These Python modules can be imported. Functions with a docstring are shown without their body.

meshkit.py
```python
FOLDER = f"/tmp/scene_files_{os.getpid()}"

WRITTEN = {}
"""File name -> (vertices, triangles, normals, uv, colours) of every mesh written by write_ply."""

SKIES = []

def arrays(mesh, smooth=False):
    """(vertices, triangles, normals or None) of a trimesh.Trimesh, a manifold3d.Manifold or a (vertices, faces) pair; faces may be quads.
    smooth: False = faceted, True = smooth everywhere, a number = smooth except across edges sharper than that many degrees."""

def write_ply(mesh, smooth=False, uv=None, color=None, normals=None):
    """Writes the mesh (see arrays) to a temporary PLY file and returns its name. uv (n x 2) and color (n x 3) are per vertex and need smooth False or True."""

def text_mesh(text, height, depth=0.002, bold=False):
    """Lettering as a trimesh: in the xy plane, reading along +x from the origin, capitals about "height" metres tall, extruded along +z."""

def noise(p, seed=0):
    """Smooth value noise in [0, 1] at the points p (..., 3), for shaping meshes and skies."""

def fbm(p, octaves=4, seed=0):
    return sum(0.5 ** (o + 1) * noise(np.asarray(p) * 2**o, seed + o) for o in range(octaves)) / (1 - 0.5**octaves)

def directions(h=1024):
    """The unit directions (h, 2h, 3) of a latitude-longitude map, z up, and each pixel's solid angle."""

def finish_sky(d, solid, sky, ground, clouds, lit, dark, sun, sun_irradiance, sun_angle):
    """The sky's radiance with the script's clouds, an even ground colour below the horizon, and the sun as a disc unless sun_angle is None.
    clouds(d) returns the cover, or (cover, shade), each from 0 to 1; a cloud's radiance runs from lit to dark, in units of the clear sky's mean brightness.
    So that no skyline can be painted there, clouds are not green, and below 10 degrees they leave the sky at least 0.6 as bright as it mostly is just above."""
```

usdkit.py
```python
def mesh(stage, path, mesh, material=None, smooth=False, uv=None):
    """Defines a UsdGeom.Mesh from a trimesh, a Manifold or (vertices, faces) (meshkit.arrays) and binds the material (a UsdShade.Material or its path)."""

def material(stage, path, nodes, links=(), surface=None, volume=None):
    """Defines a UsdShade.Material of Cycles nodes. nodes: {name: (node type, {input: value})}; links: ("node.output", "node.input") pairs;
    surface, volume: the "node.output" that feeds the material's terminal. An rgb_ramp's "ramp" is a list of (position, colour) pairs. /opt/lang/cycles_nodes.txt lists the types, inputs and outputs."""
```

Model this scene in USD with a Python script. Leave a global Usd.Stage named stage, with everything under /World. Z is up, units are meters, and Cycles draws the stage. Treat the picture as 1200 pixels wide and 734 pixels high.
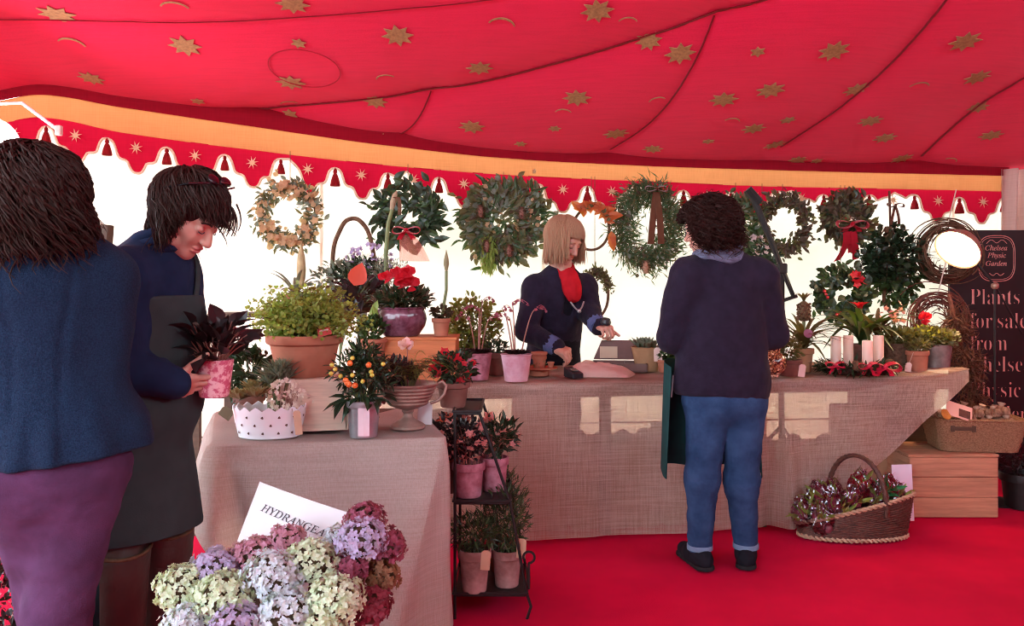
import math, random, glob
import numpy as np, trimesh, usdkit, meshkit
from pxr import Usd, UsdGeom, UsdLux, UsdShade, Gf, Sdf

random.seed(7)
np.random.seed(7)
PI = math.pi
stage = Usd.Stage.CreateInMemory()
UsdGeom.Xform.Define(stage, '/World')

# ------------------------------------------------------------------ camera (1200 x 734 frame, 1000 px focal length, level, lens shifted down)
FPX, CX, HY, CAMH = 1000.0, 600.0, 331.0, 1.30
cam = UsdGeom.Camera.Define(stage, '/World/camera')
cam.CreateFocalLengthAttr(30.0)
cam.CreateHorizontalApertureAttr(36.0)
cam.CreateVerticalApertureAttr(36.0 * 734 / 1200)
cam.CreateVerticalApertureOffsetAttr(-36.0 * 36 / 1200)
cam.CreateClippingRangeAttr((0.05, 500.0))
cam.AddTranslateOp().Set((0, 0, CAMH))
cam.AddRotateXOp().Set(90)
cam.CreateExposureAttr(0.80)

# ------------------------------------------------------------------ sky and sun
sky = UsdLux.DomeLight.Define(stage, '/World/sky')
sky.CreateIntensityAttr(1.62)
sky.CreateColorAttr((0.76, 0.89, 1.0))
sun = UsdLux.DistantLight.Define(stage, '/World/sun')          # behind the tent's back wall, to the left
sun.CreateIntensityAttr(0.9)
sun.CreateAngleAttr(1.5)
sun.CreateColorAttr((1.0, 0.93, 0.82))
sun.AddRotateZOp().Set(18)
sun.AddRotateXOp().Set(-58)                                    # shines towards -y and down

def P(px, py, Y):
    """The point at depth Y on the line of sight of pixel (px, py)."""
    return np.array([(px - CX) / FPX * Y, Y, CAMH - (py - HY) / FPX * Y])

# ------------------------------------------------------------------ prims
used = {}
def numbered(parent, name):
    k = (parent, name)
    n = used.get(k, -1) + 1
    used[k] = n
    return f'{parent}/{name}' + (f'_{n:03d}' if n else '')

def setdata(prim, label=None, cat=None, group=None, kind=None):
    for k, v in (('label', label), ('category', cat), ('group', group), ('kind', kind)):
        if v:
            prim.SetCustomDataByKey(k, v)

class Node:
    def __init__(s, path, loc):
        s.path, s.loc = path, np.asarray(loc, float)

def V0(mesh):
    if isinstance(mesh, trimesh.Trimesh):
        return np.array(mesh.vertices, float), np.array(mesh.faces, int)
    v, f, _ = meshkit.arrays(mesh, False)
    return np.array(v, float), np.array(f, int)

def thing(name, label, cat, loc=(0, 0, 0), rotz=0.0, group=None, kind=None):
    """An Xform at the thing's base. Parts added with part() are given in world coordinates when rotz is 0."""
    path = numbered('/World', name)
    x = UsdGeom.Xform.Define(stage, path)
    x.AddTranslateOp().Set(tuple(map(float, loc)))
    x.AddRotateZOp().Set(float(rotz))
    x.AddScaleOp().Set((1, 1, 1))
    setdata(x.GetPrim(), label, cat, group, kind)
    return Node(path, loc)

def part(parent, name, mesh, mat, label=None, kind=None, smooth=False, local=False):
    path = numbered(parent.path, name)
    v, f = V0(mesh)
    if not local:
        v = v - parent.loc
    m = usdkit.mesh(stage, path, (v, f), mat, smooth=smooth)
    setdata(m.GetPrim(), label, None, None, kind)
    return Node(path, parent.loc)

def solo(name, mesh, mat, label, cat=None, group=None, kind=None, smooth=False):
    path = numbered('/World', name)
    m = usdkit.mesh(stage, path, V0(mesh), mat, smooth=smooth)
    setdata(m.GetPrim(), label, cat, group, kind)
    return Node(path, (0, 0, 0))

def each(parent, name, mesh, nv, material, most=300):
    """A scattered mesh of equal pieces of nv vertices: every piece a part of its own, any beyond 'most' joined."""
    v, f = V0(mesh)
    n = len(v) // nv
    nf = len(f) // n
    for i in range(min(n, most)):
        part(parent, name, (v[i * nv:(i + 1) * nv], f[i * nf:(i + 1) * nf] - i * nv), material)
    if n > most:
        part(parent, 'more_' + name, (v[most * nv:], f[most * nf:] - most * nv), material, kind='stuff')

def dup(src, loc, rotz=0.0, label=None, group=None, scale=(1, 1, 1)):
    was = stage.GetPrimAtPath(src.path).GetCustomData()
    name = src.path.rsplit('/', 1)[1]
    path = numbered('/World', name)
    x = UsdGeom.Xform.Define(stage, path)
    x.GetPrim().GetReferences().AddInternalReference(src.path)
    xf = UsdGeom.Xformable(x)
    x.GetPrim().GetAttribute('xformOp:translate').Set(tuple(map(float, loc)))
    x.GetPrim().GetAttribute('xformOp:rotateZ').Set(float(rotz))
    x.GetPrim().GetAttribute('xformOp:scale').Set(tuple(map(float, scale)))
    setdata(x.GetPrim(), label or was.get('label'), was.get('category'), group or was.get('group'))
    x.GetPrim().SetInstanceable(True)
    return Node(path, loc)

# ------------------------------------------------------------------ shapes: all return (vertices, faces)
def join(ms):
    vs, fs, n = [], [], 0
    for m in ms:
        v, f = V0(m)
        vs.append(v); fs.append(f + n); n += len(v)
    return np.vstack(vs), np.vstack(fs)

def move(m, t=(0, 0, 0), R=None, s=1.0):
    v, f = V0(m)
    v = v * s
    if R is not None:
        v = v @ np.asarray(R).T
    return v + np.asarray(t), f

def rot(axis, deg):
    return trimesh.transformations.rotation_matrix(math.radians(deg), axis)[:3, :3]

def box(c, s, R=None, bevel=0.0):
    s = np.asarray(s, float)
    if bevel:
        b = bevel
        x, y, z = s / 2
        pts = []
        for sx in (-1, 1):
            for sy in (-1, 1):
                for sz in (-1, 1):
                    pts += [(sx * (x - b), sy * (y - b), sz * z), (sx * (x - b), sy * y, sz * (z - b)), (sx * x, sy * (y - b), sz * (z - b))]
        m = trimesh.convex.convex_hull(np.array(pts))
    else:
        m = trimesh.creation.box(s)
    return move(m, c, R)

def frames(p, closed=False):
    p = np.asarray(p, float)
    t = np.gradient(p, axis=0) if not closed else np.roll(p, -1, 0) - np.roll(p, 1, 0)
    t /= np.maximum(np.linalg.norm(t, axis=1, keepdims=True), 1e-9)
    u = np.zeros_like(p)
    a = np.array([0, 0, 1.0]) if abs(t[0, 2]) < 0.9 else np.array([1.0, 0, 0])
    u[0] = a - t[0] * (a @ t[0]); u[0] /= np.linalg.norm(u[0])
    for i in range(1, len(p)):
        w = u[i - 1] - t[i] * (u[i - 1] @ t[i])
        u[i] = w / max(np.linalg.norm(w), 1e-9)
    return t, u, np.cross(t, u)

def tube(p, r, k=6, closed=False, caps=True, flat=1.0):
    p = np.asarray(p, float)
    n = len(p)
    r = np.broadcast_to(np.asarray(r, float), (n,))
    t, u, w = frames(p, closed)
    a = np.arange(k) / k * 2 * PI
    v = p[:, None] + r[:, None, None] * (np.cos(a)[None, :, None] * u[:, None] + flat * np.sin(a)[None, :, None] * w[:, None])
    v = v.reshape(-1, 3)
    f = []
    m = n if closed else n - 1
    i, j = np.meshgrid(np.arange(m), np.arange(k), indexing='ij')
    i, j = i.ravel(), j.ravel()
    i2, j2 = (i + 1) % n, (j + 1) % k
    A, B, C, D = i * k + j, i2 * k + j, i2 * k + j2, i * k + j2
    f = np.vstack([np.stack([A, D, C], 1), np.stack([A, C, B], 1)])
    if caps and not closed:
        v = np.vstack([v, p[0], p[-1]])
        a0, a1 = n * k, n * k + 1
        q = np.arange(k)
        f = np.vstack([f, np.stack([np.full(k, a0), (q + 1) % k, q], 1), np.stack([np.full(k, a1), (n - 1) * k + q, (n - 1) * k + (q + 1) % k], 1)])
    return v, f

def lathe(prof, n=28, c=(0, 0, 0), sx=1.0, sy=1.0):
    """Profile of (r, z) points turned about z."""
    prof = np.asarray(prof, float)
    a = np.arange(n) / n * 2 * PI
    v = np.stack([prof[:, None, 0] * np.cos(a) * sx, prof[:, None, 0] * np.sin(a) * sy, np.repeat(prof[:, 1:2], n, 1)], -1).reshape(-1, 3) + np.asarray(c)
    m = len(prof)
    i, j = np.meshgrid(np.arange(m - 1), np.arange(n), indexing='ij')
    i, j = i.ravel(), j.ravel()
    A, B, C, D = i * n + j, i * n + (j + 1) % n, (i + 1) * n + (j + 1) % n, (i + 1) * n + j
    return v, np.vstack([np.stack([A, B, C], 1), np.stack([A, C, D], 1)])

def sheet(G, close=False):
    """A grid (n, m, 3) of points as a sheet."""
    G = np.asarray(G, float)
    n, m = G.shape[:2]
    i, j = np.meshgrid(np.arange(n - 1), np.arange(m - 1 if not close else m), indexing='ij')
    i, j = i.ravel(), j.ravel()
    j2 = (j + 1) % m
    A, B, C, D = i * m + j, i * m + j2, (i + 1) * m + j2, (i + 1) * m + j
    return G.reshape(-1, 3), np.vstack([np.stack([A, B, C], 1), np.stack([A, C, D], 1)])

def slab(G, th):
    """A sheet with thickness: two skins and a border."""
    G = np.asarray(G, float)
    n, m = G.shape[:2]
    du, dv = np.gradient(G, axis=0), np.gradient(G, axis=1)
    N = np.cross(du, dv)
    N /= np.maximum(np.linalg.norm(N, axis=2, keepdims=True), 1e-9)
    v, f = sheet(G + N * th / 2)
    v2, f2 = sheet(G - N * th / 2)
    k = len(v)
    ring = [(0, j) for j in range(m)] + [(i, m - 1) for i in range(1, n)] + [(n - 1, j) for j in range(m - 2, -1, -1)] + [(i, 0) for i in range(n - 2, 0, -1)]
    r = np.array([i * m + j for i, j in ring])
    r2 = np.roll(r, -1)
    return np.vstack([v, v2]), np.vstack([f, f2[:, ::-1] + k, np.stack([r, r + k, r2 + k], 1), np.stack([r, r2 + k, r2], 1)])

def ribbon(p, wdir, w, th=0.0015):
    p = np.asarray(p, float)
    wdir = np.broadcast_to(np.asarray(wdir, float), p.shape)
    w = np.broadcast_to(np.asarray(w, float), (len(p),))[:, None]
    return slab(np.stack([p - wdir * w / 2, p, p + wdir * w / 2], 1), th)

def blob(c, r, sub=2, rough=0.0, seed=0, R=None):
    m = trimesh.creation.icosphere(subdivisions=sub)
    v = np.array(m.vertices)
    if rough:
        v = v * (1 + rough * (meshkit.fbm(v * 3 + 10, 3, seed)[:, None] - 0.5) * 2)
    v = v * np.broadcast_to(np.asarray(r, float), (3,))
    if R is not None:
        v = v @ np.asarray(R).T
    return v + np.asarray(c), np.array(m.faces)

def unit(v):
    v = np.asarray(v, float)
    return v / np.maximum(np.linalg.norm(v, axis=-1, keepdims=True), 1e-9)

def scatter(tmpl, pos, dirs, ups, scale):
    tv, tf = tmpl
    pos = np.atleast_2d(pos)
    n = len(pos)
    y = unit(np.broadcast_to(dirs, (n, 3)))
    z = np.broadcast_to(ups, (n, 3))
    z = z - y * (z * y).sum(1, keepdims=True)
    bad = np.linalg.norm(z, axis=1) < 1e-5
    if bad.any():
        z = z.copy(); z[bad] = np.cross(y[bad], [0.3, 0.5, 0.8])
    z = unit(z)
    x = np.cross(y, z)
    s = np.broadcast_to(np.asarray(scale, float).reshape(-1, 1, 1) if np.ndim(scale) else scale, (n, 1, 1))
    v = pos[:, None] + s * (tv[None, :, 0:1] * x[:, None] + tv[None, :, 1:2] * y[:, None] + tv[None, :, 2:3] * z[:, None])
    f = tf[None] + (np.arange(n) * len(tv))[:, None, None]
    return v.reshape(-1, 3), f.reshape(-1, 3)

def leaf(w=0.5, n=4, curl=0.15, fold=0.12, peak=0.45, tip=1.0):
    """A leaf of length 1 along +y with a folded midrib; w is its width over its length."""
    t = np.linspace(0, 1, n + 1)
    prof = np.where(t < peak, np.sin(t / peak * PI / 2) ** 0.8, np.cos((t - peak) / (1 - peak) * PI / 2) ** tip)
    prof = np.maximum(prof, 0.03) * w / 2
    z = -curl * t ** 2 + curl * 0.3 * t
    G = np.stack([np.stack([-prof, t, z + fold * prof * 2], 1), np.stack([0 * t, t, z], 1), np.stack([prof, t, z + fold * prof * 2], 1)], 1)
    return sheet(G)

def rdirs(rng, n):
    return unit(rng.normal(size=(n, 3)))

def bush(rng, c, R, n, size, tmpl, outward=0.8, up=0.35, wild=0.5, hollow=0.35, low=-1.0):
    """n leaves through an ellipsoid, pointing outward and a little up."""
    if n >= 70:
        n, size = int(n * 1.9), size * 0.72
    u = rdirs(rng, n)
    u[:, 2] = np.where(u[:, 2] < low, low + 0.5 * rng.random(n), u[:, 2])
    r = (hollow + (1 - hollow) * rng.random(n) ** 0.6)[:, None]
    pos = np.asarray(c) + u * r * np.asarray(R)
    d = unit(u * outward + np.array([0, 0, up]) + wild * rdirs(rng, n))
    ups = unit(u * 0.5 + np.array([0, 0, 0.9]) + 0.6 * rdirs(rng, n))
    return scatter(tmpl, pos - d * np.asarray(size).mean() * 0.4, d, ups, size * (0.65 + 0.6 * rng.random(n)))

def stemset(rng, base, c, R, n, r=0.003, spread=0.02):
    out = []
    for _ in range(n):
        b = np.asarray(base) + np.append(rng.normal(size=2) * spread, 0)
        e = np.asarray(c) + rdirs(rng, 1)[0] * np.asarray(R) * 0.8
        m = (b + e) / 2 + np.append((b - e)[:2] * 0.15, 0.02)
        t = np.linspace(0, 1, 6)[:, None]
        out.append(tube((1 - t) ** 2 * b + 2 * t * (1 - t) * m + t ** 2 * e, np.linspace(r, r * 0.5, 6), 5))
    return join(out)

def bez(a, m, b, n=8):
    t = np.linspace(0, 1, n)[:, None]
    a, m, b = map(np.asarray, (a, m, b))
    return (1 - t) ** 2 * a + 2 * t * (1 - t) * m + t ** 2 * b

def spline(pts, n=40, closed=False):
    from scipy.interpolate import CubicSpline
    p = np.asarray(pts, float)
    if closed:
        p = np.vstack([p, p[:1]])
    s = np.append(0, np.cumsum(np.linalg.norm(np.diff(p, axis=0), axis=1)))
    c = CubicSpline(s, p, bc_type='periodic' if closed else 'natural')
    return c(np.linspace(0, s[-1], n, endpoint=not closed))

# ------------------------------------------------------------------ materials
LOOKS = '/World/Looks'
UsdGeom.Scope.Define(stage, LOOKS)
MATS = {}
def mat(name, nodes, links, surface):
    m = usdkit.material(stage, f'{LOOKS}/{name}', nodes, links, surface=surface)
    MATS[name] = m
    return m

def plain(name, col, rough=0.6, var=0.25, scale=12.0, bump=0.0, bscale=80.0, metal=0.0, stretch=(1, 1, 1), sheen=0.0, col2=None, coat=0.0, detail=4.0, spec=None, lo=0.35, hi=0.65):
    """Principled surface with a noisy tint in object space and fine relief."""
    c = np.asarray(col, float)
    spec = spec if spec is not None else (0.06 if rough >= 0.8 else 0.4)
    c2 = np.asarray(col2, float) if col2 is not None else c * (1 - var)
    nodes = {'tc': ('texture_coordinate', {}), 'mp': ('mapping', {'scale': stretch}),
             'n': ('noise_texture', {'scale': scale, 'detail': detail, 'roughness': 0.6}),
             'r': ('rgb_ramp', {'ramp': [(0.0, c2), (lo, c2), (hi, c), (1.0, c)]}),
             'p': ('principled_bsdf', {'roughness': rough, 'metallic': metal, 'sheen_weight': sheen, 'coat_weight': coat, 'specular_ior_level': spec})}
    links = [('tc.object', 'mp.vector'), ('mp.vector', 'n.vector'), ('n.fac', 'r.fac'), ('r.color', 'p.base_color')]
    if bump:
        nodes['n2'] = ('noise_texture', {'scale': bscale, 'detail': 3.0})
        nodes['b'] = ('bump', {'strength': bump, 'distance': 0.01})
        links += [('mp.vector', 'n2.vector'), ('n2.fac', 'b.height'), ('b.normal', 'p.normal')]
    return mat(name, nodes, links, 'p.BSDF')

def leafy(name, cols, rough=0.45, trans=0.35, tcol=None):
    """Leaves whose tone varies from one to the next; thin enough to pass some light."""
    cols = [np.asarray(c, float) for c in cols]
    tc = np.asarray(tcol, float) if tcol is not None else np.mean(cols, 0) * np.array([1.3, 1.4, 0.7])
    nodes = {'g': ('geometry', {}), 'r': ('rgb_ramp', {'ramp': [(i / max(len(cols) - 1, 1), c) for i, c in enumerate(cols)] if len(cols) > 1 else [(0, cols[0]), (1, cols[0])]}),
             'p': ('principled_bsdf', {'roughness': rough}), 't': ('translucent_bsdf', {'color': np.minimum(tc, 1)}), 'm': ('mix_closure', {'fac': trans})}
    links = [('g.random_per_island', 'r.fac'), ('r.color', 'p.base_color'), ('p.BSDF', 'm.closure1'), ('t.BSDF', 'm.closure2')]
    return mat(name, nodes, links, 'm.closure')

def cloth(name, col, tcol, fac, scale=300.0, bump=0.25, col2=None, rough=0.9, big=2.5, sheen=0.1):
    """Woven sheet that lets light through: fine two-way thread relief over broad unevenness."""
    c = np.asarray(col, float)
    c2 = np.asarray(col2, float) if col2 is not None else c * 0.8
    nodes = {'tc': ('texture_coordinate', {}),
             'm1': ('mapping', {'scale': (scale, scale, scale * 0.03)}), 'm2': ('mapping', {'scale': (scale * 0.03, scale * 0.03, scale)}),
             'n1': ('noise_texture', {'scale': 1.0, 'detail': 1.0}), 'n2': ('noise_texture', {'scale': 1.0, 'detail': 1.0}),
             'nb': ('noise_texture', {'scale': big, 'detail': 4.0}),
             'a': ('math', {'math_type': 'add'}), 'h': ('math', {'math_type': 'multiply', 'value2': 0.5}),
             'mx': ('math', {'math_type': 'multiply_add', 'value2': 0.35}),
             'r': ('rgb_ramp', {'ramp': [(0.0, c2), (0.45, c2), (0.75, c), (1.0, c)]}),
             'b': ('bump', {'strength': bump, 'distance': 0.004}),
             'p': ('principled_bsdf', {'roughness': rough, 'sheen_weight': sheen, 'specular_ior_level': 0.05}), 't': ('translucent_bsdf', {'color': np.asarray(tcol, float)}), 'm': ('mix_closure', {'fac': fac})}
    links = [('tc.object', 'm1.vector'), ('tc.object', 'm2.vector'), ('m1.vector', 'n1.vector'), ('m2.vector', 'n2.vector'), ('tc.object', 'nb.vector'),
             ('n1.fac', 'a.value1'), ('n2.fac', 'a.value2'), ('a.value', 'h.value1'), ('nb.fac', 'mx.value1'), ('h.value', 'mx.value3'), ('mx.value', 'r.fac'), ('r.color', 'p.base_color'),
             ('a.value', 'b.height'), ('b.normal', 'p.normal'), ('p.BSDF', 'm.closure1'), ('t.BSDF', 'm.closure2')]
    return mat(name, nodes, links, 'm.closure')

# ================================================================== MATERIALS
M_WALL = cloth('white_tent_cloth', (0.86, 0.79, 0.66), (0.95, 0.83, 0.60), 0.225, scale=120, bump=0.12, big=1.2, col2=(0.82, 0.75, 0.65))
M_CANOPY = cloth('red_canopy_cloth', (0.66, 0.012, 0.060), (0.62, 0.008, 0.05), 0.022, scale=160, bump=0.15, big=1.5, col2=(0.57, 0.010, 0.050))
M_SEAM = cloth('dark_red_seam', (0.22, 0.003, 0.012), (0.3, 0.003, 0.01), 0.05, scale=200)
M_RING = cloth('faded_red_ring', (0.42, 0.005, 0.025), (0.5, 0.004, 0.02), 0.12, scale=200)
M_GOLDSTAR = plain('gold_star_print', (0.42, 0.24, 0.10), 0.7, 0.35, 60)
M_CREAMSTAR = cloth('cream_star_print', (0.75, 0.50, 0.30), (0.8, 0.55, 0.3), 0.3, scale=200)
M_VRED = cloth('valance_red_cloth', (0.38, 0.005, 0.025), (0.70, 0.006, 0.04), 0.2, scale=200, bump=0.12)
M_ORANGE = cloth('orange_band_cloth', (0.54, 0.20, 0.075), (0.95, 0.38, 0.12), 0.16, scale=200, bump=0.12, col2=(0.46, 0.165, 0.06))
M_PIPING = cloth('cream_piping', (0.85, 0.68, 0.48), (0.9, 0.7, 0.45), 0.3, scale=300)
M_TASSEL = plain('dark_red_tassel', (0.30, 0.012, 0.015), 0.8, 0.5, 90, bump=0.4, bscale=300, stretch=(1, 1, 0.1))
M_CARPET = plain('red_carpet', (0.66, 0.004, 0.055), 0.95, 0.22, 1.6, bump=0.5, bscale=420, sheen=0.0, spec=0.1)
M_GROUND = plain('trodden_grass', (0.16, 0.17, 0.10), 0.95, 0.4, 3.0, bump=0.5, bscale=40)
M_WOODPALE = plain('pale_pine', (0.80, 0.62, 0.48), 0.55, 0.22, 5.0, bump=0.15, bscale=30, stretch=(1, 1, 9), detail=6)
M_WOODPINE = plain('red_brown_pine', (0.50, 0.24, 0.14), 0.55, 0.35, 4.0, bump=0.2, bscale=24, stretch=(1, 1, 12), detail=6)
M_WOODDARK = plain('dark_wood', (0.10, 0.055, 0.03), 0.6, 0.4, 6.0, bump=0.2, bscale=30, stretch=(1, 6, 6))
M_BLACKMETAL = plain('black_iron', (0.02, 0.018, 0.018), 0.45, 0.3, 30, bump=0.1, metal=0.4)
M_CARD = plain('white_card', (0.70, 0.69, 0.71), 0.6, 0.03, 5)
M_INK = plain('black_ink', (0.06, 0.05, 0.06), 0.7, 0.2, 50)
M_ROPE = plain('grey_rope', (0.25, 0.2, 0.17), 0.8, 0.3, 60)
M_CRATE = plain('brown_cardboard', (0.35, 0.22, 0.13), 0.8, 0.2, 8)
def burlap(name, g, hole):
    nodes = {'tc': ('texture_coordinate', {}),
             'w1': ('wave_texture', {'wave_type': 'bands', 'bands_direction': 'x', 'scale': 62.0, 'distortion': 1.6, 'detail': 2.0, 'detail_scale': 1.5}),
             'w2': ('wave_texture', {'wave_type': 'bands', 'bands_direction': 'z', 'scale': 58.0, 'distortion': 1.6, 'detail': 2.0, 'detail_scale': 1.5}),
             'w3': ('wave_texture', {'wave_type': 'bands', 'bands_direction': 'y', 'scale': 58.0, 'distortion': 1.6, 'detail': 2.0, 'detail_scale': 1.5}),
             'm1': ('mapping', {'scale': (230, 230, 5)}), 'm2': ('mapping', {'scale': (5, 5, 230)}),
             'n1': ('noise_texture', {'scale': 1.0, 'detail': 2.0}), 'n2': ('noise_texture', {'scale': 1.0, 'detail': 2.0}), 'nb': ('noise_texture', {'scale': 3.0, 'detail': 4.0}),
             'a': ('math', {'math_type': 'add'}), 'a2': ('math', {'math_type': 'add'}), 'a3': ('math', {'math_type': 'add'}), 'a4': ('math', {'math_type': 'multiply_add', 'value2': 0.6}),
             'k': ('math', {'math_type': 'multiply', 'value2': 0.3846}),
             'r': ('rgb_ramp', {'ramp': [(q, np.array(c) * g * (np.array([.94, 1.06, 1.12]) if g > 1.4 else 1)) for q, c in [(0.0, (0.28, 0.195, 0.16)), (0.36, (0.33, 0.24, 0.20)), (0.52, (0.40, 0.305, 0.26)), (0.7, (0.48, 0.38, 0.325)), (1.0, (0.54, 0.43, 0.37))]]}),
             'b': ('bump', {'strength': 0.35, 'distance': 0.003}),
             'p': ('principled_bsdf', {'roughness': 0.95, 'specular_ior_level': 0.1}), 't': ('translucent_bsdf', {'color': (0.75, 0.52, 0.32)}), 'm': ('mix_closure', {'fac': 0.34}),
             'tr': ('transparent_bsdf', {'color': (1, 0.9, 0.75)}),
             'h': ('rgb_ramp', {'ramp': [(q, (c * hole,) * 3) for q, c in [(0.0, .6), (0.42, .42), (0.50, .24), (0.60, .10), (1.0, .03)]]}), 'm2x': ('mix_closure', {})}
    links = [('tc.object', f'{w}.vector') for w in ('w1', 'w2', 'w3', 'm1', 'm2', 'nb')]
    links += [('m1.vector', 'n1.vector'), ('m2.vector', 'n2.vector'), ('n1.fac', 'a.value1'), ('n2.fac', 'a.value2'), ('a.value', 'a4.value3'), ('nb.fac', 'a4.value1'),
              ('a4.value', 'k.value1'), ('k.value', 'r.fac'), ('r.color', 'p.base_color'), ('w1.fac', 'a2.value1'), ('w2.fac', 'a2.value2'), ('a2.value', 'a3.value1'), ('w3.fac', 'a3.value2'), ('a3.value', 'b.height'), ('b.normal', 'p.normal'),
              ('p.BSDF', 'm.closure1'), ('t.BSDF', 'm.closure2'), ('k.value', 'h.fac'), ('h.color', 'm2x.fac'), ('m.closure', 'm2x.closure1'), ('tr.BSDF', 'm2x.closure2')]
    return mat(name, nodes, links, 'm2x.closure')
M_BURLAP = burlap('burlap_cloth', 1.38, 1.0)
M_BURLAP2 = burlap('pale_burlap_cloth', 1.42, 0.12)

# ================================================================== THE SETTING
solo('ground', box((0, 4, -0.05), (80, 80, 0.06)), M_GROUND, 'trodden grass ground around the tent', kind='structure')
g = np.stack(np.meshgrid(np.linspace(-4.6, 4.7, 60), np.linspace(-2.5, 6.6, 60), indexing='xy'), -1)
zz = 0.006 * meshkit.fbm(np.dstack([g * 2.2, 0 * g[..., :1]]), 3, 5)
solo('floor', sheet(np.dstack([g, zz])), M_CARPET, 'bright crimson carpet laid over the tent floor', kind='structure', smooth=True)

# eave and back wall, measured at the wall
from scipy.interpolate import PchipInterpolator as PCH
E_px = np.array([-300, -150, 0, 50, 150, 300, 450, 600, 750, 900, 1050, 1180, 1320])
E_Y = np.array([4.75, 4.95, 5.15, 5.2, 5.3, 5.5, 5.7, 5.9, 6.0, 6.1, 6.2, 6.28, 6.36])
E_top = np.array([150, 133, 121, 113, 128, 150, 171, 187, 195, 200, 204, 207, 210])       # top of the orange band
E_bot = np.array([182, 163, 147, 139, 157, 177, 194, 206, 213, 219, 222, 225, 228])       # its foot
fY, fT, fB = PCH(E_px, E_Y), PCH(E_px, E_top), PCH(E_px, E_bot)
pxs = np.linspace(-300, 1320, 2400)
ex = (pxs - CX) / FPX * fY(pxs)
ey = fY(pxs)
es = np.append(0, np.cumsum(np.hypot(np.diff(ex), np.diff(ey))))                       # arc length along the eave
ztop, zbot = CAMH - (fT(pxs) - HY) / FPX * ey, CAMH - (fB(pxs) - HY) / FPX * ey
def eave(s):
    return tuple(np.interp(s, es, a) for a in (ex, ey, ztop, zbot))
S130 = np.interp(130, pxs, es)
PITCH = (np.interp(1172, pxs, es) - S130) / 18

# back wall: white sheets hung from the eave, one per bay, each a little slack
s_edges = np.arange(0, es[-1], 1.55)
w = thing('wall_back', 'white tent wall sheets glowing with daylight', None, kind='structure')
wall_pts = []
for a, b in zip(s_edges, np.append(s_edges[1:], es[-1])):
    ss = np.linspace(a, b + 0.02, 34)
    X, Y, ZT, _ = eave(ss)
    zc = np.linspace(0.0, 1.0, 40)
    Gz = zc[:, None] * (ZT + 0.02)[None]
    wob = 0.035 * (meshkit.fbm(np.dstack([np.broadcast_to(ss * 1.3, Gz.shape), Gz * 0.5, 0 * Gz]), 3, 11) - 0.5) * 2
    G = np.dstack([np.broadcast_to(X, Gz.shape), Y[None] + 0.16 + wob, Gz])
    part(w, 'wall_sheet', sheet(G), M_WALL, smooth=True)
rp = np.array(eave(np.linspace(0, es[-1], 80)))
part(w, 'guy_rope', tube(np.stack([rp[0], rp[1] + 0.10, np.full(80, 0.30)], 1), 0.006, 5), M_ROPE)

# other walls, outside the frame: the right side is closed, the left and the front of the tent stand open
zc = np.linspace(0, 2.6, 12); yc = np.linspace(-2.5, 6.75, 40)
G = np.dstack([4.62 + 0.05 * np.sin(yc * 9)[None] + 0 * zc[:, None], yc[None] + 0 * zc[:, None], zc[:, None] + 0 * yc[None]])
solo('wall_right', sheet(G), M_CANOPY, 'red cloth side wall of the tent', kind='structure', smooth=True)

G = np.dstack([np.linspace(-0.7, 4.7, 40)[None] + 0 * zc[:, None], -2.45 + 0.05 * np.sin(np.linspace(0, 60, 40))[None] + 0 * zc[:, None], np.linspace(0, 3.6, 12)[:, None] + 0 * np.zeros((1, 40))])
solo('wall_front', sheet(G), M_CANOPY, 'red cloth wall of the tent beside its open entrance', kind='structure', smooth=True)

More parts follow.
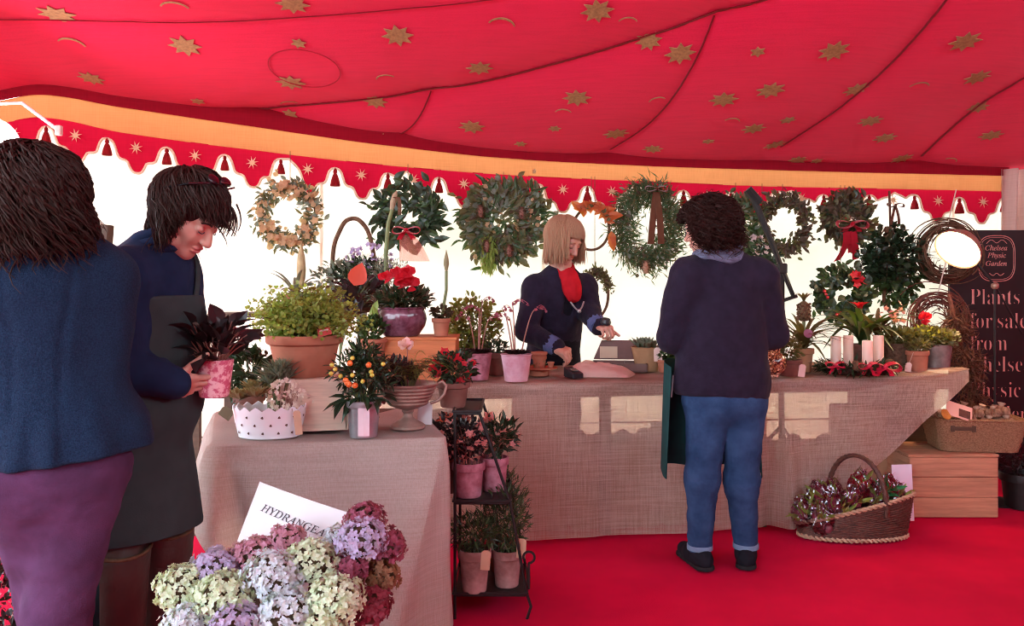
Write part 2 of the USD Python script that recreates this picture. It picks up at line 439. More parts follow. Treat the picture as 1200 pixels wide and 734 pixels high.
# ---------------- canopy
cx_o = np.linspace(-5.2, 5.2, 400)
ye_x = np.interp(cx_o, ex, ey); ze_x = np.interp(cx_o, ex, ztop)
def canopy_z(x, y):
    yl, zl = np.interp(x, cx_o, ye_x), np.interp(x, cx_o, ze_x) + 0.035
    d = np.maximum(yl - y, 0)
    z = zl + 0.36 * d - 0.010 * d ** 2 - 0.10 * np.sin(np.minimum(d / 2.2, 1) * PI) * (0.8 + 0.2 * np.sin(x * 1.3))
    return z
def on_canopy(px, py):
    t = np.linspace(0.8, 6.2, 1400)
    q = np.stack([(px - CX) / FPX * t, t, CAMH - (py - HY) / FPX * t], 1)
    dz = q[:, 2] - canopy_z(q[:, 0], q[:, 1])
    k = np.nonzero((dz[:-1] < 0) & (dz[1:] >= 0))[0]
    if not len(k):
        k = [np.argmin(np.abs(dz))]
    return q[k[0]]
SEAMS = {'hem': [(255, 145), (350, 136), (475, 125), (600, 102), (720, 70), (835, 37), (945, 0), (1010, -25)],
         'fold': [(-60, 31), (0, 32), (150, 35), (300, 33), (450, 22), (600, 7), (700, -8)],
         'r1': [(505, 124), (492, 145), (478, 158), (450, 167)],
         'r2': [(837, 40), (800, 105), (755, 155), (715, 180)],
         'r3': [(1125, -12), (1070, 55), (1000, 120), (915, 178)],
         'r4': [(1270, 55), (1200, 100), (1150, 130), (1080, 190)]}
seam_xy = {k: np.array([on_canopy(*q)[:2] for q in spline(np.array([(a, b, 0.0) for a, b in v]), 40)[:, :2]]) for k, v in SEAMS.items()}
from scipy.spatial import cKDTree
seam_tree = {k: cKDTree(np.vstack([np.linspace(a, b, 8) for a, b in zip(v[:-1], v[1:])])) for k, v in seam_xy.items()}
seam_depth = {'hem': (0.075, 0.22), 'fold': (0.05, 0.25), 'r1': (0.03, 0.12), 'r2': (0.035, 0.16), 'r3': (0.04, 0.2), 'r4': (0.05, 0.22)}
flat_canopy = canopy_z
def canopy_full(x, y):
    q = np.stack([np.ravel(x), np.ravel(y)], 1)
    z = flat_canopy(q[:, 0], q[:, 1])
    for k, (amp, wd) in seam_depth.items():
        d, _ = seam_tree[k].query(q)
        z = z + amp * np.exp(-d / wd)
    z = z + 0.012 * (meshkit.fbm(np.stack([q[:, 0] * 2 + q[:, 1], q[:, 1] * 3, 0 * q[:, 0]], 1), 3, 3) - 0.5)
    return z.reshape(np.shape(x))
xs = np.linspace(-5.0, 5.0, 300)
vv = np.linspace(0, 1, 150) ** 1.2
XX = np.broadcast_to(xs, (150, 300))
YY = np.interp(xs, cx_o, ye_x)[None] * (1 - vv[:, None]) + (-3.0) * vv[:, None]
ZZ = canopy_full(XX, YY)
cv, cf = sheet(np.dstack([XX, YY, ZZ])[:, ::-1])
# panels: cut along the strong hem and the radial seams
cent = cv[cf].mean(1)
hem = seam_xy['hem']
def side_of(line, q):
    o = np.argsort(line[:, 0])
    return q[:, 1] - np.interp(q[:, 0], line[o, 0], line[o, 1])
panel = np.where(side_of(hem, cent) > 0, 1, 0)
for k in ('r2', 'r3', 'r4'):
    L = seam_xy[k]
    o = np.argsort(L[:, 1])
    panel = np.where((panel > 0) & (cent[:, 0] > np.interp(cent[:, 1], L[o, 1], L[o, 0])), panel + 1, panel)
cl = thing('ceiling', 'red tent canopy printed with gold stars and moons', None, kind='structure')
vn = np.zeros_like(cv)
for p in np.unique(panel):
    ff = cf[panel == p]
    uq, inv = np.unique(ff, return_inverse=True)
    part(cl, 'canopy_panel', (cv[uq], inv.reshape(-1, 3)), M_CANOPY, smooth=True)
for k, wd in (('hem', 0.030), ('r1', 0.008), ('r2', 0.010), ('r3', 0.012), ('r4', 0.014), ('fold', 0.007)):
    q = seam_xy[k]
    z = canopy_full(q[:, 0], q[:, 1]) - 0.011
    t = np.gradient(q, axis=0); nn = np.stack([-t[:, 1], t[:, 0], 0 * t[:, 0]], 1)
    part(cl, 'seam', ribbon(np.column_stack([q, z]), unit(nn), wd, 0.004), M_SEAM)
def canopy_frame(px, py):
    p = on_canopy(px, py)
    # refine on the full surface
    d = unit(p - np.array([0, 0, CAMH]))
    t = np.linalg.norm(p - np.array([0, 0, CAMH])) + np.linspace(-0.6, 0.6, 241)
    q = np.array([0, 0, CAMH]) + d * t[:, None]
    dz = q[:, 2] - canopy_full(q[:, 0], q[:, 1])
    p = q[np.argmin(np.abs(dz))]
    e = 0.05
    zx = (canopy_full(np.array([p[0] + e]), np.array([p[1]])) - canopy_full(np.array([p[0] - e]), np.array([p[1]])))[0] / (2 * e)
    zy = (canopy_full(np.array([p[0]]), np.array([p[1] + e])) - canopy_full(np.array([p[0]]), np.array([p[1] - e])))[0] / (2 * e)
    n = unit(np.array([zx, zy, -1.0]))
    x = unit(np.array([1, 0, zx])); x = unit(x - n * (x @ n))
    return p + n * 0.006, np.stack([x, np.cross(n, x), n], 1)
def star_mesh(n, r, r2, th=0.003, a0=0.0):
    a = np.arange(2 * n) / (2 * n) * 2 * PI + a0
    rr = np.where(np.arange(2 * n) % 2 == 0, r, r2)
    top = np.stack([rr * np.cos(a), rr * np.sin(a), 0 * a + th / 2], 1)
    v = np.vstack([top, top - [0, 0, th], [[0, 0, th / 2], [0, 0, -th / 2]]])
    i = np.arange(2 * n); j = (i + 1) % (2 * n); k = 2 * n
    return v, np.vstack([np.stack([0 * i + 2 * k, i, j], 1), np.stack([0 * i + 2 * k + 1, j + k, i + k], 1), np.stack([i, i + k, j + k], 1), np.stack([i, j + k, j], 1)])
STARS = [(67, 16, 1.15), (343, 4, 1), (217, 53, 1.05), (466, 41, 1), (341, 96, 1), (700, 12, 1), (760, 47, .85), (797, 62, 1), (676, 114, 1), (562, 79, .9), (553, 148, 1),
         (977, 59, 1), (848, 116, 1), (1131, 48, 1), (1145, 90, .9), (903, 105, 1), (1003, 104, .9), (883, 150, .9), (923, 140, .6), (908, 169, .9), (1037, 161, .9), (1057, 185, .9),
         (1161, 158, .9), (722, 156, 1), (765, 174, .8), (1020, 141, .9), (440, 118, .9), (107, 91, .9), (447, 159, .8), (935, 187, .8), (888, 60, .5), (350, 50, .5), (957, 188, .5), (1146, 125, .8),
         (340, 133, .6), (232, 118, .5), (650, 150, .5), (610, 168, .5), (830, 165, .5)]
rs = np.random.default_rng(21)
for px, py, s in STARS:
    p, R = canopy_frame(px, py)
    part(cl, 'star', move(star_mesh(8 if s > .7 else 6, 0.088 * s, 0.05 * s, a0=rs.random()), p, R), M_GOLDSTAR)
def crescent(r, th=0.003):
    a = np.linspace(-1.25, 1.25, 12)
    o = np.stack([r * np.cos(a), r * np.sin(a), 0 * a], 1)
    i = np.stack([r * 0.82 * np.cos(a * 0.98) + 0.0 * r - 0.0, r * 0.9 * np.sin(a), 0 * a], 1)
    return slab(np.stack([o, i], 1), th)
for px, py, s in [(206, 10, 1), (85, 53, 1), (587, 31, 1), (453, 92, .8), (340, 121, .8), (660, 132, .7), (735, 26, .7), (770, 118, .7), (857, 142, .7), (1076, 102, .8), (1112, 188, .7)]:
    p, R = canopy_frame(px, py)
    part(cl, 'moon', move(crescent(0.075 * s), p, R @ rot([0, 0, 1], 70 + 40 * rs.random())), M_GOLDSTAR)
for gx in np.arange(-4.6, 4.7, 0.78):                                                     # the print goes on beyond the frame
    for gy in np.arange(-2.2, 5.9, 0.78):
        x, y = gx + .3 * (rs.random() - .5), gy + .3 * (rs.random() - .5)
        if y > np.interp(x, cx_o, ye_x) - .2:
            continue
        z = float(canopy_full(np.array([x]), np.array([y]))[0])
        if y > .3 and -25 < CX + x / y * FPX < 1225 and HY - (z - CAMH) / y * FPX > -14:
            continue
        e = .05
        zx = float((canopy_full(np.array([x + e]), np.array([y])) - canopy_full(np.array([x - e]), np.array([y])))[0]) / (2 * e)
        zy = float((canopy_full(np.array([x]), np.array([y + e])) - canopy_full(np.array([x]), np.array([y - e])))[0]) / (2 * e)
        n = unit(np.array([zx, zy, -1.0])); ux_ = unit(np.array([1, 0, zx])); ux_ = unit(ux_ - n * (ux_ @ n))
        part(cl, 'star', move(star_mesh(8, 0.088, 0.05, a0=rs.random()), np.array([x, y, z]) + n * .006, np.stack([ux_, np.cross(n, ux_), n], 1)), M_GOLDSTAR)
p, R = canopy_frame(357, 80)
a = np.linspace(0, 2 * PI, 60)
part(cl, 'sewn_ring', move(ribbon(np.stack([0.20 * np.cos(a), 0.20 * np.sin(a), 0 * a], 1), np.stack([np.cos(a), np.sin(a), 0 * a], 1), 0.006, 0.003), p, R), M_RING)

# ---------------- valance along the eave: dark top strip, orange band, scalloped red skirt, tassels
val = thing('trim_1', 'red and orange scalloped tent valance with tassels', None, kind='structure')
NS = 900
ss = np.linspace(0, np.interp(1176, pxs, es), NS)
X, Y, ZT, ZB = eave(ss)
pl = 0.010 * (meshkit.fbm(np.stack([ss * 5, 0 * ss, 0 * ss], 1), 3, 4) - 0.5) * 2
def strip(z0, z1, off, rows=6, wob=1.0):
    tt = np.linspace(0, 1, rows)[:, None]
    return sheet(np.dstack([np.broadcast_to(X, (rows, NS)), (Y + off)[None] + pl[None] * tt * wob, z0[None] * (1 - tt) + z1[None] * tt]))
hemdrop = 0.05 + 0.02 * np.sin(ss * 2)
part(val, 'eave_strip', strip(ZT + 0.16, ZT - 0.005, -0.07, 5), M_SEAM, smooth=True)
part(val, 'orange_band', strip(ZT, ZB - 0.004, -0.05, 6, 2.0), M_ORANGE, smooth=True)
ph = ((ss - S130) / PITCH + 0.5) % 1.0 - 0.5                                           # 0 at a tassel arch, +-0.5 at a lobe tip
karch = np.round((ss - S130) / PITCH).astype(int)
u = np.abs(ph)
prof_u = [0, .07, .12, .155, .175, .22, .30, .345, .375, .41, .45, .5]
prof_d = [.055, .062, .085, .125, .150, .163, .168, .178, .205, .228, .238, .240]
depth = np.interp(u, prof_u, prof_d)
LIFT = {3: (.02, .30), 9.3: (.02, .3)}
lift_c = np.array([np.interp(340, pxs, es), np.interp(478, pxs, es), np.interp(757, pxs, es), np.interp(925, pxs, es), np.interp(1045, pxs, es)])
lift_w = np.array([0.11, 0.10, 0.24, 0.22, 0.20])
for c, wd in zip(lift_c, lift_w):
    k = np.clip(1 - np.abs(ss - c) / wd, 0, 1) ** 0.6
    depth = np.minimum(depth, depth * (1 - k) + 0.03 * k)
part(val, 'scalloped_skirt', strip(ZB, ZB - depth, -0.045, 14, 1.5), M_VRED, smooth=True)
edge = np.stack([X, Y - 0.047 + pl * 1.5, ZB - depth], 1)
part(val, 'piping', tube(edge, 0.008, 5), M_PIPING)
rs = np.random.default_rng(5)
for k in range(-5, 19):
    sc_ = S130 + k * PITCH
    x, y, _, zb = (float(q) for q in eave(np.array([sc_]))[:4])
    if np.interp(sc_, es, pxs) > 1176:
        continue
    h = float(np.interp(sc_, ss, depth))
    z = zb - min(h, 0.06)
    s = 0.9 + 0.2 * rs.random()
    body = lathe([(0.003, 0.0), (0.006, -0.01), (0.011, -0.018), (0.013, -0.03), (0.009, -0.036), (0.016, -0.05), (0.024, -0.075), (0.030, -0.105), (0.029, -0.112), (0.0, -0.108)], 12)
    t_ = part(val, 'tassel', move(body, (x, y - 0.05, z + 0.005), s=s), M_TASSEL, smooth=True)
for k in range(-5, 18):
    sc_ = S130 + (k + 0.5) * PITCH
    x, y, _, zb = (float(q) for q in eave(np.array([sc_]))[:4])
    part(val, 'star', move(star_mesh(8, 0.042, 0.013, 0.003, 0.2), (x, y - 0.068, zb - 0.085), rot([1, 0, 0], 90)), M_CREAMSTAR)

# pale drawn-back curtain and the pole beyond the end of the valance
ctop, cu = P(1165, 205, 6.26), np.linspace(0, 1, 70)
zc = np.linspace(0, 1, 30)
G = np.dstack([ctop[0] + (0.75 * cu)[None] * (1 - 0.25 * np.sin(zc * PI)[:, None]), ctop[1] - 0.10 + 0.045 * np.sin(cu * 40)[None] + 0 * zc[:, None], (2.12 * (1 - zc))[:, None] + 0 * cu[None]])
M_CURT = cloth('pink_white_curtain', (0.52, 0.34, 0.31), (0.8, 0.5, 0.42), 0.22, scale=160)
solo('tent_curtain', sheet(G), M_CURT, 'pale pinkish curtain hanging past the end of the valance behind the black sign', 'curtain', smooth=True)
for k, (x, y) in enumerate([(4.5, 5.95), (-4.2, 0.6), (4.4, 0.6)]):
    solo('tent_pole', tube([(x, y, 0), (x, y, float(canopy_full(np.array([x]), np.array([min(y, float(np.interp(x, cx_o, ye_x)))]))[0]) - 0.01)], 0.03, 12), M_WOODDARK,
         ['dark tent pole in the far corner by the red side wall', 'dark tent pole at the open end of the tent', 'dark tent pole by the red side wall'][k], 'pole', smooth=30)

# ================================================================== LONG COUNTER
FL, FR = np.array([-0.69, 4.13]), np.array([2.46, 4.62])                                # front edge, left and right
CT = 0.80
CD = 0.86
du = unit(FR - FL); dn = np.array([-du[1], du[0]])                                      # along, and towards the back
LEN = float(np.linalg.norm(FR - FL))
def ctr(s, d, z):
    return np.array([*(FL + du * s + dn * d), z])
tb = thing('trestle_table', 'long trestle table hidden under the burlap counter cloth', 'table', (*(FL + du * LEN / 2 + dn * CD / 2), 0))
Rz = np.array([[du[0], dn[0], 0], [du[1], dn[1], 0], [0, 0, 1]])
part(tb, 'tabletop', box(ctr(LEN / 2, CD / 2 + .03, CT - 0.05), (LEN - 0.04, CD - 0.08, 0.075), Rz), M_WOODDARK)
for s_ in (0.25, 1.20, 2.05):
    for d_ in (0.098, CD - 0.06):
        part(tb, 'leg', box(ctr(s_, d_, (CT - 0.09) / 2), (0.05, 0.05, CT - 0.09), Rz), M_WOODDARK)
# cloth: top, rounded front edge, hanging front with soft folds; its end is gathered up to the corner
NSC, NZ = 260, 46
sv = np.linspace(0, LEN, NSC)
pxv = np.array([ctr(s, 0, 0)[0] / ctr(s, 0, 0)[1] * FPX + CX for s in sv])
hem_z = np.interp(pxv, [0, 925, 960, 1045, 1132, 1300], [0.025, 0.025, 0.05, 0.35, 0.765, 0.78])
top_z = CT + np.interp(pxv, [0, 1000, 1090, 1132], [0, 0, 0.012, 0.04]) + 0.006 * (meshkit.fbm(np.stack([sv * 6, 0 * sv, 0 * sv], 1), 3, 8) - 0.5)
rows = []
for d in np.linspace(CD - 0.02, 0.03, 14):
    rows.append(np.stack([FL[0] + du[0] * sv + dn[0] * d, FL[1] + du[1] * sv + dn[1] * d, CT - 0.002 + (top_z - CT) * max(0, 1 - d / 0.4) + 0.002 * meshkit.noise(np.stack([sv * 9, 0 * sv + d * 9, 0 * sv], 1), 3)], 1))
fold_n = meshkit.fbm(np.stack([sv * 3.2, 0 * sv, 0 * sv + 3], 1), 3, 9) - 0.5
fold_deep = -0.05 * np.exp(-((pxv - 903) / 9) ** 2) + 0.05 * np.exp(-((pxv - 922) / 10) ** 2) - 0.03 * np.exp(-((pxv - 560) / 18) ** 2)
for k, tt in enumerate(np.linspace(0, 1, NZ)):
    z = (top_z - 0.006) * (1 - tt) + hem_z * tt
    bulge = 0.016 * np.exp(-((tt * 0.78 - 0.03) / 0.035) ** 2)
    d = -0.010 - bulge - 0.02 * tt - (fold_n * 0.09 + fold_deep) * tt ** 0.8 - 0.004 * (tt > 0.098)
    d = d + np.interp(pxv, [905, 960, 1045, 1132], [0, .05, .06, .02]) * tt ** 1.3          # the gathered right end is drawn backwards towards its hem
    rows.append(np.stack([FL[0] + du[0] * sv + dn[0] * d, FL[1] + du[1] * sv + dn[1] * d, z], 1))
solo('counter_cloth', sheet(np.array(rows)), M_BURLAP, 'long burlap cloth draped over the counter behind the woman in jeans', 'cloth', smooth=True)
# things stored under it, seen as shadows through the cloth
rs = np.random.default_rng(9)
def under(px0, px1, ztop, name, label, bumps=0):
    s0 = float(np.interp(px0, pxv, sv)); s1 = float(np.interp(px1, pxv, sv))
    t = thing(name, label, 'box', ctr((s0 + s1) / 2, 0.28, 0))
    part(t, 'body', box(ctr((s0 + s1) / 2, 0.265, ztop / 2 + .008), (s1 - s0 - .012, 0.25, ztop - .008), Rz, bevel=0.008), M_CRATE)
    if bumps:
        for i in range(bumps):
            part(t, 'stored_bulb', blob(ctr(s0 + (s1 - s0) * (i + .5) / bumps, 0.24, ztop + 0.0), (0.05, 0.05, 0.03 + 0.035 * rs.random()), 2, 0.2, i), M_WOODDARK, smooth=True)
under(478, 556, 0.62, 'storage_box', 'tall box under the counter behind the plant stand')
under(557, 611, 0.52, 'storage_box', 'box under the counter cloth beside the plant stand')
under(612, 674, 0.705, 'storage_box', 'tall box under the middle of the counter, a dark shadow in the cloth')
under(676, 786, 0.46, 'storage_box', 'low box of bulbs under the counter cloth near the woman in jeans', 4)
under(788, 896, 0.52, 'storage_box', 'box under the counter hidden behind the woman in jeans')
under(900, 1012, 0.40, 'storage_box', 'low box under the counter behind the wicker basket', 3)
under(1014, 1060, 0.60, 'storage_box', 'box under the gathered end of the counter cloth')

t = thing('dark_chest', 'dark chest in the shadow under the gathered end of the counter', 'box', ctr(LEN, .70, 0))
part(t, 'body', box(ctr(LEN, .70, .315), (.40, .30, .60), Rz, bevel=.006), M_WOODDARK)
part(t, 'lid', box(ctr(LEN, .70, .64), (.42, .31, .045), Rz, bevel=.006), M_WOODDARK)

# ================================================================== SMALL TABLE (front)
TT = 0.74
tl = [np.array(q) for q in ((-1.03, 2.90), (-0.245, 3.06), (-0.44, 3.86), (-1.27, 3.70))]
st = thing('display_table', 'small display table hidden under a burlap cloth', 'table', (*(sum(tl) / 4), 0))
bd = np.array([[*q, z] for z in (TT - 0.035, TT - 0.006) for q in [sum(tl) / 4 + (a - sum(tl) / 4) * 0.985 for a in tl]])
part(st, 'tabletop', trimesh.convex.convex_hull(bd), M_WOODDARK)
for q in tl:
    q = sum(tl) / 4 + (q - sum(tl) / 4) * 0.86
    part(st, 'leg', box((q[0], q[1], (TT - 0.035) / 2), (0.05, 0.05, TT - 0.035)), M_WOODDARK)
for a_, b_ in zip(tl, tl[1:] + tl[:1]):
    cm = sum(tl) / 4
    a2, b2 = cm + (a_ - cm) * .80, cm + (b_ - cm) * .80
    m_ = (a2 + b2) / 2; d_ = b2 - a2; th_ = math.degrees(math.atan2(d_[1], d_[0]))
    part(st, 'side_panel', box((m_[0], m_[1], .36), (float(np.linalg.norm(d_)) - .02, .015, .66), rot([0, 0, 1], th_)), M_WOODDARK)
# columns of the cloth round three sides: (top x, y), foot (px, py, Y)
cols = [((-1.22, 3.74), (300, 560, 3.9)), ((-1.275, 3.66), (232, 585, 3.45)), ((-1.16, 3.28), (225, 575, 3.1)), ((-1.055, 2.97), (222, 590, 2.93)), ((-1.04, 2.905), (234, 628, 2.86)), ((-1.00, 2.895), (256, 655, 2.80)),
        ((-0.95, 2.905), (296, 660, 2.90)), ((-0.88, 2.92), (318, 745, 2.80)), ((-0.76, 2.94), (352, 800, 2.76)), ((-0.62, 2.97), (378, 805, 2.86)), ((-0.50, 3.0), (405, 790, 2.80)),
        ((-0.40, 3.02), (424, 795, 2.80)), ((-0.30, 3.045), (440, 800, 2.74)), ((-0.256, 3.053), (452, 798, 2.76)), ((-0.242, 3.06), (486, 775, 2.92)), ((-0.238, 3.075), (524, 760, 3.04)), ((-0.26, 3.16), (527, 735, 3.2)), ((-0.35, 3.52), (512, 690, 3.55)), ((-0.44, 3.85), (500, 665, 3.85))]
ct = np.array([[*a, TT] for a, _ in cols]); cb = np.array([P(*b) for _, b in cols])
cb[:, 2] = np.maximum(cb[:, 2], 0.02)
kk = np.arange(len(cols)); kf = np.linspace(0, len(cols) - 1, 170)
ctf, cbf = PCH(kk, ct, axis=0)(kf), PCH(kk, cb, axis=0)(kf)
cen = np.append(sum(tl) / 4, TT)
rows = [cen + (ctf - cen) * f + [0, 0, 0.003 + 0.003 * math.sin(f * 9)] for f in np.linspace(0.02, 0.97, 14)]
for tt in np.linspace(0.0, 1, 44):
    e = tt ** 0.92
    q = ctf * (1 - e) + cbf * e
    out = unit((ctf - cen) * [1, 1, 0]) * (0.016 * np.sin(min(tt * 9, PI / 2)) )
    sag = 0.012 * (meshkit.fbm(np.stack([kf * 0.8, 0 * kf + tt * 2.5, 0 * kf], 1), 3, 6) - 0.5)[:, None] * min(1, tt * 3)
    q = q + out + unit((ctf - cen) * [1, 1, 0]) * sag
    if tt == 0:
        q[:, 2] += 0.001
    rows.append(q)
solo('table_cloth', sheet(np.array(rows)), M_BURLAP2, 'burlap cloth over the small table above the hydrangeas', 'cloth', smooth=True)

# ================================================================== PLANT MATERIALS AND KIT
M_TERRA = plain('terracotta', (0.42, 0.16, 0.10), 0.8, 0.25, 9, bump=0.12, bscale=60)
M_TERRALIME = plain('limed_terracotta', (0.40, 0.23, 0.22), 0.85, 0.3, 9, bump=0.2, bscale=50, col2=(0.20, 0.09, 0.08))
M_TERRAPINK = plain('pink_washed_clay', (0.46, 0.20, 0.26), 0.75, 0.3, 26, bump=0.2, bscale=50, col2=(0.26, 0.08, 0.11))
M_PINKPRINT = plain('pink_printed_clay', (0.80, 0.48, 0.52), 0.55, 0.3, 55, bump=0.05, bscale=50, col2=(0.55, 0.10, 0.18), lo=0.45, hi=0.55)
M_LILACPOT = plain('lilac_washed_clay', (0.64, 0.42, 0.50), 0.75, 0.2, 12, bump=0.15, bscale=40, col2=(0.48, 0.22, 0.28))
M_DARKCLAY = plain('dark_clay', (0.20, 0.08, 0.06), 0.75, 0.35, 12, bump=0.15)
M_ZINC = plain('zinc', (0.46, 0.47, 0.50), 0.42, 0.25, 14, bump=0.05, metal=0.75, col2=(0.33, 0.34, 0.36))
M_ENAMEL = plain('white_enamel', (0.80, 0.80, 0.84), 0.25, 0.03, 4, coat=0.4)
M_BEE = plain('bee_print', (0.12, 0.06, 0.05), 0.5, 0.4, 120)
M_PURPLEGLAZE = plain('purple_glaze', (0.20, 0.09, 0.13), 0.18, 0.4, 30, coat=0.6, col2=(0.10, 0.03, 0.05))
M_BRONZE = plain('old_bronze', (0.34, 0.21, 0.17), 0.5, 0.35, 16, bump=0.25, bscale=35, metal=0.25)
M_SOIL = plain('potting_soil', (0.035, 0.022, 0.016), 0.95, 0.4, 80, bump=0.6, bscale=200)
M_STEM = plain('green_stem', (0.16, 0.20, 0.07), 0.5, 0.3, 20)
M_STEMRED = plain('reddish_stem', (0.32, 0.13, 0.10), 0.5, 0.3, 20)
M_TWIG = plain('brown_twig', (0.15, 0.085, 0.05), 0.8, 0.4, 40, bump=0.3)
M_TWIGRED = plain('red_brown_twig', (0.22, 0.085, 0.06), 0.8, 0.4, 40, bump=0.3)
G_DARK = leafy('leaf_dark_green', [(0.018, 0.040, 0.018), (0.030, 0.065, 0.024), (0.055, 0.10, 0.035)], 0.35, 0.2)
G_MID = leafy('leaf_mid_green', [(0.035, 0.075, 0.022), (0.065, 0.12, 0.035), (0.12, 0.19, 0.055)], 0.45, 0.3)
G_LIGHT = leafy('leaf_light_green', [(0.20, 0.28, 0.06), (0.36, 0.46, 0.11), (0.54, 0.60, 0.20)], 0.5, 0.4)
G_YELLOW = leafy('leaf_yellow_green', [(0.12, 0.15, 0.035), (0.28, 0.28, 0.06), (0.48, 0.42, 0.12)], 0.5, 0.4)
G_OLIVE = leafy('leaf_olive', [(0.09, 0.088, 0.032), (0.17, 0.155, 0.06), (0.29, 0.26, 0.11)], 0.5, 0.3)
G_GREY = leafy('leaf_grey_green', [(0.14, 0.17, 0.13), (0.24, 0.26, 0.20), (0.36, 0.37, 0.31)], 0.6, 0.25)
G_PURPLE = leafy('leaf_purple_black', [(0.022, 0.016, 0.018), (0.045, 0.026, 0.028), (0.09, 0.05, 0.045)], 0.3, 0.2)
G_BROWN = leafy('leaf_brown_green', [(0.07, 0.045, 0.025), (0.12, 0.085, 0.04), (0.16, 0.15, 0.06)], 0.5, 0.25)
G_CREAM = leafy('dried_cream', [(0.40, 0.24, 0.14), (0.62, 0.46, 0.30), (0.85, 0.74, 0.58)], 0.7, 0.35)
G_AUTUMN = leafy('autumn_orange', [(0.45, 0.09, 0.03), (0.62, 0.22, 0.05), (0.70, 0.36, 0.08)], 0.5, 0.4)
G_SUCC = leafy('succulent_olive', [(0.22, 0.18, 0.08), (0.34, 0.29, 0.13), (0.44, 0.36, 0.17)], 0.5, 0.15)
F_WHITE = leafy('petal_white', [(0.72, 0.60, 0.62), (0.85, 0.78, 0.78)], 0.6, 0.35)
F_RED = leafy('petal_red', [(0.50, 0.010, 0.025), (0.70, 0.02, 0.06)], 0.5, 0.35)
F_PINK = leafy('petal_pink', [(0.62, 0.22, 0.22), (0.80, 0.42, 0.36)], 0.55, 0.35)
F_LAV = leafy('petal_lavender', [(0.34, 0.26, 0.50), (0.58, 0.50, 0.68)], 0.6, 0.35)
F_MAUVE = leafy('petal_mauve', [(0.30, 0.07, 0.12), (0.48, 0.18, 0.22)], 0.6, 0.3)
M_ORANGEBERRY = plain('orange_berry', (0.80, 0.16, 0.03), 0.3, 0.2, 30, coat=0.5)
M_YELLOWBERRY = plain('yellow_berry', (0.62, 0.52, 0.08), 0.3, 0.2, 30, coat=0.5)
M_REDBERRY = plain('red_berry', (0.45, 0.01, 0.02), 0.3, 0.2, 30, coat=0.5)
M_TAG = plain('brown_card_tag', (0.52, 0.30, 0.20), 0.7, 0.12, 15)
M_TAGPALE = plain('pale_paper_tag', (0.70, 0.52, 0.46), 0.7, 0.08, 15)
M_TAGRED = plain('red_label', (0.55, 0.06, 0.05), 0.6, 0.1, 15)
M_REDRIB = cloth('red_ribbon', (0.55, 0.01, 0.03), (0.7, 0.01, 0.04), 0.3, scale=400, sheen=0.3)
M_BRNRIB = cloth('brown_ribbon', (0.14, 0.055, 0.03), (0.3, 0.1, 0.05), 0.25, scale=400, sheen=0.3)
M_GAUZE = mat('pink_gauze', {'g': ('principled_bsdf', {'base_color': (.75, .22, .20), 'roughness': .7}), 't': ('translucent_bsdf', {'color': (.9, .35, .30)}), 'tr': ('transparent_bsdf', {'color': (1, .85, .82)}), 'a': ('mix_closure', {'fac': .6}), 'b': ('mix_closure', {'fac': .5})},
              [('g.BSDF', 'a.closure1'), ('t.BSDF', 'a.closure2'), ('a.closure', 'b.closure1'), ('tr.BSDF', 'b.closure2')], 'b.closure')
M_CORD = plain('cream_cord', (0.6, 0.5, 0.4), 0.8, 0.1, 30)

L_OV = leaf(0.55, 3, 0.18, 0.15)
L_RD = leaf(0.85, 3, 0.12, 0.1, 0.5, 0.6)
L_LN = leaf(0.26, 3, 0.2, 0.2)
L_NE = leaf(0.13, 2, 0.15, 0.2, 0.3)
L_BIG = leaf(0.52, 5, 0.25, 0.16, 0.42)

def lobed(k, r=1.0, dip=0.45, cup=0.25, pts=3):
    n = k * pts
    a = np.arange(n) / n * 2 * PI
    rr = r * (1 - dip * (0.5 - 0.5 * np.cos(a * k)) ** 1.2)
    v = np.vstack([[0, 0, 0], np.stack([rr * np.cos(a), rr * np.sin(a), cup * rr ** 2], 1)])
    i = np.arange(n)
    return v, np.stack([0 * i, i + 1, (i + 1) % n + 1], 1)
FL5, FL4 = lobed(5), lobed(4, dip=0.5)

def flowers(rng, pos, size, tmpl=FL5, face=(0, -0.6, 0.6), wild=0.7):
    """Small blossoms: lie in the template's xy plane, so the 'up' is the way they face."""
    n = len(pos)
    fc = unit(np.asarray(face) + wild * rdirs(rng, n))
    y = unit(np.cross(fc, rdirs(rng, n)))
    return scatter(tmpl, pos, y, fc, size * (0.7 + 0.6 * rng.random(n)))

def shell_pts(rng, c, R, n, front=True):
    u = rdirs(rng, n)
    if front:
        u[:, 1] = -np.abs(u[:, 1]) * 0.9 + 0.1
    return np.asarray(c) + u * np.asarray(R)

def pot_profile(rt, rb, h, rim=0.22, lip=0.08, wall=0.007):
    r1 = rb + (rt * (1 - lip) - rb) * (1 - rim)
    return [(0, 0), (rb * 0.94, 0), (rb, 0.004), (r1, h * (1 - rim)), (rt * 0.985, h * (1 - rim) + 0.003), (rt, h * (1 - rim) + 0.008), (rt, h - 0.004), (rt - 0.002, h), (rt - wall, h), (rt - wall - 0.001, h - 0.004), (rt * 0.86, h * 0.82)]
def cup_profile(rt, rb, h, wall=0.005):
    return [(0, 0), (rb * 0.95, 0), (rb, 0.004), (rt - 0.002, h - 0.006), (rt + 0.002, h - 0.003), (rt + 0.001, h), (rt - wall, h - 0.001), (rt * 0.9, h * 0.8)]

def at(px, Y, z):
    return np.array([(px - CX) / FPX * Y, Y, z])

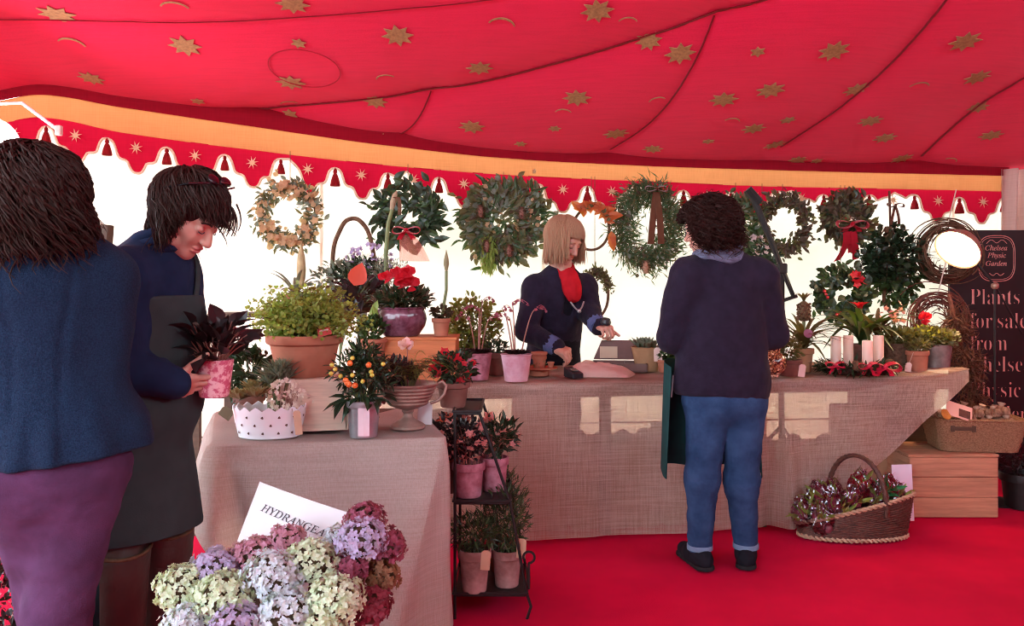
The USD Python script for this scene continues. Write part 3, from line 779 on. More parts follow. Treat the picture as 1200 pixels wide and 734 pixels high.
def potted(name, label, cat, px, Y, z, rt, rb, h, pm, style='rim', rim=0.24, group=None, sx=1.0, sy=1.0):
    b = at(px, Y, z)
    t = thing(name, label, cat, b, group=group)
    pr = pot_profile(rt, rb, h, rim) if style == 'rim' else cup_profile(rt, rb, h)
    t.pot = part(t, 'pot', lathe(pr, 32, b, sx, sy), pm, smooth=35)
    part(t, 'soil', lathe([(0, h * 0.87), (rt * 0.5, h * 0.88), (rt * 0.88, h * 0.84)][::-1], 20, b, sx, sy), M_SOIL)
    t.b, t.top = b, b + [0, 0, h]
    return t

def tag(t, p, w, h, m, tilt=0, string_to=None, name='tag', yaw=0):
    R = rot([0, 0, 1], yaw) @ rot([0, 1, 0], tilt)
    pts = np.array([(-w / 2, -h / 2), (w / 2, -h / 2), (w / 2, h / 2 - w * .25), (w / 2 - w * .25, h / 2), (-w / 2 + w * .25, h / 2), (-w / 2, h / 2 - w * .25)])
    v = np.vstack([np.c_[pts[:, 0], np.full(6, -0.001), pts[:, 1]], np.c_[pts[:, 0], np.full(6, 0.001), pts[:, 1]]])
    q = part(t, name, move(trimesh.convex.convex_hull(v), p, R), m)
    if string_to is not None:
        part(t, 'string', tube([np.asarray(p) + R @ [0, 0, h / 2 - 0.004], (np.asarray(p) + string_to) / 2 + [0, 0, 0.004], string_to], 0.0012, 4), M_CORD)
    return q

def strap(base, az, L, rise, droop, w, n=7, fold=0.25):
    """An arching strap leaf from base: rises, then falls outward."""
    t = np.linspace(0, 1, n)
    d = np.array([math.cos(az), math.sin(az), 0])
    p = np.asarray(base) + d * (L * (t * 0.55 + 0.35 * t ** 2))[:, None] + np.array([0, 0, 1.0]) * (L * (rise * t - droop * t ** 2.2))[:, None]
    s = np.array([-d[1], d[0], 0])
    ww = (w / 2 * np.minimum(1, 1.15 * (1 - t ** 2.5)) + 0.0008)[:, None]
    up = np.array([0, 0, 1.0]) * fold * ww
    return sheet(np.stack([p - s * ww + up, p, p + s * ww + up], 1))

def rosette(rng, c, r, n, w=0.5, lift=0.55, tmpl=None):
    tmpl = tmpl or leaf(w, 3, -0.25, 0.25, 0.65, 0.7)
    k = np.arange(n)
    a = k * 2.39996
    q = (k + 1) / n
    el = lift * (1.25 - q)
    d = np.stack([np.cos(a) * np.cos(el * 1.2), np.sin(a) * np.cos(el * 1.2), np.sin(el * 1.2)], 1)
    up = np.stack([-np.cos(a) * np.sin(el), -np.sin(a) * np.sin(el), np.cos(el)], 1)
    return scatter(tmpl, np.asarray(c) + 0 * d, d, up, r * (0.45 + 0.55 * q))

# ================================================================== WREATHS ON THE BACK WALL
def hanging(px):
    return float(fY(px)) - 0.17
def ellring(c, rx, ry, n=40):
    a = np.arange(n) / n * 2 * PI
    return c + np.stack([rx * np.cos(a), 0 * a, ry * np.sin(a)], 1)
def wreath(name, label, px, py, rx, ry, th, leaves, seed, group=None, Y=None, ring=M_TWIG, arc=(0, 2 * PI), ringr=0.009, cord=True, tangent=0.55, out=0.75, single=False):
    """leaves: (count, template, size in m, material) sets; rx, ry, th in pixels."""
    rng = np.random.default_rng(seed)
    Y = hanging(px) if Y is None else Y
    k = Y / FPX
    c = P(px, py, Y)
    t = thing(name, label, 'wreath', c - [0, 0, (ry + th / 2) * k], group=group)
    R0x, R0y = (rx - th / 2) * k, (ry - th / 2) * k
    part(t, 'ring', tube(ellring(c + [0, .012, 0], R0x, R0y), ringr if arc[1] < 6 else .007, 6, closed=True), ring, smooth=True)
    for n, tm, size, m in leaves:
        n, size = int(n * 2.2), size * 0.70
        a = arc[0] + (arc[1] - arc[0]) * rng.random(n)
        o = np.stack([np.cos(a), 0 * a, np.sin(a)], 1)
        tg = np.stack([-np.sin(a), 0 * a, np.cos(a)], 1)
        off = rng.normal(size=n) * th * k * 0.27 + th * k * .04
        pos = c + o * np.stack([R0x + off, 0 * a, R0y + off], 1) + tg * (rng.normal(size=n) * .01)[:, None] + np.array([0, -1, 0]) * (0.012 + 0.045 * rng.random(n))[:, None]
        d = unit(o * np.where(off > -0.006, out, -out)[:, None] + tg * (tangent * np.where(rng.random(n) < .75, 1, -1))[:, None] + 0.45 * rdirs(rng, n) + np.array([0, -0.3, 0]))
        up = unit(np.array([0, -1, 0.3]) + 0.6 * rdirs(rng, n))
        g_ = scatter(tm, pos - d * size * .42, d, up, size * (0.6 + 0.7 * rng.random(n)))
        if single:
            each(t, 'leaf', g_, len(tm[0]), m)
        else:
            part(t, 'foliage', g_, m, kind='stuff')
    if cord:
        top = c + [0, 0, R0y]
        part(t, 'hanging_cord', tube([top, [(px - CX) / FPX * (float(fY(px)) - 0.10), float(fY(px)) - 0.10, float(CAMH - (fB(px) - HY) / FPX * fY(px)) + 0.01]], 0.0022, 5), M_TWIG)
    t.c, t.k = c, k
    return t
def bow(t, c, s, m, tails=0.12, name='ribbon_bow', knot=True):
    c = np.asarray(c, float)
    out = []
    for sg in (-1, 1):
        a = np.linspace(0, 2 * PI, 14)
        p = np.stack([sg * s * 0.5 * (1 - np.cos(a)) * 0.9, -0.012 + 0.01 * np.sin(a), s * 0.30 * np.sin(a) * (0.4 + 0.6 * (1 - np.cos(a)) / 2)], 1)
        out.append(ribbon(c + p, (0, 1, 0.25), s * 0.42))
        if tails:
            tp = bez(c, c + [sg * s * 0.35, -0.02, -tails * 0.5], c + [sg * s * 0.45, 0.0, -tails], 8)
            out.append(ribbon(tp, (1, 0.3, 0), s * 0.32))
    if knot:
        out.append(blob(c + [0, -0.015, 0], (s * 0.14, s * 0.12, s * 0.16), 2))
    return part(t, name, join(out), m)
def cone_mesh(c, r, h, n=52):
    i = np.arange(n); q = (i + .5) / n
    a = i * 2.39996
    rr = r * np.sin(np.clip(q * 1.05 + .04, 0, 1) * PI) ** .7
    d = np.stack([np.cos(a), np.sin(a), .25 + 0 * a], 1)
    pos = np.asarray(c) + np.stack([rr * .55 * np.cos(a), rr * .55 * np.sin(a), (q - .5) * h], 1)
    return join([scatter(L_RD, pos, d, (0, 0, 1), r * .95), blob(c, (r * .62, r * .62, h * .46), 1)])
def dots(rng, c, n, spread, r):
    return join([blob(np.asarray(c) + rng.normal(size=3) * spread, r * (0.8 + 0.4 * rng.random()), 1) for _ in range(n)])
def fruits(t, rng, pts, r, m, name):
    for q in pts:
        part(t, name, blob(q, r * (0.85 + 0.3 * rng.random()), 2), m, smooth=True)

rw = np.random.default_rng(44)
w1 = wreath('dried_wreath', 'round wreath of cream dried flowers and olive leaves', 340, 252, 40, 43, 22, [(150, L_LN, .075, G_OLIVE), (110, L_OV, .06, G_GREY), (90, L_RD, .05, G_CREAM)], 1)
part(w1, 'dried_blossoms', flowers(rw, w1.c + np.stack([np.cos(q := np.concatenate([rw.normal(1.5, .5, 26), rw.normal(-1.9, .7, 44)])) * .16, -.06 - .02 * rw.random(70), np.sin(q) * .17], 1) + rw.normal(size=(70, 3)) * .02, 0.024, wild=.4, face=(0, -1, .2)), G_CREAM, kind='stuff')
w2 = wreath('evergreen_wreath', 'dark broad-leaved wreath with a red bow and pink gauze tail', 478, 253, 44, 41, 31, [(84, L_BIG, .12, G_DARK), (50, L_OV, .10, G_MID)], 2, single=True)
bow(w2, w2.c + [0, -.08, -.10], 0.10, M_REDRIB, 0.06)
gz = np.stack([bez(w2.c + [x, -.07, -.13], w2.c + [x * 1.6 + .03, -.10, -.2], w2.c + [x * 2.4 + .05 + .02 * math.sin(x * 90), -.08, -.30], 8) + [0, .012 * math.sin(x * 160), 0] for x in np.linspace(-.045, .05, 12)], 1)
part(w2, 'gauze_tail', sheet(gz), M_GAUZE, smooth=True)
w3 = wreath('eucalyptus_wreath', 'largest bushy wreath of eucalyptus and pink cones left of the blond woman', 590, 260, 52, 51, 38, [(260, L_OV, .09, G_OLIVE), (220, L_LN, .11, G_MID), (120, L_RD, .065, G_GREY), (70, L_OV, .08, G_BROWN), (36, L_RD, .05, G_CREAM)], 3, out=.95)
part(w3, 'hanging_spray', bush(rw, w3.c + [-.10, -.05, -.22], (.06, .04, .14), 90, .09, L_LN, .3, -.7), G_LIGHT, kind='stuff')
for q in ((-.15, .06), (-.11, -.17), (.12, .05), (.04, -.2)):
    part(w3, 'pine_cone', cone_mesh(w3.c + [q[0], -.08, q[1]], .026, .085), MATS.get('pink_cone') or plain('pink_cone', (0.34, 0.14, 0.10), .7, .4, 60))
w4 = wreath('autumn_ring', 'thin twig ring with orange autumn leaves beside the blond woman', 693, 268, 24, 28, 6, [(30, L_BIG, .085, G_AUTUMN), (16, L_OV, .06, G_OLIVE)], 4, arc=(.2, 2.2), single=True)
each(w4, 'dried_leaf', scatter(L_BIG, w4.c + [[.06, -.04, .10], [.10, -.05, .08], [-.06, -.04, .11], [.13, -.04, -.02], [.12, -.05, -.05]], [[1, 0, .4], [1, -.2, .1], [-.6, 0, .6], [.1, 0, -1], [.3, 0, -1]], (0, -1, .3), .11), len(L_BIG[0]), G_AUTUMN)
w5 = wreath('pine_wreath', 'tall oval pine wreath hung with a long brown ribbon', 758, 266, 43, 53, 28, [(620, L_NE, .095, G_MID), (460, L_NE, .085, G_OLIVE), (320, L_LN, .055, G_MID), (160, L_LN, .05, G_OLIVE), (60, L_OV, .05, G_GREY), (60, L_RD, .04, G_BROWN)], 5)
for sx in (-.035, .035):
    part(w5, 'ribbon_tail', ribbon(bez(w5.c + [.05, -.085, .23], w5.c + [.05 + sx * .7, -.10, .08], w5.c + [.05 + sx, -.075, -.12], 10), (1, .15, 0), .045), M_BRNRIB)
bow(w5, w5.c + [.05, -.09, .25], .085, M_BRNRIB, 0)
part(w5, 'pine_cone', cone_mesh(w5.c + [-.02, -.07, -.28], .028, .09), M_TAG)
w6 = wreath('leafy_wreath', 'green leafy wreath half hidden behind the curly dark hair', 862, 264, 32, 38, 22, [(130, L_OV, .08, G_MID), (90, L_LN, .09, G_OLIVE), (40, L_OV, .06, G_GREY)], 6)
w7 = wreath('brown_leaf_wreath', 'brown-green leaf wreath behind the black boom stand', 917, 263, 34, 38, 17, [(190, L_OV, .065, G_BROWN), (70, L_OV, .06, G_OLIVE), (30, L_RD, .04, G_DARK)], 7)
w8 = wreath('magnolia_wreath', 'thick brown-leaved wreath with a red ribbon trailing below it', 990, 256, 31, 33, 24, [(150, L_OV, .085, G_BROWN), (90, L_OV, .08, G_OLIVE), (40, L_OV, .08, G_DARK)], 8)
bow(w8, w8.c + [.01, -.1, -.05], .12, M_REDRIB, 0.05)
for x0, x1, z1 in ((-.03, -.09, -.30), (.02, .04, -.29), (-.01, .01, -.24)):
    part(w8, 'ribbon_tail', ribbon(bez(w8.c + [x0, -.10, -.10], w8.c + [x0, -.14, -.2], w8.c + [x1, -.09, z1], 9), unit([1, .3, .3]), .055), M_REDRIB)
w9 = wreath('holly_wreath', 'small green ivy and holly wreath with red berries low by the bromeliad', 985, 345, 34, 33, 22, [(120, L_RD, .075, G_DARK), (70, L_OV, .075, G_MID)], 9, Y=5.55)
fruits(w9, rw, w9.c + np.array([(-.12, -.07, .0), (-.13, -.07, .02), (-.11, -.07, -.02), (-.05, -.07, -.13), (-.03, -.07, -.12), (.0, -.07, -.14)]), .011, M_REDBERRY, 'berry')
part(w9, 'red_blossom', flowers(rw, w9.c + [.09, -.08, .09] + rw.normal(size=(9, 3)) * .022, .030), F_RED)
w10 = wreath('wispy_ring', 'wispy half-bare ring below the autumn leaf ring', 697, 346, 21, 32, 10, [(120, L_LN, .055, G_OLIVE), (60, L_RD, .03, G_BROWN)], 10, arc=(.2, 2.6))
w13 = wreath('leafy_spray', 'loose spray of small leaves and white blossom behind the boom stand', 893, 306, 24, 30, 34, [(130, L_OV, .055, G_DARK), (60, L_OV, .06, G_MID)], 13)
part(w13, 'white_blossoms', flowers(rw, w13.c + [-.05, -.05, .13] + rw.normal(size=(40, 3)) * [.04, .01, .04], .022), F_WHITE, kind='stuff')

def twig_ring(name, label, px, py, Y, r, seed, m, n=46, wild=.16, tuft=0):
    rng = np.random.default_rng(seed)
    c = P(px, py, Y); k = Y / FPX
    t = thing(name, label, 'wreath', c - [0, 0, r * k])
    tw = []
    for i in range(n):
        a0 = rng.random() * 2 * PI; a = a0 + np.linspace(0, 1.6 + 1.6 * rng.random(), 12)
        rr = r * k * (1 + wild * rng.normal() + wild * 1.1 * np.linspace(-.3, 1, 12) * rng.normal())
        tw.append(tube(c + np.stack([rr * np.cos(a), .03 * rng.normal() + .015 * np.sin(a * 3 + i), rr * np.sin(a)], 1), np.linspace(.0055, .002, 12), 4))
    part(t, 'woven_twigs', join(tw), m, kind='stuff')
    if tuft:
        part(t, 'loose_twig_ends', bush(rng, c, (r * k, .05, r * k), tuft, .12, L_NE, 1.0, 0, .8, .8), m, kind='stuff')
    part(t, 'hanging_cord', tube([c + [0, 0, r * k], c + [.06, .0, r * k + .24]], .004, 5), M_CORD)
    return t
twig_ring('twig_wreath', 'round twig wreath hanging behind the lit work lamp', 1110, 296, 5.6, 31, 21, M_TWIG, 95, .13, 70)
twig_ring('loose_twig_wreath', 'loose brown twig wreath beside the black sign', 1098, 376, 5.45, 27, 22, M_TWIGRED, 60, .22, 60)
# dried brown bundle hanging down beside the sign
rng = np.random.default_rng(23)
c = P(1122, 410, 5.2)
t = thing('dried_bundle', 'bushy brown bundle of dried twigs at the end of the counter', 'dried twigs', P(1128, 480, 5.2))
for q, R_, n in ((P(1122, 385, 5.2), (.10, .07, .16), 260), (P(1135, 430, 5.2), (.11, .08, .17), 300), (P(1142, 468, 5.2), (.09, .07, .10), 150)):
    part(t, 'dried_twigs', bush(rng, q, R_, n, .10, L_NE, .8, -.2, 1.0, .2), leafy('dried_brown_twigs', [(0.12, 0.05, 0.03), (0.22, 0.10, 0.06), (0.34, 0.17, 0.10)], .8, .2) if 'dried_brown_twigs' not in MATS else MATS['dried_brown_twigs'], kind='stuff')
part(t, 'stalk', tube([P(1112, 345, 5.2), P(1130, 420, 5.2), P(1145, 480, 5.2), at(1150, 5.2, 0.0)], .012, 6), M_TWIGRED)

# hanging ball of evergreen over the bromeliad
c = P(1040, 305, 5.62); k = 5.62 / FPX
t = thing('evergreen_bunch', 'large dark bunch of glossy round-leaved evergreen hung from a brown bow', 'evergreen bunch', c - [0, 0, .35])
rng = np.random.default_rng(30)
part(t, 'foliage', bush(rng, c + [.04, 0, .02], (.21, .12, .22), 360, .066, L_RD, .8, .1, .7, .2), G_DARK, kind='stuff')
part(t, 'foliage', bush(rng, c + [-.09, 0, -.02], (.13, .09, .16), 160, .060, L_RD, .8, .1, .7, .2), G_DARK, kind='stuff')
part(t, 'foliage', bush(rng, c + [.06, .0, -.16], (.17, .1, .16), 170, .07, L_RD, .8, .0, .7, .2), G_MID, kind='stuff')
part(t, 'foliage', scatter(L_RD, c + np.array([[.20, -.02, .0], [.22, -.02, -.02], [.2, 0, -.06], [.21, 0, -.08], [.17, 0, -.1]]), [[1, 0, .2], [1, 0, -.3], [.9, 0, .3], [.8, 0, -.5], [.5, 0, -1]], (0, -1, .4), .075), G_DARK)
part(t, 'branch', stemset(rng, c + [0, 0, .22], c, (.18, .1, .2), 16, .005, .01), M_TWIG)
part(t, 'hanging_cord', tube([c + [.02, 0, .2], c + [.03, 0.04, .46]], .008, 6), M_BRNRIB)
bow(t, c + [.04, -.02, .36], .06, M_BRNRIB, .13)
part(t, 'twig_loop', tube(ellring(c + [.06, -.02, -.24], .09, .12)[:31], .014, 6), M_TWIG, smooth=True)

# ================================================================== ON THE SMALL TABLE
ZT_ = TT + 0.009
rng = np.random.default_rng(101)
# --- scalloped white planter with bees
b = at(316, 3.06, ZT_)
t = thing('succulent_planter', 'white oval planter with zigzag rim and bee print, full of succulents', 'planter', b)
sx, sy = 1.0, 0.72
n = 72
a = np.arange(n) / n * 2 * PI
prof = [(0.0, 0.0), (.106, 0.0), (.110, .003), (.110, .008), (.112, .014), (.122, .055), (.128, .090)]
zig = .012 * np.abs(((a / (2 * PI) * 18) % 1) - .5) * 2
G = [np.stack([r * np.cos(a) * sx, r * np.sin(a) * sy, 0 * a + z], 1) for r, z in prof]
G.append(np.stack([.131 * np.cos(a) * sx, .131 * np.sin(a) * sy, .100 + zig * 1.2], 1))
G.append(np.stack([.127 * np.cos(a) * sx, .127 * np.sin(a) * sy, .100 + zig * 1.2], 1))
G.append(np.stack([.118 * np.cos(a) * sx, .118 * np.sin(a) * sy, 0 * a + .07], 1))
part(t, 'pot', move(sheet(np.array(G), close=True), b), M_ENAMEL, smooth=40)
part(t, 'soil', lathe([(.118, .075), (.06, .082), (0, .084)], 20, b, sx, sy), M_SOIL)
for i in range(17):
    aa = -PI * (.06 + .88 * (i % 6 + .5 * (i // 6 % 2)) / 6); z = .022 + .028 * (i // 6)
    r = .113 + (.131 - .113) * z / .1
    q = b + [r * math.cos(aa) * sx, r * math.sin(aa) * sy, z]
    nrm = unit([math.cos(aa) / sx, math.sin(aa) / sy, -.1])
    part(t, 'bee_print', scatter(lobed(3, 1, .4, 0), q + nrm * .0012, unit(np.cross(nrm, [.3, .2, 1]) + [0, 0, .4 * math.sin(i * 2.1)]), nrm, .0058), M_BEE)
for q, r, nn in ((b + [-.095, -.03, .135], .075, 26), (b + [-.035, -.045, .145], .072, 26), (b + [-.065, .025, .165], .065, 22), (b + [-.005, .01, .15], .055, 20)):
    part(t, 'succulent_rosette', rosette(rng, q, r, nn, .42, .7), G_SUCC)
for i, q in enumerate([(-.01, .03, .18), (.03, .02, .205), (.01, .05, .225), (.055, .04, .20), (-.02, .055, .20), (.035, .05, .23)]):
    part(t, 'succulent_stem', tube([b + np.array(q) * [.6, .6, 0] + [0, 0, .08], b + np.array(q)], .006, 5), M_STEM)
    part(t, 'spiky_succulent', rosette(rng, b + q, .085, 26, .2, .95, leaf(.2, 3, -.05, .3, .3)), G_GREY)
part(t, 'white_blossoms', flowers(rng, shell_pts(rng, b + [.066, -.03, .145], (.062, .045, .062), 110), .0095), F_WHITE, kind='stuff')
part(t, 'blossom_stems', stemset(rng, b + [.06, 0, .08], b + [.075, -.02, .15], (.06, .04, .05), 26, .0012), M_STEMRED)
part(t, 'trailing_blossoms', flowers(rng, b + np.array([[.115, -.04, .15], [.13, -.03, .165], [.14, -.02, .15], [.125, -.05, .13], [.15, -.03, .14], [.16, -.02, .125]]), .010), F_WHITE)
tag(t, b + [-.135, -.06, .092], .045, .04, M_OLV := plain('olive_label', (.16, .13, .07), .7, .2, 20), 35, name='label')
tag(t, b + [.12, -.075, .06], .026, .085, M_TAG, -6, b + [.09, -.06, .115])

# --- pale crate and the big maidenhair pot on it
b = at(366, 3.24, ZT_)
cz = .197
t = thing('pine_crate', 'pale pine crate lifting the big fern pot on the small table', 'crate', b)
Rc = rot([0, 0, 1], 13)
for sgn in (-1, 1):
    part(t, 'side_board', box(b + Rc @ [sgn * .1235, 0, cz / 2], (.011, .25, cz - .012), Rc), M_WOODPALE)
for sgn in (-1, 1):
    part(t, 'front_board' if sgn < 0 else 'back_board', box(b + Rc @ [0, sgn * .1195, cz / 2], (.258, .011, cz - .012), Rc, .002), M_WOODPALE)
for i in range(3):
    part(t, 'top_board', box(b + Rc @ [0, -.084 + .084 * i, cz - .006], (.262, .081, .011), Rc, .002), M_WOODPALE)
b = at(357, 3.24, ZT_ + cz)
t = thing('maidenhair_fern', 'large terracotta bowl pot of bright green maidenhair fern', 'potted fern', b)
part(t, 'pot', lathe([(0, 0), (.098, 0), (.102, .004), (.128, .118), (.140, .124), (.143, .130), (.144, .150), (.141, .156), (.134, .156), (.130, .147), (.122, .12)], 40, b), M_TERRA, smooth=35)
part(t, 'soil', lathe([(.125, .125), (.06, .135), (0, .138)], 24, b), M_SOIL)
lt = lobed(3, 1, .25, .1)
fr = [];fl = []
for i in range(170):
    az = rng.random() * 2 * PI; L = .12 + .14 * rng.random(); el = .35 + 1.1 * rng.random()
    e = b + np.array([math.cos(az) * math.cos(el) * L * 1.05, math.sin(az) * math.cos(el) * L * .85, .14 + math.sin(el) * L * .82])
    s0 = b + [math.cos(az) * .06, math.sin(az) * .06, .135]
    m_ = (s0 + e) / 2 + [0, 0, .05]
    p_ = bez(s0, m_, e - [0, 0, .02], 9)
    fr.append(tube(p_, .0012, 3, caps=False))
    for j in range(3, 9):
        for w_ in range(7):
            q = p_[j] + rng.normal(size=3) * .021
            fl.append(q)
fl = np.array(fl)
part(t, 'frond_stems', join(fr), G_PURPLE, kind='stuff')
nf = len(fl)
part(t, 'fronds', scatter(lt, fl, unit(rdirs(rng, nf) + [0, 0, -.3]), unit(np.array([0, -.5, .9]) + .6 * rdirs(rng, nf)), .0070 * (.7 + .8 * rng.random(nf))), G_LIGHT, kind='stuff')
part(t, 'frond_tips', scatter(lt, q := shell_pts(rng, b + [.08, 0, .26], (.12, .08, .08), 140), rdirs(rng, 140), unit(np.array([0, -.5, .9]) + .6 * rdirs(rng, 140)), .010), G_YELLOW, kind='stuff')
rl_ = tag(t, b + [.098, -.11, .178], .05, .04, M_TAGRED, -12, name='red_label')
part(rl_, 'label_print', box(b + [.098, -.1115, .178], (.034, .0012, .006), rot([0, 1, 0], -12)), M_TAGPALE)

# --- jerusalem cherry in a zinc bucket
b = at(426, 3.05, ZT_)
t = thing('winter_cherry', 'orange-berried winter cherry in a small zinc bucket', 'potted plant', b)
part(t, 'bucket', lathe([(0, 0), (.047, 0), (.049, .003), (.0575, .105), (.0605, .107), (.063, .112), (.064, .128), (.062, .131), (.059, .129), (.056, .11)], 32, b), M_ZINC, smooth=35)
part(t, 'soil', lathe([(.056, .112), (0, .118)], 16, b), M_SOIL)
part(t, 'plant_label', slab(np.array([[b + [.012 + x, -.0655 + .004 * abs(x) * 30, z] for x in (-.02, 0, .02)] for z in (.012, .05, .085, .11)]), .0015), plain('pale_pink_label', (.72, .55, .60), .6, .1, 10))
tops = [b + q for q in ((0, 0, .20), (-.03, 0, .24), (.03, 0, .23), (0, 0, .29))]
part(t, 'stems', stemset(rng, b + [0, 0, .11], b + [0, 0, .22], (.1, .07, .1), 16, .003, .01), M_STEM)
part(t, 'foliage', join([bush(rng, q, (.105, .085, .075) if i < 3 else (.06, .05, .06), 95, .05, L_LN, .9, .2, .5) for i, q in enumerate(tops)]), G_DARK, kind='stuff')
each(t, 'skirt_leaf', bush(rng, b + [0, 0, .135], (.11, .08, .03), 44, .08, leaf(.3, 3, .3, .2), 1.0, -.2, .3, .5), 12, G_DARK)
part(t, 'tip_leaves', bush(rng, b + [.0, -.02, .30], (.06, .05, .05), 50, .035, L_LN, .9, .3, .5), G_MID, kind='stuff')
for px, py in ((410, 426), (432, 428), (405, 446), (407, 449), (416, 452), (409, 451)):
    part(t, 'berry', blob(P(px, py, 2.955), .0105, 2), M_ORANGEBERRY, 'ripe orange berry', smooth=True)
for px, py in ((389, 428), (388, 438), (435, 436), (436, 440), (413, 440), (425, 447), (449, 427), (413, 420), (399, 441), (393, 433)):
    part(t, 'berry', blob(P(px, py, 2.965), .008, 2), M_YELLOWBERRY, 'unripe yellow berry', smooth=True)

# --- bronze urn
b = at(478, 3.22, ZT_)
t = thing('pedestal_urn', 'ribbed bronze pedestal urn with looped handles and ferns', 'urn', b)
pr = [(0, 0), (.062, 0), (.066, .004), (.066, .012), (.058, .018), (.046, .024), (.030, .034), (.019, .044), (.017, .056), (.021, .062), (.024, .066), (.022, .071), (.045, .078), (.072, .090)]
for i in range(5):
    z = .090 + i * .014
    r = .074 + .0075 * i
    pr += [(r, z + .002), (r + .005, z + .007), (r + .002, z + .012)]
pr += [(.112, .163), (.116, .168), (.112, .172), (.104, .168), (.095, .15)]
part(t, 'bowl', lathe(pr, 40, b), M_BRONZE, smooth=40)
for sg in (-1, 1):
    part(t, 'handle', tube(b + np.array([[sg * .085, 0, .095], [sg * .115, 0, .105], [sg * .138, 0, .13], [sg * .145, 0, .16], [sg * .130, 0, .178], [sg * .112, 0, .168]]), .006, 7), M_BRONZE, smooth=True)
part(t, 'soil', lathe([(.1, .15), (0, .16)], 16, b), M_SOIL)
for i in range(46):
    az = rng.random() * 2 * PI; L = .10 + .11 * rng.random()
    p_ = bez(b + [.02 * math.cos(az), .02 * math.sin(az), .15], b + [L * .4 * math.cos(az), L * .35 * math.sin(az), .2 + L * .65], b + [L * math.cos(az), L * .8 * math.sin(az), .17 + L * .55 * rng.random()], 12)
    tt = np.linspace(0, 1, 12)
    d = unit(np.gradient(p_, axis=0)); s = unit(np.cross(d, [0, 0, 1]))
    lv = [scatter(L_NE, p_[2:], unit(s[2:] * sg + d[2:] * .5), np.array([0, 0, 1.0]), .05 * (1.1 - tt[2:])) for sg in (-1, 1)]
    part(t, 'fern_frond', join(lv + [tube(p_, .0012, 3, caps=False)]), G_OLIVE if i % 3 else G_YELLOW)
part(t, 'dark_foliage', bush(rng, b + [-.05, 0, .21], (.08, .07, .06), 90, .05, L_OV, .9, .3, .5), G_PURPLE, kind='stuff')
ft = P(476, 404, 3.2)
part(t, 'flower_stalk', tube(bez(b + [0, 0, .16], b + [.0, 0, .3], ft, 8), .0022, 5), M_STEMRED)
part(t, 'cyclamen_flower', scatter(leaf(.75, 4, -.25, -.15, .6, .6), np.repeat([ft + [0, 0, -.008]], 11, 0), unit(np.array([[-.9, -.2, .5], [.9, -.2, .5], [-.4, -.5, .9], [.4, -.4, .9], [0, .4, 1], [.0, -.8, .3], [-.7, -.6, .1], [.7, -.5, .1], [-.2, -.9, .5], [.3, -.9, .1], [.1, .1, 1]])), (0, -1, .6), .038), leafy('petal_pale_pink', [(.85, .58, .66), (.9, .74, .78)], .5, .4), smooth=True)
solo('price_card', box(P(498, 487, 3.33) + [0, 0, 0], (.058, .003, .10), rot([0, 0, 1], -12) @ rot([1, 0, 0], -4)), M_CARD, 'small white price card standing behind the bronze urn', 'card')

# --- dark leafy pot behind the white planter
t = potted('dark_leaf_plant', 'dark evergreen plant standing behind the white bee planter', 'potted plant', 291, 3.35, ZT_, .065, .05, .11, M_DARKCLAY)
each(t, 'leaf', bush(rng, t.top + [0, 0, .085], (.105, .09, .12), 150, .066, L_OV, .8, .2, .6), 12, G_DARK)
part(t, 'stems', stemset(rng, t.top - [0, 0, .02], t.top + [0, 0, .09], (.1, .08, .1), 12, .003), M_STEM)

# ================================================================== BEHIND: STAGING, BASKET AND TALL STEMS
ZC = CT + 0.006
b = np.array([-1.24, 4.62, 0.0])
t = thing('plant_staging', 'dark wooden plant staging behind the fern', 'shelf', b)
for z, d in ((.72, .12), (1.12, .0)):
    part(t, 'shelf_board', box(b + [0, d * 0 + (.14 if z > 1 else -.14), z], (.82, .28, .022), bevel=.003), M_WOODDARK)
for sx in (-1, 1):
    for y, z in ((-.24, .71), (.26, 1.11)):
        part(t, 'leg', box(b + [sx * .38, y, z / 2], (.04, .04, z)), M_WOODDARK)
# willow basket of lavender-flowered greenery
b = np.array([-.885, 4.76, 1.132])
t = thing('willow_basket', 'tall-handled willow basket of dark greenery with lavender flowers', 'basket', b)
wv = []
for i in range(12):
    r = .105 + .035 * i / 11
    a = np.arange(64) / 64 * 2 * PI
    rr = r + .005 * np.cos(a * 16 + PI * (i % 2))
    wv.append(tube(b + np.stack([rr * np.cos(a), rr * .85 * np.sin(a), 0 * a + .008 + .0125 * i], 1), .0065, 4, closed=True))
part(t, 'weave', join(wv), M_TWIG, kind='stuff', smooth=True)
h = np.linspace(0, PI, 26)
part(t, 'handle', tube(b + np.stack([.122 * np.cos(h), .01 * np.sin(h * 9), .14 + .385 * np.sin(h) ** .75], 1), .012, 7), M_TWIG, smooth=True)
part(t, 'foliage', bush(rng, b + [.06, -.05, .21], (.19, .12, .10), 300, .075, L_LN, .8, .4, .6), G_DARK, kind='stuff')
part(t, 'foliage', bush(rng, b + [-.02, -.08, .20], (.22, .1, .10), 130, .06, L_OV, .8, .4, .6), G_GREY, kind='stuff')
part(t, 'lavender_flowers', flowers(rng, shell_pts(rng, b + [.10, -.06, .29], (.13, .07, .09), 90), .014), F_LAV, kind='stuff')
part(t, 'flower_stems', stemset(rng, b + [.08, -.04, .16], b + [.1, -.06, .28], (.13, .07, .08), 30, .0013), M_STEM)
part(t, 'basket_liner', lathe([(.11, .12), (0, .13)], 16, b), M_SOIL)
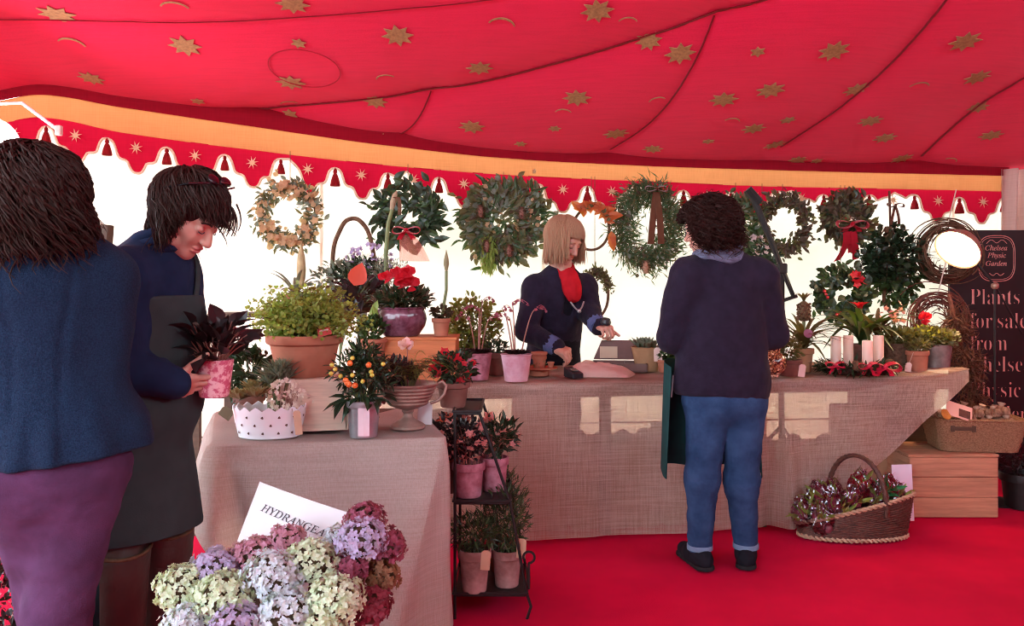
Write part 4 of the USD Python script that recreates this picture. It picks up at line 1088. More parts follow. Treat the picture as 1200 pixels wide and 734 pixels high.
# agave-like spiky plant left of it, red spathe, spear bud
t = potted('spiky_plant', 'spiky grey-green plant with one thick buff bud behind the fern', 'potted plant', 346, 4.72, 1.132, .06, .045, .10, M_TERRA)
for az in np.arange(16) * 2.4:
    part(t, 'leaf', strap(t.top - [0, 0, .01], az, .20 + .06 * rng.random(), .9 * rng.random() + .3, .4, .022), G_GREY)
part(t, 'bud_stalk', tube([t.top - [0, 0, .03], t.top + [.03, -.02, .12], P(353, 325, 4.68)], .010, 7), M_STEM, smooth=True)
part(t, 'flower_bud', lathe([(.006, 0), (.022, .05), (.026, .10), (.021, .17), (.010, .22), (.002, .245)], 12, P(353, 338, 4.68)), plain('buff_bud', (.42, .32, .15), .6, .3, 20), smooth=True)
t = potted('anthurium', 'plant with one red spathe leaning out behind the fern', 'potted plant', 398, 4.47, .732, .07, .05, .12, M_DARKCLAY)
part(t, 'stems', join([tube(bez(t.top, t.top + [0, 0, .25], q, 9), .004, 5) for q in (P(418, 335, 4.4), P(432, 330, 4.42), P(405, 330, 4.42), P(440, 345, 4.42))]), M_STEM)
each(t, 'leaf', bush(rng, P(420, 345, 4.45), (.16, .09, .10), 60, .085, L_OV, .8, .3, .5), 12, G_PURPLE)
part(t, 'red_spathe', scatter(leaf(.8, 5, .1, .1, .35, .8), P(415, 335, 4.34), (.4, -.2, 1), (.3, -1, .2), .125), leafy('spathe_red', [(.62, .09, .06), (.7, .12, .08)], .4, .3), smooth=True)
t = potted('amaryllis', 'tall amaryllis stem with a drooping bud, seen before the red-bowed wreath', 'potted plant', 456, 4.64, ZC, .055, .045, .09, M_TERRA)
part(t, 'flower_stem', tube([t.top - [0, 0, .02], P(452, 300, 4.62), P(455, 262, 4.6), P(461, 240, 4.6)], [.013, .012, .011, .010], 9), M_STEM, smooth=True)
bd = np.array([P(459, 246, 4.6), P(461, 236, 4.6), P(463, 228, 4.6), P(465, 224, 4.6)])
part(t, 'flower_bud', tube(bd, [.011, .017, .013, .003], 9), plain('fading_bud', (.35, .27, .16), .7, .35, 30), smooth=True)
part(t, 'dried_sheath', ribbon(bez(P(462, 232, 4.58), P(470, 226, 4.57), P(468, 252, 4.58), 8), (1, .2, 0), .02), M_TWIG)
part(t, 'grey_foliage', bush(rng, P(457, 318, 4.5), (.12, .08, .07), 160, .035, L_LN, .9, .5, .5), G_GREY, kind='stuff')

# orange box on the counter with the purple bowl
b0, b1 = at(449, 4.22, 0), at(535, 4.22, 0)
bw = b1[0] - b0[0]
b = np.array([(b0[0] + b1[0]) / 2, 4.36, ZC])
t = thing('orange_box', 'orange-brown wooden box under the purple bowl', 'box', b)
M_ORB = plain('orange_wood', (.55, .17, .06), .6, .25, 5, bump=.1, stretch=(1, 8, 8))
H_ = .222
for i in range(3):
    part(t, 'top_board', box(b + [0, -.093 + .093 * i, H_ - .008], (bw, .09, .015), bevel=.002), M_ORB)
for i in range(2):
    part(t, 'front_board', box(b + [0, -.13, .052 + .104 * i], (bw - .01, .014, .10), bevel=.002), M_ORB)
    part(t, 'back_board', box(b + [0, .13, .052 + .104 * i], (bw - .01, .014, .10), bevel=.002), M_ORB)
for sx in (-1, 1):
    part(t, 'side_board', box(b + [sx * (bw / 2 - .012), 0, .1], (.014, .24, .2)), M_ORB)
zb = ZC + H_ + .001
b = at(470, 4.32, zb)
t = thing('purple_bowl', 'shiny purple glazed bowl of red cyclamen on the orange box', 'planter', b)
part(t, 'bowl', lathe([(0, 0), (.085, 0), (.09, .004), (.122, .05), (.130, .085), (.125, .115), (.117, .135), (.121, .142), (.118, .146), (.11, .14), (.11, .12)], 36, b), M_PURPLEGLAZE, smooth=40)
part(t, 'soil', lathe([(.11, .12), (0, .13)], 16, b), M_SOIL)
part(t, 'foliage', bush(rng, b + [0, 0, .185], (.17, .12, .07), 230, .06, L_OV, .9, .3, .5), G_DARK, kind='stuff')
part(t, 'foliage', bush(rng, b + [.02, -.05, .18], (.16, .09, .06), 90, .06, L_LN, .9, .3, .5), G_BROWN, kind='stuff')
for px, py, s in ((474, 330, .05), (467, 325, .05), (482, 335, .05), (452, 327, .04), (478, 322, .045), (470, 335, .04)):
    q = P(px, py, 4.25)
    part(t, 'cyclamen_flower', scatter(leaf(.8, 4, -.2, -.1, .6, .7), np.repeat([q], 6, 0), unit(np.array([[-.8, -.2, .6], [.8, -.2, .6], [-.3, -.5, .9], [.4, -.4, .9], [0, .4, 1], [.2, -.8, -.4]]) + .2 * rdirs(rng, 6)), (0, -1, .2), s * 1.15), F_RED)
part(t, 'flower_stalks', join([tube(bez(b + [x, 0, .14], b + [x, -.03, .2], P(px, py, 4.25), 6), .002, 4) for x, px, py in ((-.02, 452, 327), (0, 470, 335), (.01, 474, 330), (.03, 482, 335))]), M_STEMRED)
t = potted('budding_bulb', 'small terracotta pot with one tall spear-tipped flower stem', 'potted plant', 517, 4.30, zb, .048, .034, .09, M_TERRA)
part(t, 'foliage', bush(rng, t.top + [0, 0, .03], (.06, .05, .035), 80, .04, L_OV, .9, .3, .5), G_BROWN, kind='stuff')
part(t, 'flower_stem', tube([t.top - [0, 0, .02], P(523, 340, 4.3), P(523, 318, 4.3)], .0075, 8), M_STEM, smooth=True)
part(t, 'flower_bud', lathe([(.006, 0), (.014, .035), (.012, .06), (.005, .09), (.001, .108)], 10, P(523, 318, 4.3)), plain('olive_bud', (.26, .22, .10), .6, .3, 20), smooth=True)
# small pot beside it on a block
b = at(438, 4.22, ZC)
t = thing('wooden_block', 'small dark wooden block under a little terracotta pot', 'block', b)
part(t, 'block', box(b + [0, 0, .065], (.085, .11, .13), bevel=.004), M_WOODDARK)
t = potted('seedling_pot', 'little terracotta pot of pale green leaves between fern and purple bowl', 'potted plant', 438, 4.22, ZC + .131, .068, .05, .085, M_TERRA)
part(t, 'foliage', bush(rng, t.top + [-.01, -.01, .05], (.08, .06, .07), 90, .055, L_OV, .8, .5, .5), G_MID, kind='stuff')
each(t, 'tall_leaf', bush(rng, t.top + [0, 0, .10], (.03, .03, .05), 12, .07, L_OV, .4, .9, .3), 12, G_LIGHT)

# ================================================================== PLANT STAND
sx0, sx1, sy0, sy1 = -.212, .045, 3.30, 3.60
b = np.array([(sx0 + sx1) / 2, (sy0 + sy1) / 2, 0.0])
t = thing('plant_stand', 'black iron three-tier plant stand beside the small table', 'plant stand', b)
SH = (.10, .455, .80)
XR = (sx1, -.02, -.135)
for i, z in enumerate(SH):
    xr = XR[i]
    part(t, 'shelf', box([(sx0 + xr) / 2, b[1], z - .006], (xr - sx0 + .02, sy1 - sy0 + .03, .012), bevel=.003), M_BLACKMETAL)
    part(t, 'shelf_rim', tube([(sx0 - .015, sy0 - .02, z + .003), (xr + .015, sy0 - .02, z + .003), (xr + .015, sy1 + .02, z + .003), (sx0 - .015, sy1 + .02, z + .003)], .005, 6, closed=True), M_BLACKMETAL)
for y in (sy0 - .012, sy1 + .012):
    part(t, 'leg', tube([(sx0 - .008, y, .80), (sx0 - .008, y, .3), (sx0 - .008, y, .0)], .006, 7), M_BLACKMETAL, smooth=True)
    part(t, 'leg', tube([(XR[2] + .008, y, .80), (XR[1] + .012, y, .455), (sx1 + .012, y, .10), (sx1 + .028, y, .05), (sx1 + .012, y, .0)], .006, 7), M_BLACKMETAL, smooth=True)
part(t, 'scroll', tube([(sx1 + .02, sy0 - .02, .1 + .10 * q + .02) for q in np.linspace(0, 1, 3)] + [(sx1 + .02 + .022 * math.sin(q), sy0 - .02, .24 + .022 * (1 - math.cos(q)) - .02) for q in np.linspace(0, 5, 12)], .005, 6), M_BLACKMETAL)
def bloom(t, c, R, nl, nf, lm, fm, ls=.045, fs=.015, tm=L_OV):
    part(t, 'foliage', bush(rng, c, R, nl, ls, tm, .85, .35, .5), lm, kind='stuff')
    part(t, 'stems', stemset(rng, t.top - [0, 0, .02], c, R, 14, .0025), M_STEMRED)
    if nf:
        part(t, 'flowers', flowers(rng, shell_pts(rng, c, np.asarray(R) * .95, nf), fs), fm, kind='stuff')
t = potted('poinsettia', 'dark pot of red-flowered plant on the top tier of the iron stand', 'potted plant', 531, 3.42, SH[2] + .001, .068, .05, .10, M_DARKCLAY)
bloom(t, t.top + [0, 0, .055], (.095, .08, .075), 180, 22, G_DARK, F_RED, .048, .02)
def clay(label, px, Y, z, rt, h, m=M_TERRAPINK, **k):
    return potted('flowering_pot_plant', label, 'potted plant', px, Y, z, rt, rt * .76, h, m, **k)
t = clay('pink-flowered plant in a mottled pot, front of the middle tier', 549, 3.37, SH[1] + .001, .066, .135)
bloom(t, t.top + [-.02, 0, .09], (.10, .08, .10), 210, 60, G_PURPLE, F_PINK, .042, .013)
t = clay('coral-flowered plant with long dark leaves, right end of the middle tier', 579, 3.47, SH[1] + .001, .060, .135)
bloom(t, t.top + [.01, 0, .085], (.095, .08, .09), 150, 16, G_DARK, F_PINK, .06, .022, leaf(.34, 3, .25, .2))
t = clay('orange-flowered plant on the middle tier half hidden by the table cloth', 524, 3.44, SH[1] + .001, .06, .13, M_DARKCLAY)
bloom(t, t.top + [0, 0, .09], (.08, .08, .10), 150, 40, G_PURPLE, leafy('petal_coral', [(.55, .08, .05), (.7, .18, .12)], .5, .3), .042, .015)
def tagged(label, px, Y, rt, h, R, lm, tagp):
    t = potted('tagged_pot_plant', label, 'potted plant', px, Y, SH[0] + .001, rt, rt * .72, h, M_TERRALIME)
    c = t.top + [0, 0, R[2] * .85]
    part(t, 'foliage', bush(rng, c, R, 230, .06, L_NE, .8, .3, .8), lm, kind='stuff')
    part(t, 'foliage', bush(rng, c, R, 110, .05, L_LN, .8, .3, .6), G_MID, kind='stuff')
    part(t, 'stems', stemset(rng, t.top - [0, 0, .02], c, R, 12, .0025), M_STEM)
    if tagp is not None:
        tag(t, tagp, .036, .075, M_TAG, 4, t.top + [rt * .9, -.02, -.004])
tagged('tagged limed pot at the front of the bottom tier', 556, 3.32, .066, .165, (.11, .09, .075), G_DARK, P(569, 657, 3.26))
tagged('tagged limed pot on the bottom tier beside the iron leg', 594, 3.38, .064, .145, (.10, .09, .14), G_DARK, P(611, 643, 3.32))
t = potted('tagged_pot_plant', 'dark pot of feathery greenery at the back of the bottom tier', 'potted plant', 588, 3.55, SH[0] + .001, .06, .045, .13, M_TERRA)
part(t, 'foliage', bush(rng, t.top + [.0, 0, .15], (.12, .09, .16), 330, .07, L_NE, .8, .3, .8), G_MID, kind='stuff')

# ================================================================== HYDRANGEAS AND THEIR CARD
hb = np.array([-.545, 2.12, 0.0])
t = thing('flower_bucket', 'tall zinc bucket holding the dried hydrangeas', 'bucket', hb)
part(t, 'bucket', lathe([(0, 0), (.12, 0), (.125, .005), (.16, .40), (.167, .405), (.166, .412), (.158, .408), (.12, .02), (0, .02)], 32, hb), M_ZINC, smooth=35)
HC = {'pale_green': [(.52, .60, .46), (.70, .76, .62), (.84, .82, .76)], 'ice_blue': [(.50, .54, .66), (.70, .74, .80), (.86, .86, .88)], 'lilac': [(.40, .32, .52), (.60, .54, .70), (.76, .72, .80)],
      'rose_grey': [(.46, .20, .30), (.68, .48, .56), (.80, .74, .76)], 'plum': [(.26, .05, .10), (.46, .14, .26), (.66, .40, .50)], 'olive_rust': [(.22, .10, .05), (.36, .22, .10), (.45, .30, .18)], 'deep_red': [(.20, .02, .04), (.32, .04, .08), (.40, .10, .14)]}
HM = {k: leafy(f'floret_{k}', v, .65, .3) for k, v in HC.items()}
F4 = lobed(4, 1, .42, .3, 4)
HEADS = [(216, 690, 2.06, .062, 'pale_green', 'creamy green hydrangea head, outermost on the side of the aproned woman'), (252, 668, 2.10, .056, 'lilac', 'violet-blue hydrangea head behind the creamy green one'),
         (262, 702, 2.0, .066, 'pale_green', 'pale green hydrangea head low beside the dark gap'), (300, 655, 2.14, .060, 'rose_grey', 'pink-grey hydrangea head just under the edge of the card'),
         (336, 636, 2.17, .050, 'rose_grey', 'small dusky pink hydrangea head against the white card'), (320, 678, 2.02, .066, 'ice_blue', 'silvery blue hydrangea head in the middle of the bunch'),
         (365, 660, 2.08, .062, 'pale_green', 'whitish hydrangea head in the middle below the lettering'), (398, 636, 2.2, .044, 'ice_blue', 'small white hydrangea head at the corner of the card'),
         (424, 634, 2.12, .058, 'lilac', 'pale lilac hydrangea head below the plum one'), (428, 610, 2.19, .048, 'plum', 'plum pink hydrangea head topmost of the bunch'), (452, 640, 2.17, .050, 'plum', 'reddish plum hydrangea head outermost by the table cloth'),
         (336, 722, 1.96, .066, 'ice_blue', 'icy blue hydrangea head lowest in the middle'), (392, 705, 1.98, .064, 'pale_green', 'greenish white hydrangea head low under the rusty one'), (276, 738, 1.94, .062, 'lilac', 'lilac hydrangea head at the bottom edge beside the dark gap'),
         (222, 738, 1.96, .062, 'ice_blue', 'bluish hydrangea head at the bottom under the creamy green one'), (408, 668, 2.1, .048, 'plum', 'wine-red hydrangea head between the white and the lilac ones'), (446, 676, 2.14, .046, 'olive_rust', 'rusty olive hydrangea head below the plum ones'),
         (432, 712, 2.06, .054, 'deep_red', 'dark red hydrangea head low by the table cloth'), (374, 742, 1.95, .06, 'pale_green', 'pale hydrangea head at the bottom edge under the greenish white one')]
for px, py, Y, r, cm, lab in HEADS:
    c = P(px, py, Y)
    t = thing('hydrangea_head', lab, 'hydrangea', c - [0, 0, r * .8], group='dried hydrangea heads in the bunch')
    nfl = int(520 * (r / .06) ** 2)
    u = rdirs(rng, nfl)
    u = u[u[:, 2] > -.55]
    lump = 1 + .42 * (meshkit.fbm(u * 2.2 + 10 * px, 2, 3)[:, None] - .5)
    pos = c + u * r * lump * (.82 + .28 * rng.random((len(u), 1))) * [1, 1, .86]
    fc = unit(u + .45 * rdirs(rng, len(u)))
    part(t, 'florets', scatter(F4, pos, unit(np.cross(fc, rdirs(rng, len(u)))), fc, .0080 * (.7 + .7 * rng.random(len(u)))), HM[cm], kind='stuff')
    part(t, 'flower_core', blob(c, r * .72, 2, .2, 3), G_BROWN)
    part(t, 'stem', tube(bez(c - [0, 0, r * .5], [c[0] * .5 + hb[0] * .5, c[1] * .5 + hb[1] * .5, .42], hb + [(c[0] - hb[0]) * .15, (c[1] - hb[1]) * .15, .05], 10), .004, 5), M_TWIG)
c0, c1, c3 = P(304, 565, 2.33), P(408, 601, 2.33), P(262, 648, 2.30)
t = thing('name_card', 'white card lettered HYDRANGEA stuck behind the hydrangea heads', 'sign', (c0 + c1 + c3) / 3)
ux = unit(c1 - c0); uz = unit((c0 - c3) - ux * ((c0 - c3) @ ux)); uy = np.cross(uz, ux)
Rk = np.stack([ux, uy, uz], 1)
cw, chh = np.linalg.norm(c1 - c0) + .02, np.linalg.norm(c3 - c0) + .06
cc = c0 + ux * cw / 2 - uz * chh / 2
GX = np.array([[cc + ux * x + uz * z + uy * (-.01 + .06 * (x / cw) ** 2) for x in np.linspace(-cw / 2, cw / 2, 9)] for z in np.linspace(-chh / 2, chh / 2, 5)])
part(t, 'card', slab(GX, .002), M_CARD, smooth=30)
def letters(text, height, depth=.002, face='bold', thin=0.0):
    """Lettering in a serif face, reading along +x, extruded along +z."""
    from PIL import Image, ImageDraw, ImageFont
    from shapely import affinity, box as sbox, union_all
    try:
        fp = glob.glob('/opt/blender-*/*/datafiles/fonts/NotoSansMath-*')[0]
        font = ImageFont.truetype(fp, 110)
        o = 0x1D400 if face == 'bold' else 0x1D434
        tx = ''.join(chr(0x210E) if (c == 'h' and face != 'bold') else chr(o + ord(c) - 65) if c.isupper() else chr(o + 26 + ord(c) - 97) if c.islower() else c for c in text)
        x0, y0, x1, y1 = font.getbbox(tx, anchor='ls')
        im = Image.new('L', (x1 - x0 + 8, y1 - y0 + 8))
        ImageDraw.Draw(im).text((4 - x0, 4 - y0), tx, 255, font, anchor='ls')
        on = np.pad(np.asarray(im) > 127, ((0, 0), (1, 1))).astype(np.int8)
        rows_, starts = np.nonzero(np.diff(on, axis=1) == 1)
        ends = np.nonzero(np.diff(on, axis=1) == -1)[1]
        sh = union_all(sbox(starts, -rows_ - 1, ends, -rows_)).buffer(.6).buffer(-.6 - thin).simplify(.6)
        s = height / 75.0
        sh = affinity.affine_transform(sh, [s, 0, 0, s, -4 * s, (4 - y0) * s])
        return V0(trimesh.util.concatenate([trimesh.creation.extrude_polygon(q, depth, engine='earcut') for q in getattr(sh, 'geoms', [sh]) if q.area > 1e-9]))
    except Exception:
        return V0(meshkit.text_mesh(text, height, depth))
v, f = letters('HYDRANGEA', .019, .0012, 'italic')
v = v / 1.0
kx = .245 / (v[:, 0].max() - v[:, 0].min())
tp0 = P(306, 598, 2.325); tp1 = P(379, 628, 2.325)
kx = np.linalg.norm(tp1 - tp0) / (v[:, 0].max() - v[:, 0].min())
tx = unit(tp1 - tp0); tx = unit(tx - uy * (tx @ uy)); tz = np.cross(tx, uy)
o = cc + ux * ((tp0 - cc) @ ux) + uz * ((tp0 - cc) @ uz)
X_ = v[:, 0] * kx
w = o + tx * X_[:, None] + tz * v[:, 1:2] * kx
xl = (w - cc) @ ux
w = w + uy * (-.01 + .06 * (xl / cw) ** 2 - .0022 - v[:, 2])[:, None]
part(t, 'lettering', (w, f), M_INK)

# ================================================================== ON THE COUNTER, BETWEEN THE PLANTS AND THE TILL
rng = np.random.default_rng(202)
def echeveria(label, px, Y, rt, h, m, stalks, seed):
    r_ = np.random.default_rng(seed)
    t = potted('echeveria', label, 'potted succulent', px, Y, ZC, rt, rt * .74, h, m, 'cup')
    part(t, 'leaf_rosette', join([rosette(r_, t.top + [x, y, .0], .055, 22, .42, .5) for x, y in ((-.03, -.01), (.03, -.01), (0, .02), (.0, -.03))]), G_PURPLE, kind='stuff')
    for (qx, qy), arch in stalks:
        e = P(qx, qy, Y - .02)
        s0 = t.top + [(e[0] - t.top[0]) * .25, 0, 0]
        pth = bez(s0, [s0[0] * .4 + e[0] * .6, e[1], e[2] + .0], e, 10)
        part(t, 'flower_stalk', tube(pth, np.linspace(.004, .002, 10), 5), M_STEMRED)
        tipp = spline([pth[-1], e + [arch * .5, 0, .018], e + [arch, -.01, -.004]], 9)
        part(t, 'flower_spray', join([tube(tipp, .0016, 4), flowers(r_, tipp + r_.normal(size=(9, 3)) * .004 - [0, 0, .008], .010, face=(0, -.4, -.6))]), F_MAUVE)
    return t
echeveria('dark echeveria with leaning flower stalks in a red-washed pot', 560, 4.33, .072, .135, M_TERRAPINK, [((562, 362), -.09), ((566, 352), .06), ((548, 372), -.06), ((575, 372), .05)], 31)
echeveria('dark echeveria with arching pink flower stalks in a lilac-washed pot', 605, 4.27, .078, .135, M_LILACPOT, [((588, 362), .05), ((600, 355), .08), ((596, 372), -.07), ((628, 362), .05)], 32)
t = potted('clay_pot_plant', 'dark red clay pot between and behind the two echeverias', 'potted plant', 581, 4.55, ZC, .06, .045, .12, M_DARKCLAY)
part(t, 'foliage', bush(rng, t.top + [0, 0, .03], (.07, .06, .04), 80, .05, L_LN, .9, .3, .5), G_DARK, kind='stuff')
t = potted('golden_shrub', 'bushy yellow-green shrub behind the echeverias', 'potted shrub', 553, 4.78, ZC, .085, .065, .13, M_DARKCLAY)
part(t, 'foliage', bush(rng, t.top + [0, 0, .14], (.17, .13, .16), 330, .045, L_RD, .8, .3, .6), G_YELLOW, kind='stuff')
part(t, 'foliage', bush(rng, t.top + [.02, 0, .10], (.16, .13, .13), 170, .045, L_OV, .8, .3, .6), G_OLIVE, kind='stuff')
part(t, 'stems', stemset(rng, t.top - [0, 0, .02], t.top + [0, 0, .14], (.15, .1, .15), 18, .003), M_TWIG)
b = at(632, 4.5, ZC)
t = thing('pot_saucer', 'wide terracotta saucer holding a tiny stacked pot beside the lilac pot', 'saucer', b)
part(t, 'saucer', lathe([(0, .0), (.045, 0), (.05, .004), (.05, .03), (.095, .040), (.097, .046), (.09, .048), (.05, .042), (0, .04)], 30, b), M_TERRA, smooth=40)
b2 = b + [.0, 0, .0415]
t = thing('mini_pot', 'tiny double-rimmed terracotta pot standing on the saucer', 'pot', b2)
part(t, 'pot', lathe([(0, 0), (.030, 0), (.034, .045), (.038, .047), (.041, .062), (.036, .064), (.038, .068), (.042, .072), (.044, .084), (.040, .086), (.0, .084)], 22, b2), M_TERRA, smooth=35)
part(t, 'moss_band', bush(rng, b2 + [0, -.005, .022], (.037, .037, .02), 30, .016, L_OV, 1, 0, .6, .9), G_OLIVE, kind='stuff')
b2 = b + [.06, -.02, .0465]
solo('mini_pot', lathe([(0, 0), (.012, 0), (.017, .022), (.019, .023), (.019, .03), (.016, .03), (.013, .01), (0, .01)], 16, b2), M_TERRA, 'thimble-sized clay pot on the edge of the saucer', 'pot', smooth=35)
# little black card reader and the crumpled bag
c = at(672, 4.42, ZC)
t = thing('card_reader', 'small black hand-held gadget lying on the burlap by the crumpled bag', 'gadget', c)
R_ = rot([0, 0, 1], 30) @ rot([1, 0, 0], 18)
part(t, 'body', trimesh.convex.convex_hull((np.array([(x, y, z * (1.5 if y > 0 else .7)) for x in (-.03, .03) for y in (-.045, .045) for z in (0, .035)] + [(x, y, .02) for x in (-.034, .034) for y in (-.04, .04)]) @ rot([0, 0, 1], 30).T) + c), plain('black_plastic', (.02, .022, .028), .35, .2, 20))
part(t, 'screen', box(c + rot([0, 0, 1], 30) @ np.array([0, -.006, .0405]), (.04, .035, .002), rot([0, 0, 1], 30) @ rot([1, 0, 0], 17)), plain('dark_screen', (.05, .07, .09), .15, .1, 10))
c = at(703, 4.5, ZC)
n1, n2 = 40, 26
gu, gv = np.meshgrid(np.linspace(-1, 1, n1), np.linspace(-1, 1, n2))
hz = np.clip(1 - gu ** 2, 0, 1) ** .5 * np.clip(1 - gv ** 2, 0, 1) ** .5 * (.035 + .05 * meshkit.fbm(np.dstack([gu * 2.6 + 4, gv * 2.2, 0 * gu]), 4, 12) + .035 * np.exp(-((gu + .55) / .3) ** 2))
M_BAG = mat('crinkled_film', {'g': ('principled_bsdf', {'base_color': (.80, .52, .46), 'roughness': .25}), 't': ('translucent_bsdf', {'color': (.9, .6, .5)}), 'tr': ('transparent_bsdf', {}), 'a': ('mix_closure', {'fac': .35}), 'b': ('mix_closure', {'fac': .25})},
            [('g.BSDF', 'a.closure1'), ('t.BSDF', 'a.closure2'), ('a.closure', 'b.closure1'), ('tr.BSDF', 'b.closure2')], 'b.closure')
bag = sheet(np.dstack([c[0] + gu * .17 + gv * .03, c[1] + gv * .085 + gu * -.02, c[2] + .002 + hz]))
solo('crumpled_bag', bag, M_BAG, 'crumpled pinkish clear bag lying in front of the cash box', 'bag', smooth=True)
# cash box with its lid up
c = at(726, 4.78, ZC)
t = thing('cash_box', 'open brown cash box with a pale note stuck in its lid', 'cash box', c)
M_CASH = plain('brown_tin', (.14, .075, .065), .45, .2, 12, metal=.2)
R_ = rot([0, 0, 1], -6)
for q, s in (((0, 0, .004), (.30, .20, .008)), ((0, -.097, .024), (.30, .006, .048)), ((0, .097, .024), (.30, .006, .048)), ((-.147, 0, .024), (.006, .2, .048)), ((.147, 0, .024), (.006, .2, .048))):
    part(t, 'tray_floor' if s[2] < .01 else 'tray_side', box(c + R_ @ np.array(q), s, R_), M_CASH)
lw = np.array([[-.145, .10, .052], [.145, .10, .052], [.10, .135, .155], [-.10, .135, .155]])
lid = trimesh.convex.convex_hull(np.vstack([lw, lw + [0, .012, .004]]) @ R_.T + c)
lid_ = part(t, 'lid', lid, M_CASH)
part(lid_, 'lid_note', slab(np.array([[c + R_ @ np.array([x, .098 + (z - .052) * .34 - .006, z]) for x in (-.11, -.01)] for z in (.060, .125)]), .002), plain('buff_note', (.52, .42, .30), .7, .08, 8))
part(t, 'divider', box(c + R_ @ np.array([.03, 0, .024]), (.004, .19, .036), R_), M_CASH)
# clay pot of upright succulents with a tag
t = potted('succulent_pot', 'tall tan pot of upright grey succulents with a hanging price tag', 'potted succulent', 758, 4.76, ZC, .088, .06, .135, plain('tan_clay', (.42, .24, .13), .8, .25, 10, bump=.15), 'cup')
part(t, 'succulents', join([rosette(rng, t.top + [x, y, -.01], .075 + .03 * rng.random(), 16, .3, 1.25, leaf(.34, 3, -.05, .3, .4)) for x, y in ((-.045, 0), (.0, .02), (.04, 0), (.0, -.04), (-.02, -.02))]), G_GREY, kind='stuff')
tag(t, t.top + [.045, -.10, -.035], .045, .075, M_TAGPALE, -2, t.top + [.04, -.085, .01])
t = potted('green_pot_plant', 'small green plant partly behind the woman in jeans, by the tan pot', 'potted plant', 782, 4.68, ZC, .06, .045, .07, M_TERRA)
part(t, 'foliage', bush(rng, t.top + [0, 0, .035], (.075, .06, .05), 120, .05, L_OV, .9, .3, .5), G_MID, kind='stuff')

# ================================================================== RIGHT END OF THE COUNTER
b = at(906, 4.46, ZC)
t = thing('mosaic_vase', 'round amber mosaic glass vase beside the woman in jeans', 'vase', b)
pf = [(0, 0), (.03, 0), (.034, .006)] + [(.068 * math.sin(q), .072 - .068 * math.cos(q)) for q in np.linspace(.5, 2.6, 14)] + [(.036, .136), (.038, .15), (.034, .15), (.03, .13)]
def mosaic():
    nodes = {'tc': ('texture_coordinate', {}), 'v': ('voronoi_texture', {'scale': 75.0}), 'e': ('voronoi_texture', {'scale': 75.0, 'feature': 'distance_to_edge'}), 's': ('separate_color', {}),
             'r': ('rgb_ramp', {'ramp': [(0, (.10, .04, .02)), (.4, (.35, .16, .07)), (.7, (.6, .34, .16)), (1, (.8, .6, .4))]}), 'r2': ('rgb_ramp', {'ramp': [(0, (0, 0, 0)), (.06, (0, 0, 0)), (.1, (1, 1, 1)), (1, (1, 1, 1))]}),
             'm': ('mix_color', {'blend_type': 'multiply', 'fac': 1.0}), 'p': ('principled_bsdf', {'roughness': .15, 'coat_weight': .5})}
    return mat('amber_mosaic', nodes, [('tc.object', 'v.vector'), ('tc.object', 'e.vector'), ('v.color', 's.color'), ('s.r', 'r.fac'), ('e.distance', 'r2.fac'), ('r.color', 'm.a'), ('r2.color', 'm.b'), ('m.result', 'p.base_color')], 'p.BSDF')
part(t, 'vase', lathe(pf, 32, b), mosaic(), smooth=40)
t = potted('tagged_dark_pot', 'dark clay pot of small leaves with a curled paper label near the mosaic vase', 'potted plant', 925, 4.52, ZC, .068, .055, .085, M_DARKCLAY)
part(t, 'foliage', bush(rng, t.top + [0, 0, .05], (.075, .06, .06), 150, .035, L_OV, .9, .3, .5), G_OLIVE, kind='stuff')
tag(t, t.b + [.035, -.095, .036], .035, .065, M_TAGPALE, 8, name='paper_label')
def strap_plant(name, label, cat, px, Y, rt, h, m, nl, L, w, lm, seed, rise=(.35, 1.2), droop=(.4, .9)):
    r_ = np.random.default_rng(seed)
    t = potted(name, label, cat, px, Y, ZC, rt, rt * .7, h, m)
    for i in range(nl):
        az = i * 2.39996 + .3 * r_.random()
        part(t, 'leaf', strap(t.top + [0, 0, -.01 + .04 * i / nl], az, L * (.8 + .4 * r_.random()), r_.uniform(*rise), r_.uniform(*droop), w), lm, smooth=True)
    return t
t = strap_plant('ornamental_pineapple', 'ornamental pineapple plant with a small fruit on its stalk', 'potted pineapple', 942, 4.70, .055, .13, plain('tan_pot', (.40, .22, .12), .8, .2, 10), 40, .27, .021, G_OLIVE, 41, (.45, 1.15), (.35, .75))
q = P(942, 377, 4.70)
part(t, 'fruit_stalk', tube([t.top, q], .009, 7), M_STEM)
fr_ = lathe([(0, 0), (.022, .004), (.032, .03), (.033, .07), (.025, .10), (.01, .112), (0, .112)], 20, q)
part(t, 'fruit', fr_, plain('pineapple_rind', (.16, .10, .04), .6, .5, 70, bump=.8, bscale=90), smooth=True)
part(t, 'fruit_scales', join([blob(q + [.0325 * math.cos(i * 2.4), .0325 * math.sin(i * 2.4), .008 + .0019 * i], (.009, .009, .007), 0) for i in range(48)]), M_TWIG, kind='stuff')
part(t, 'fruit_crown', join([strap(q + [0, 0, .11], i * 2.4, .06, 1.1, .3, .012, 5) for i in range(14)]), G_OLIVE)
part(t, 'pink_label', lathe([(0, -.001), (.034, 0), (.034, .003), (0, .004)], 20), plain('mauve_label', (.36, .12, .18), .6, .2, 15)) if False else None
part(t, 'round_label', move(lathe([(0, 0), (.024, 0), (.024, .003), (0, .003)][::-1], 20), P(947, 391, 4.58), rot([1, 0, 0], 80)), plain('mauve_label', (.30, .10, .16), .6, .2, 15))
t = strap_plant('guzmania', 'broad-leaved bromeliad with a red bract behind the candles', 'potted bromeliad', 1010, 4.88, .085, .14, M_DARKCLAY, 34, .36, .036, G_MID, 42, (.7, 1.25), (.5, .95))
part(t, 'red_bract', join([strap(t.top + [-.02, -.02, .20], i * 2.4, .06, 1.0, .3, .024, 5) for i in range(12)]), F_RED)
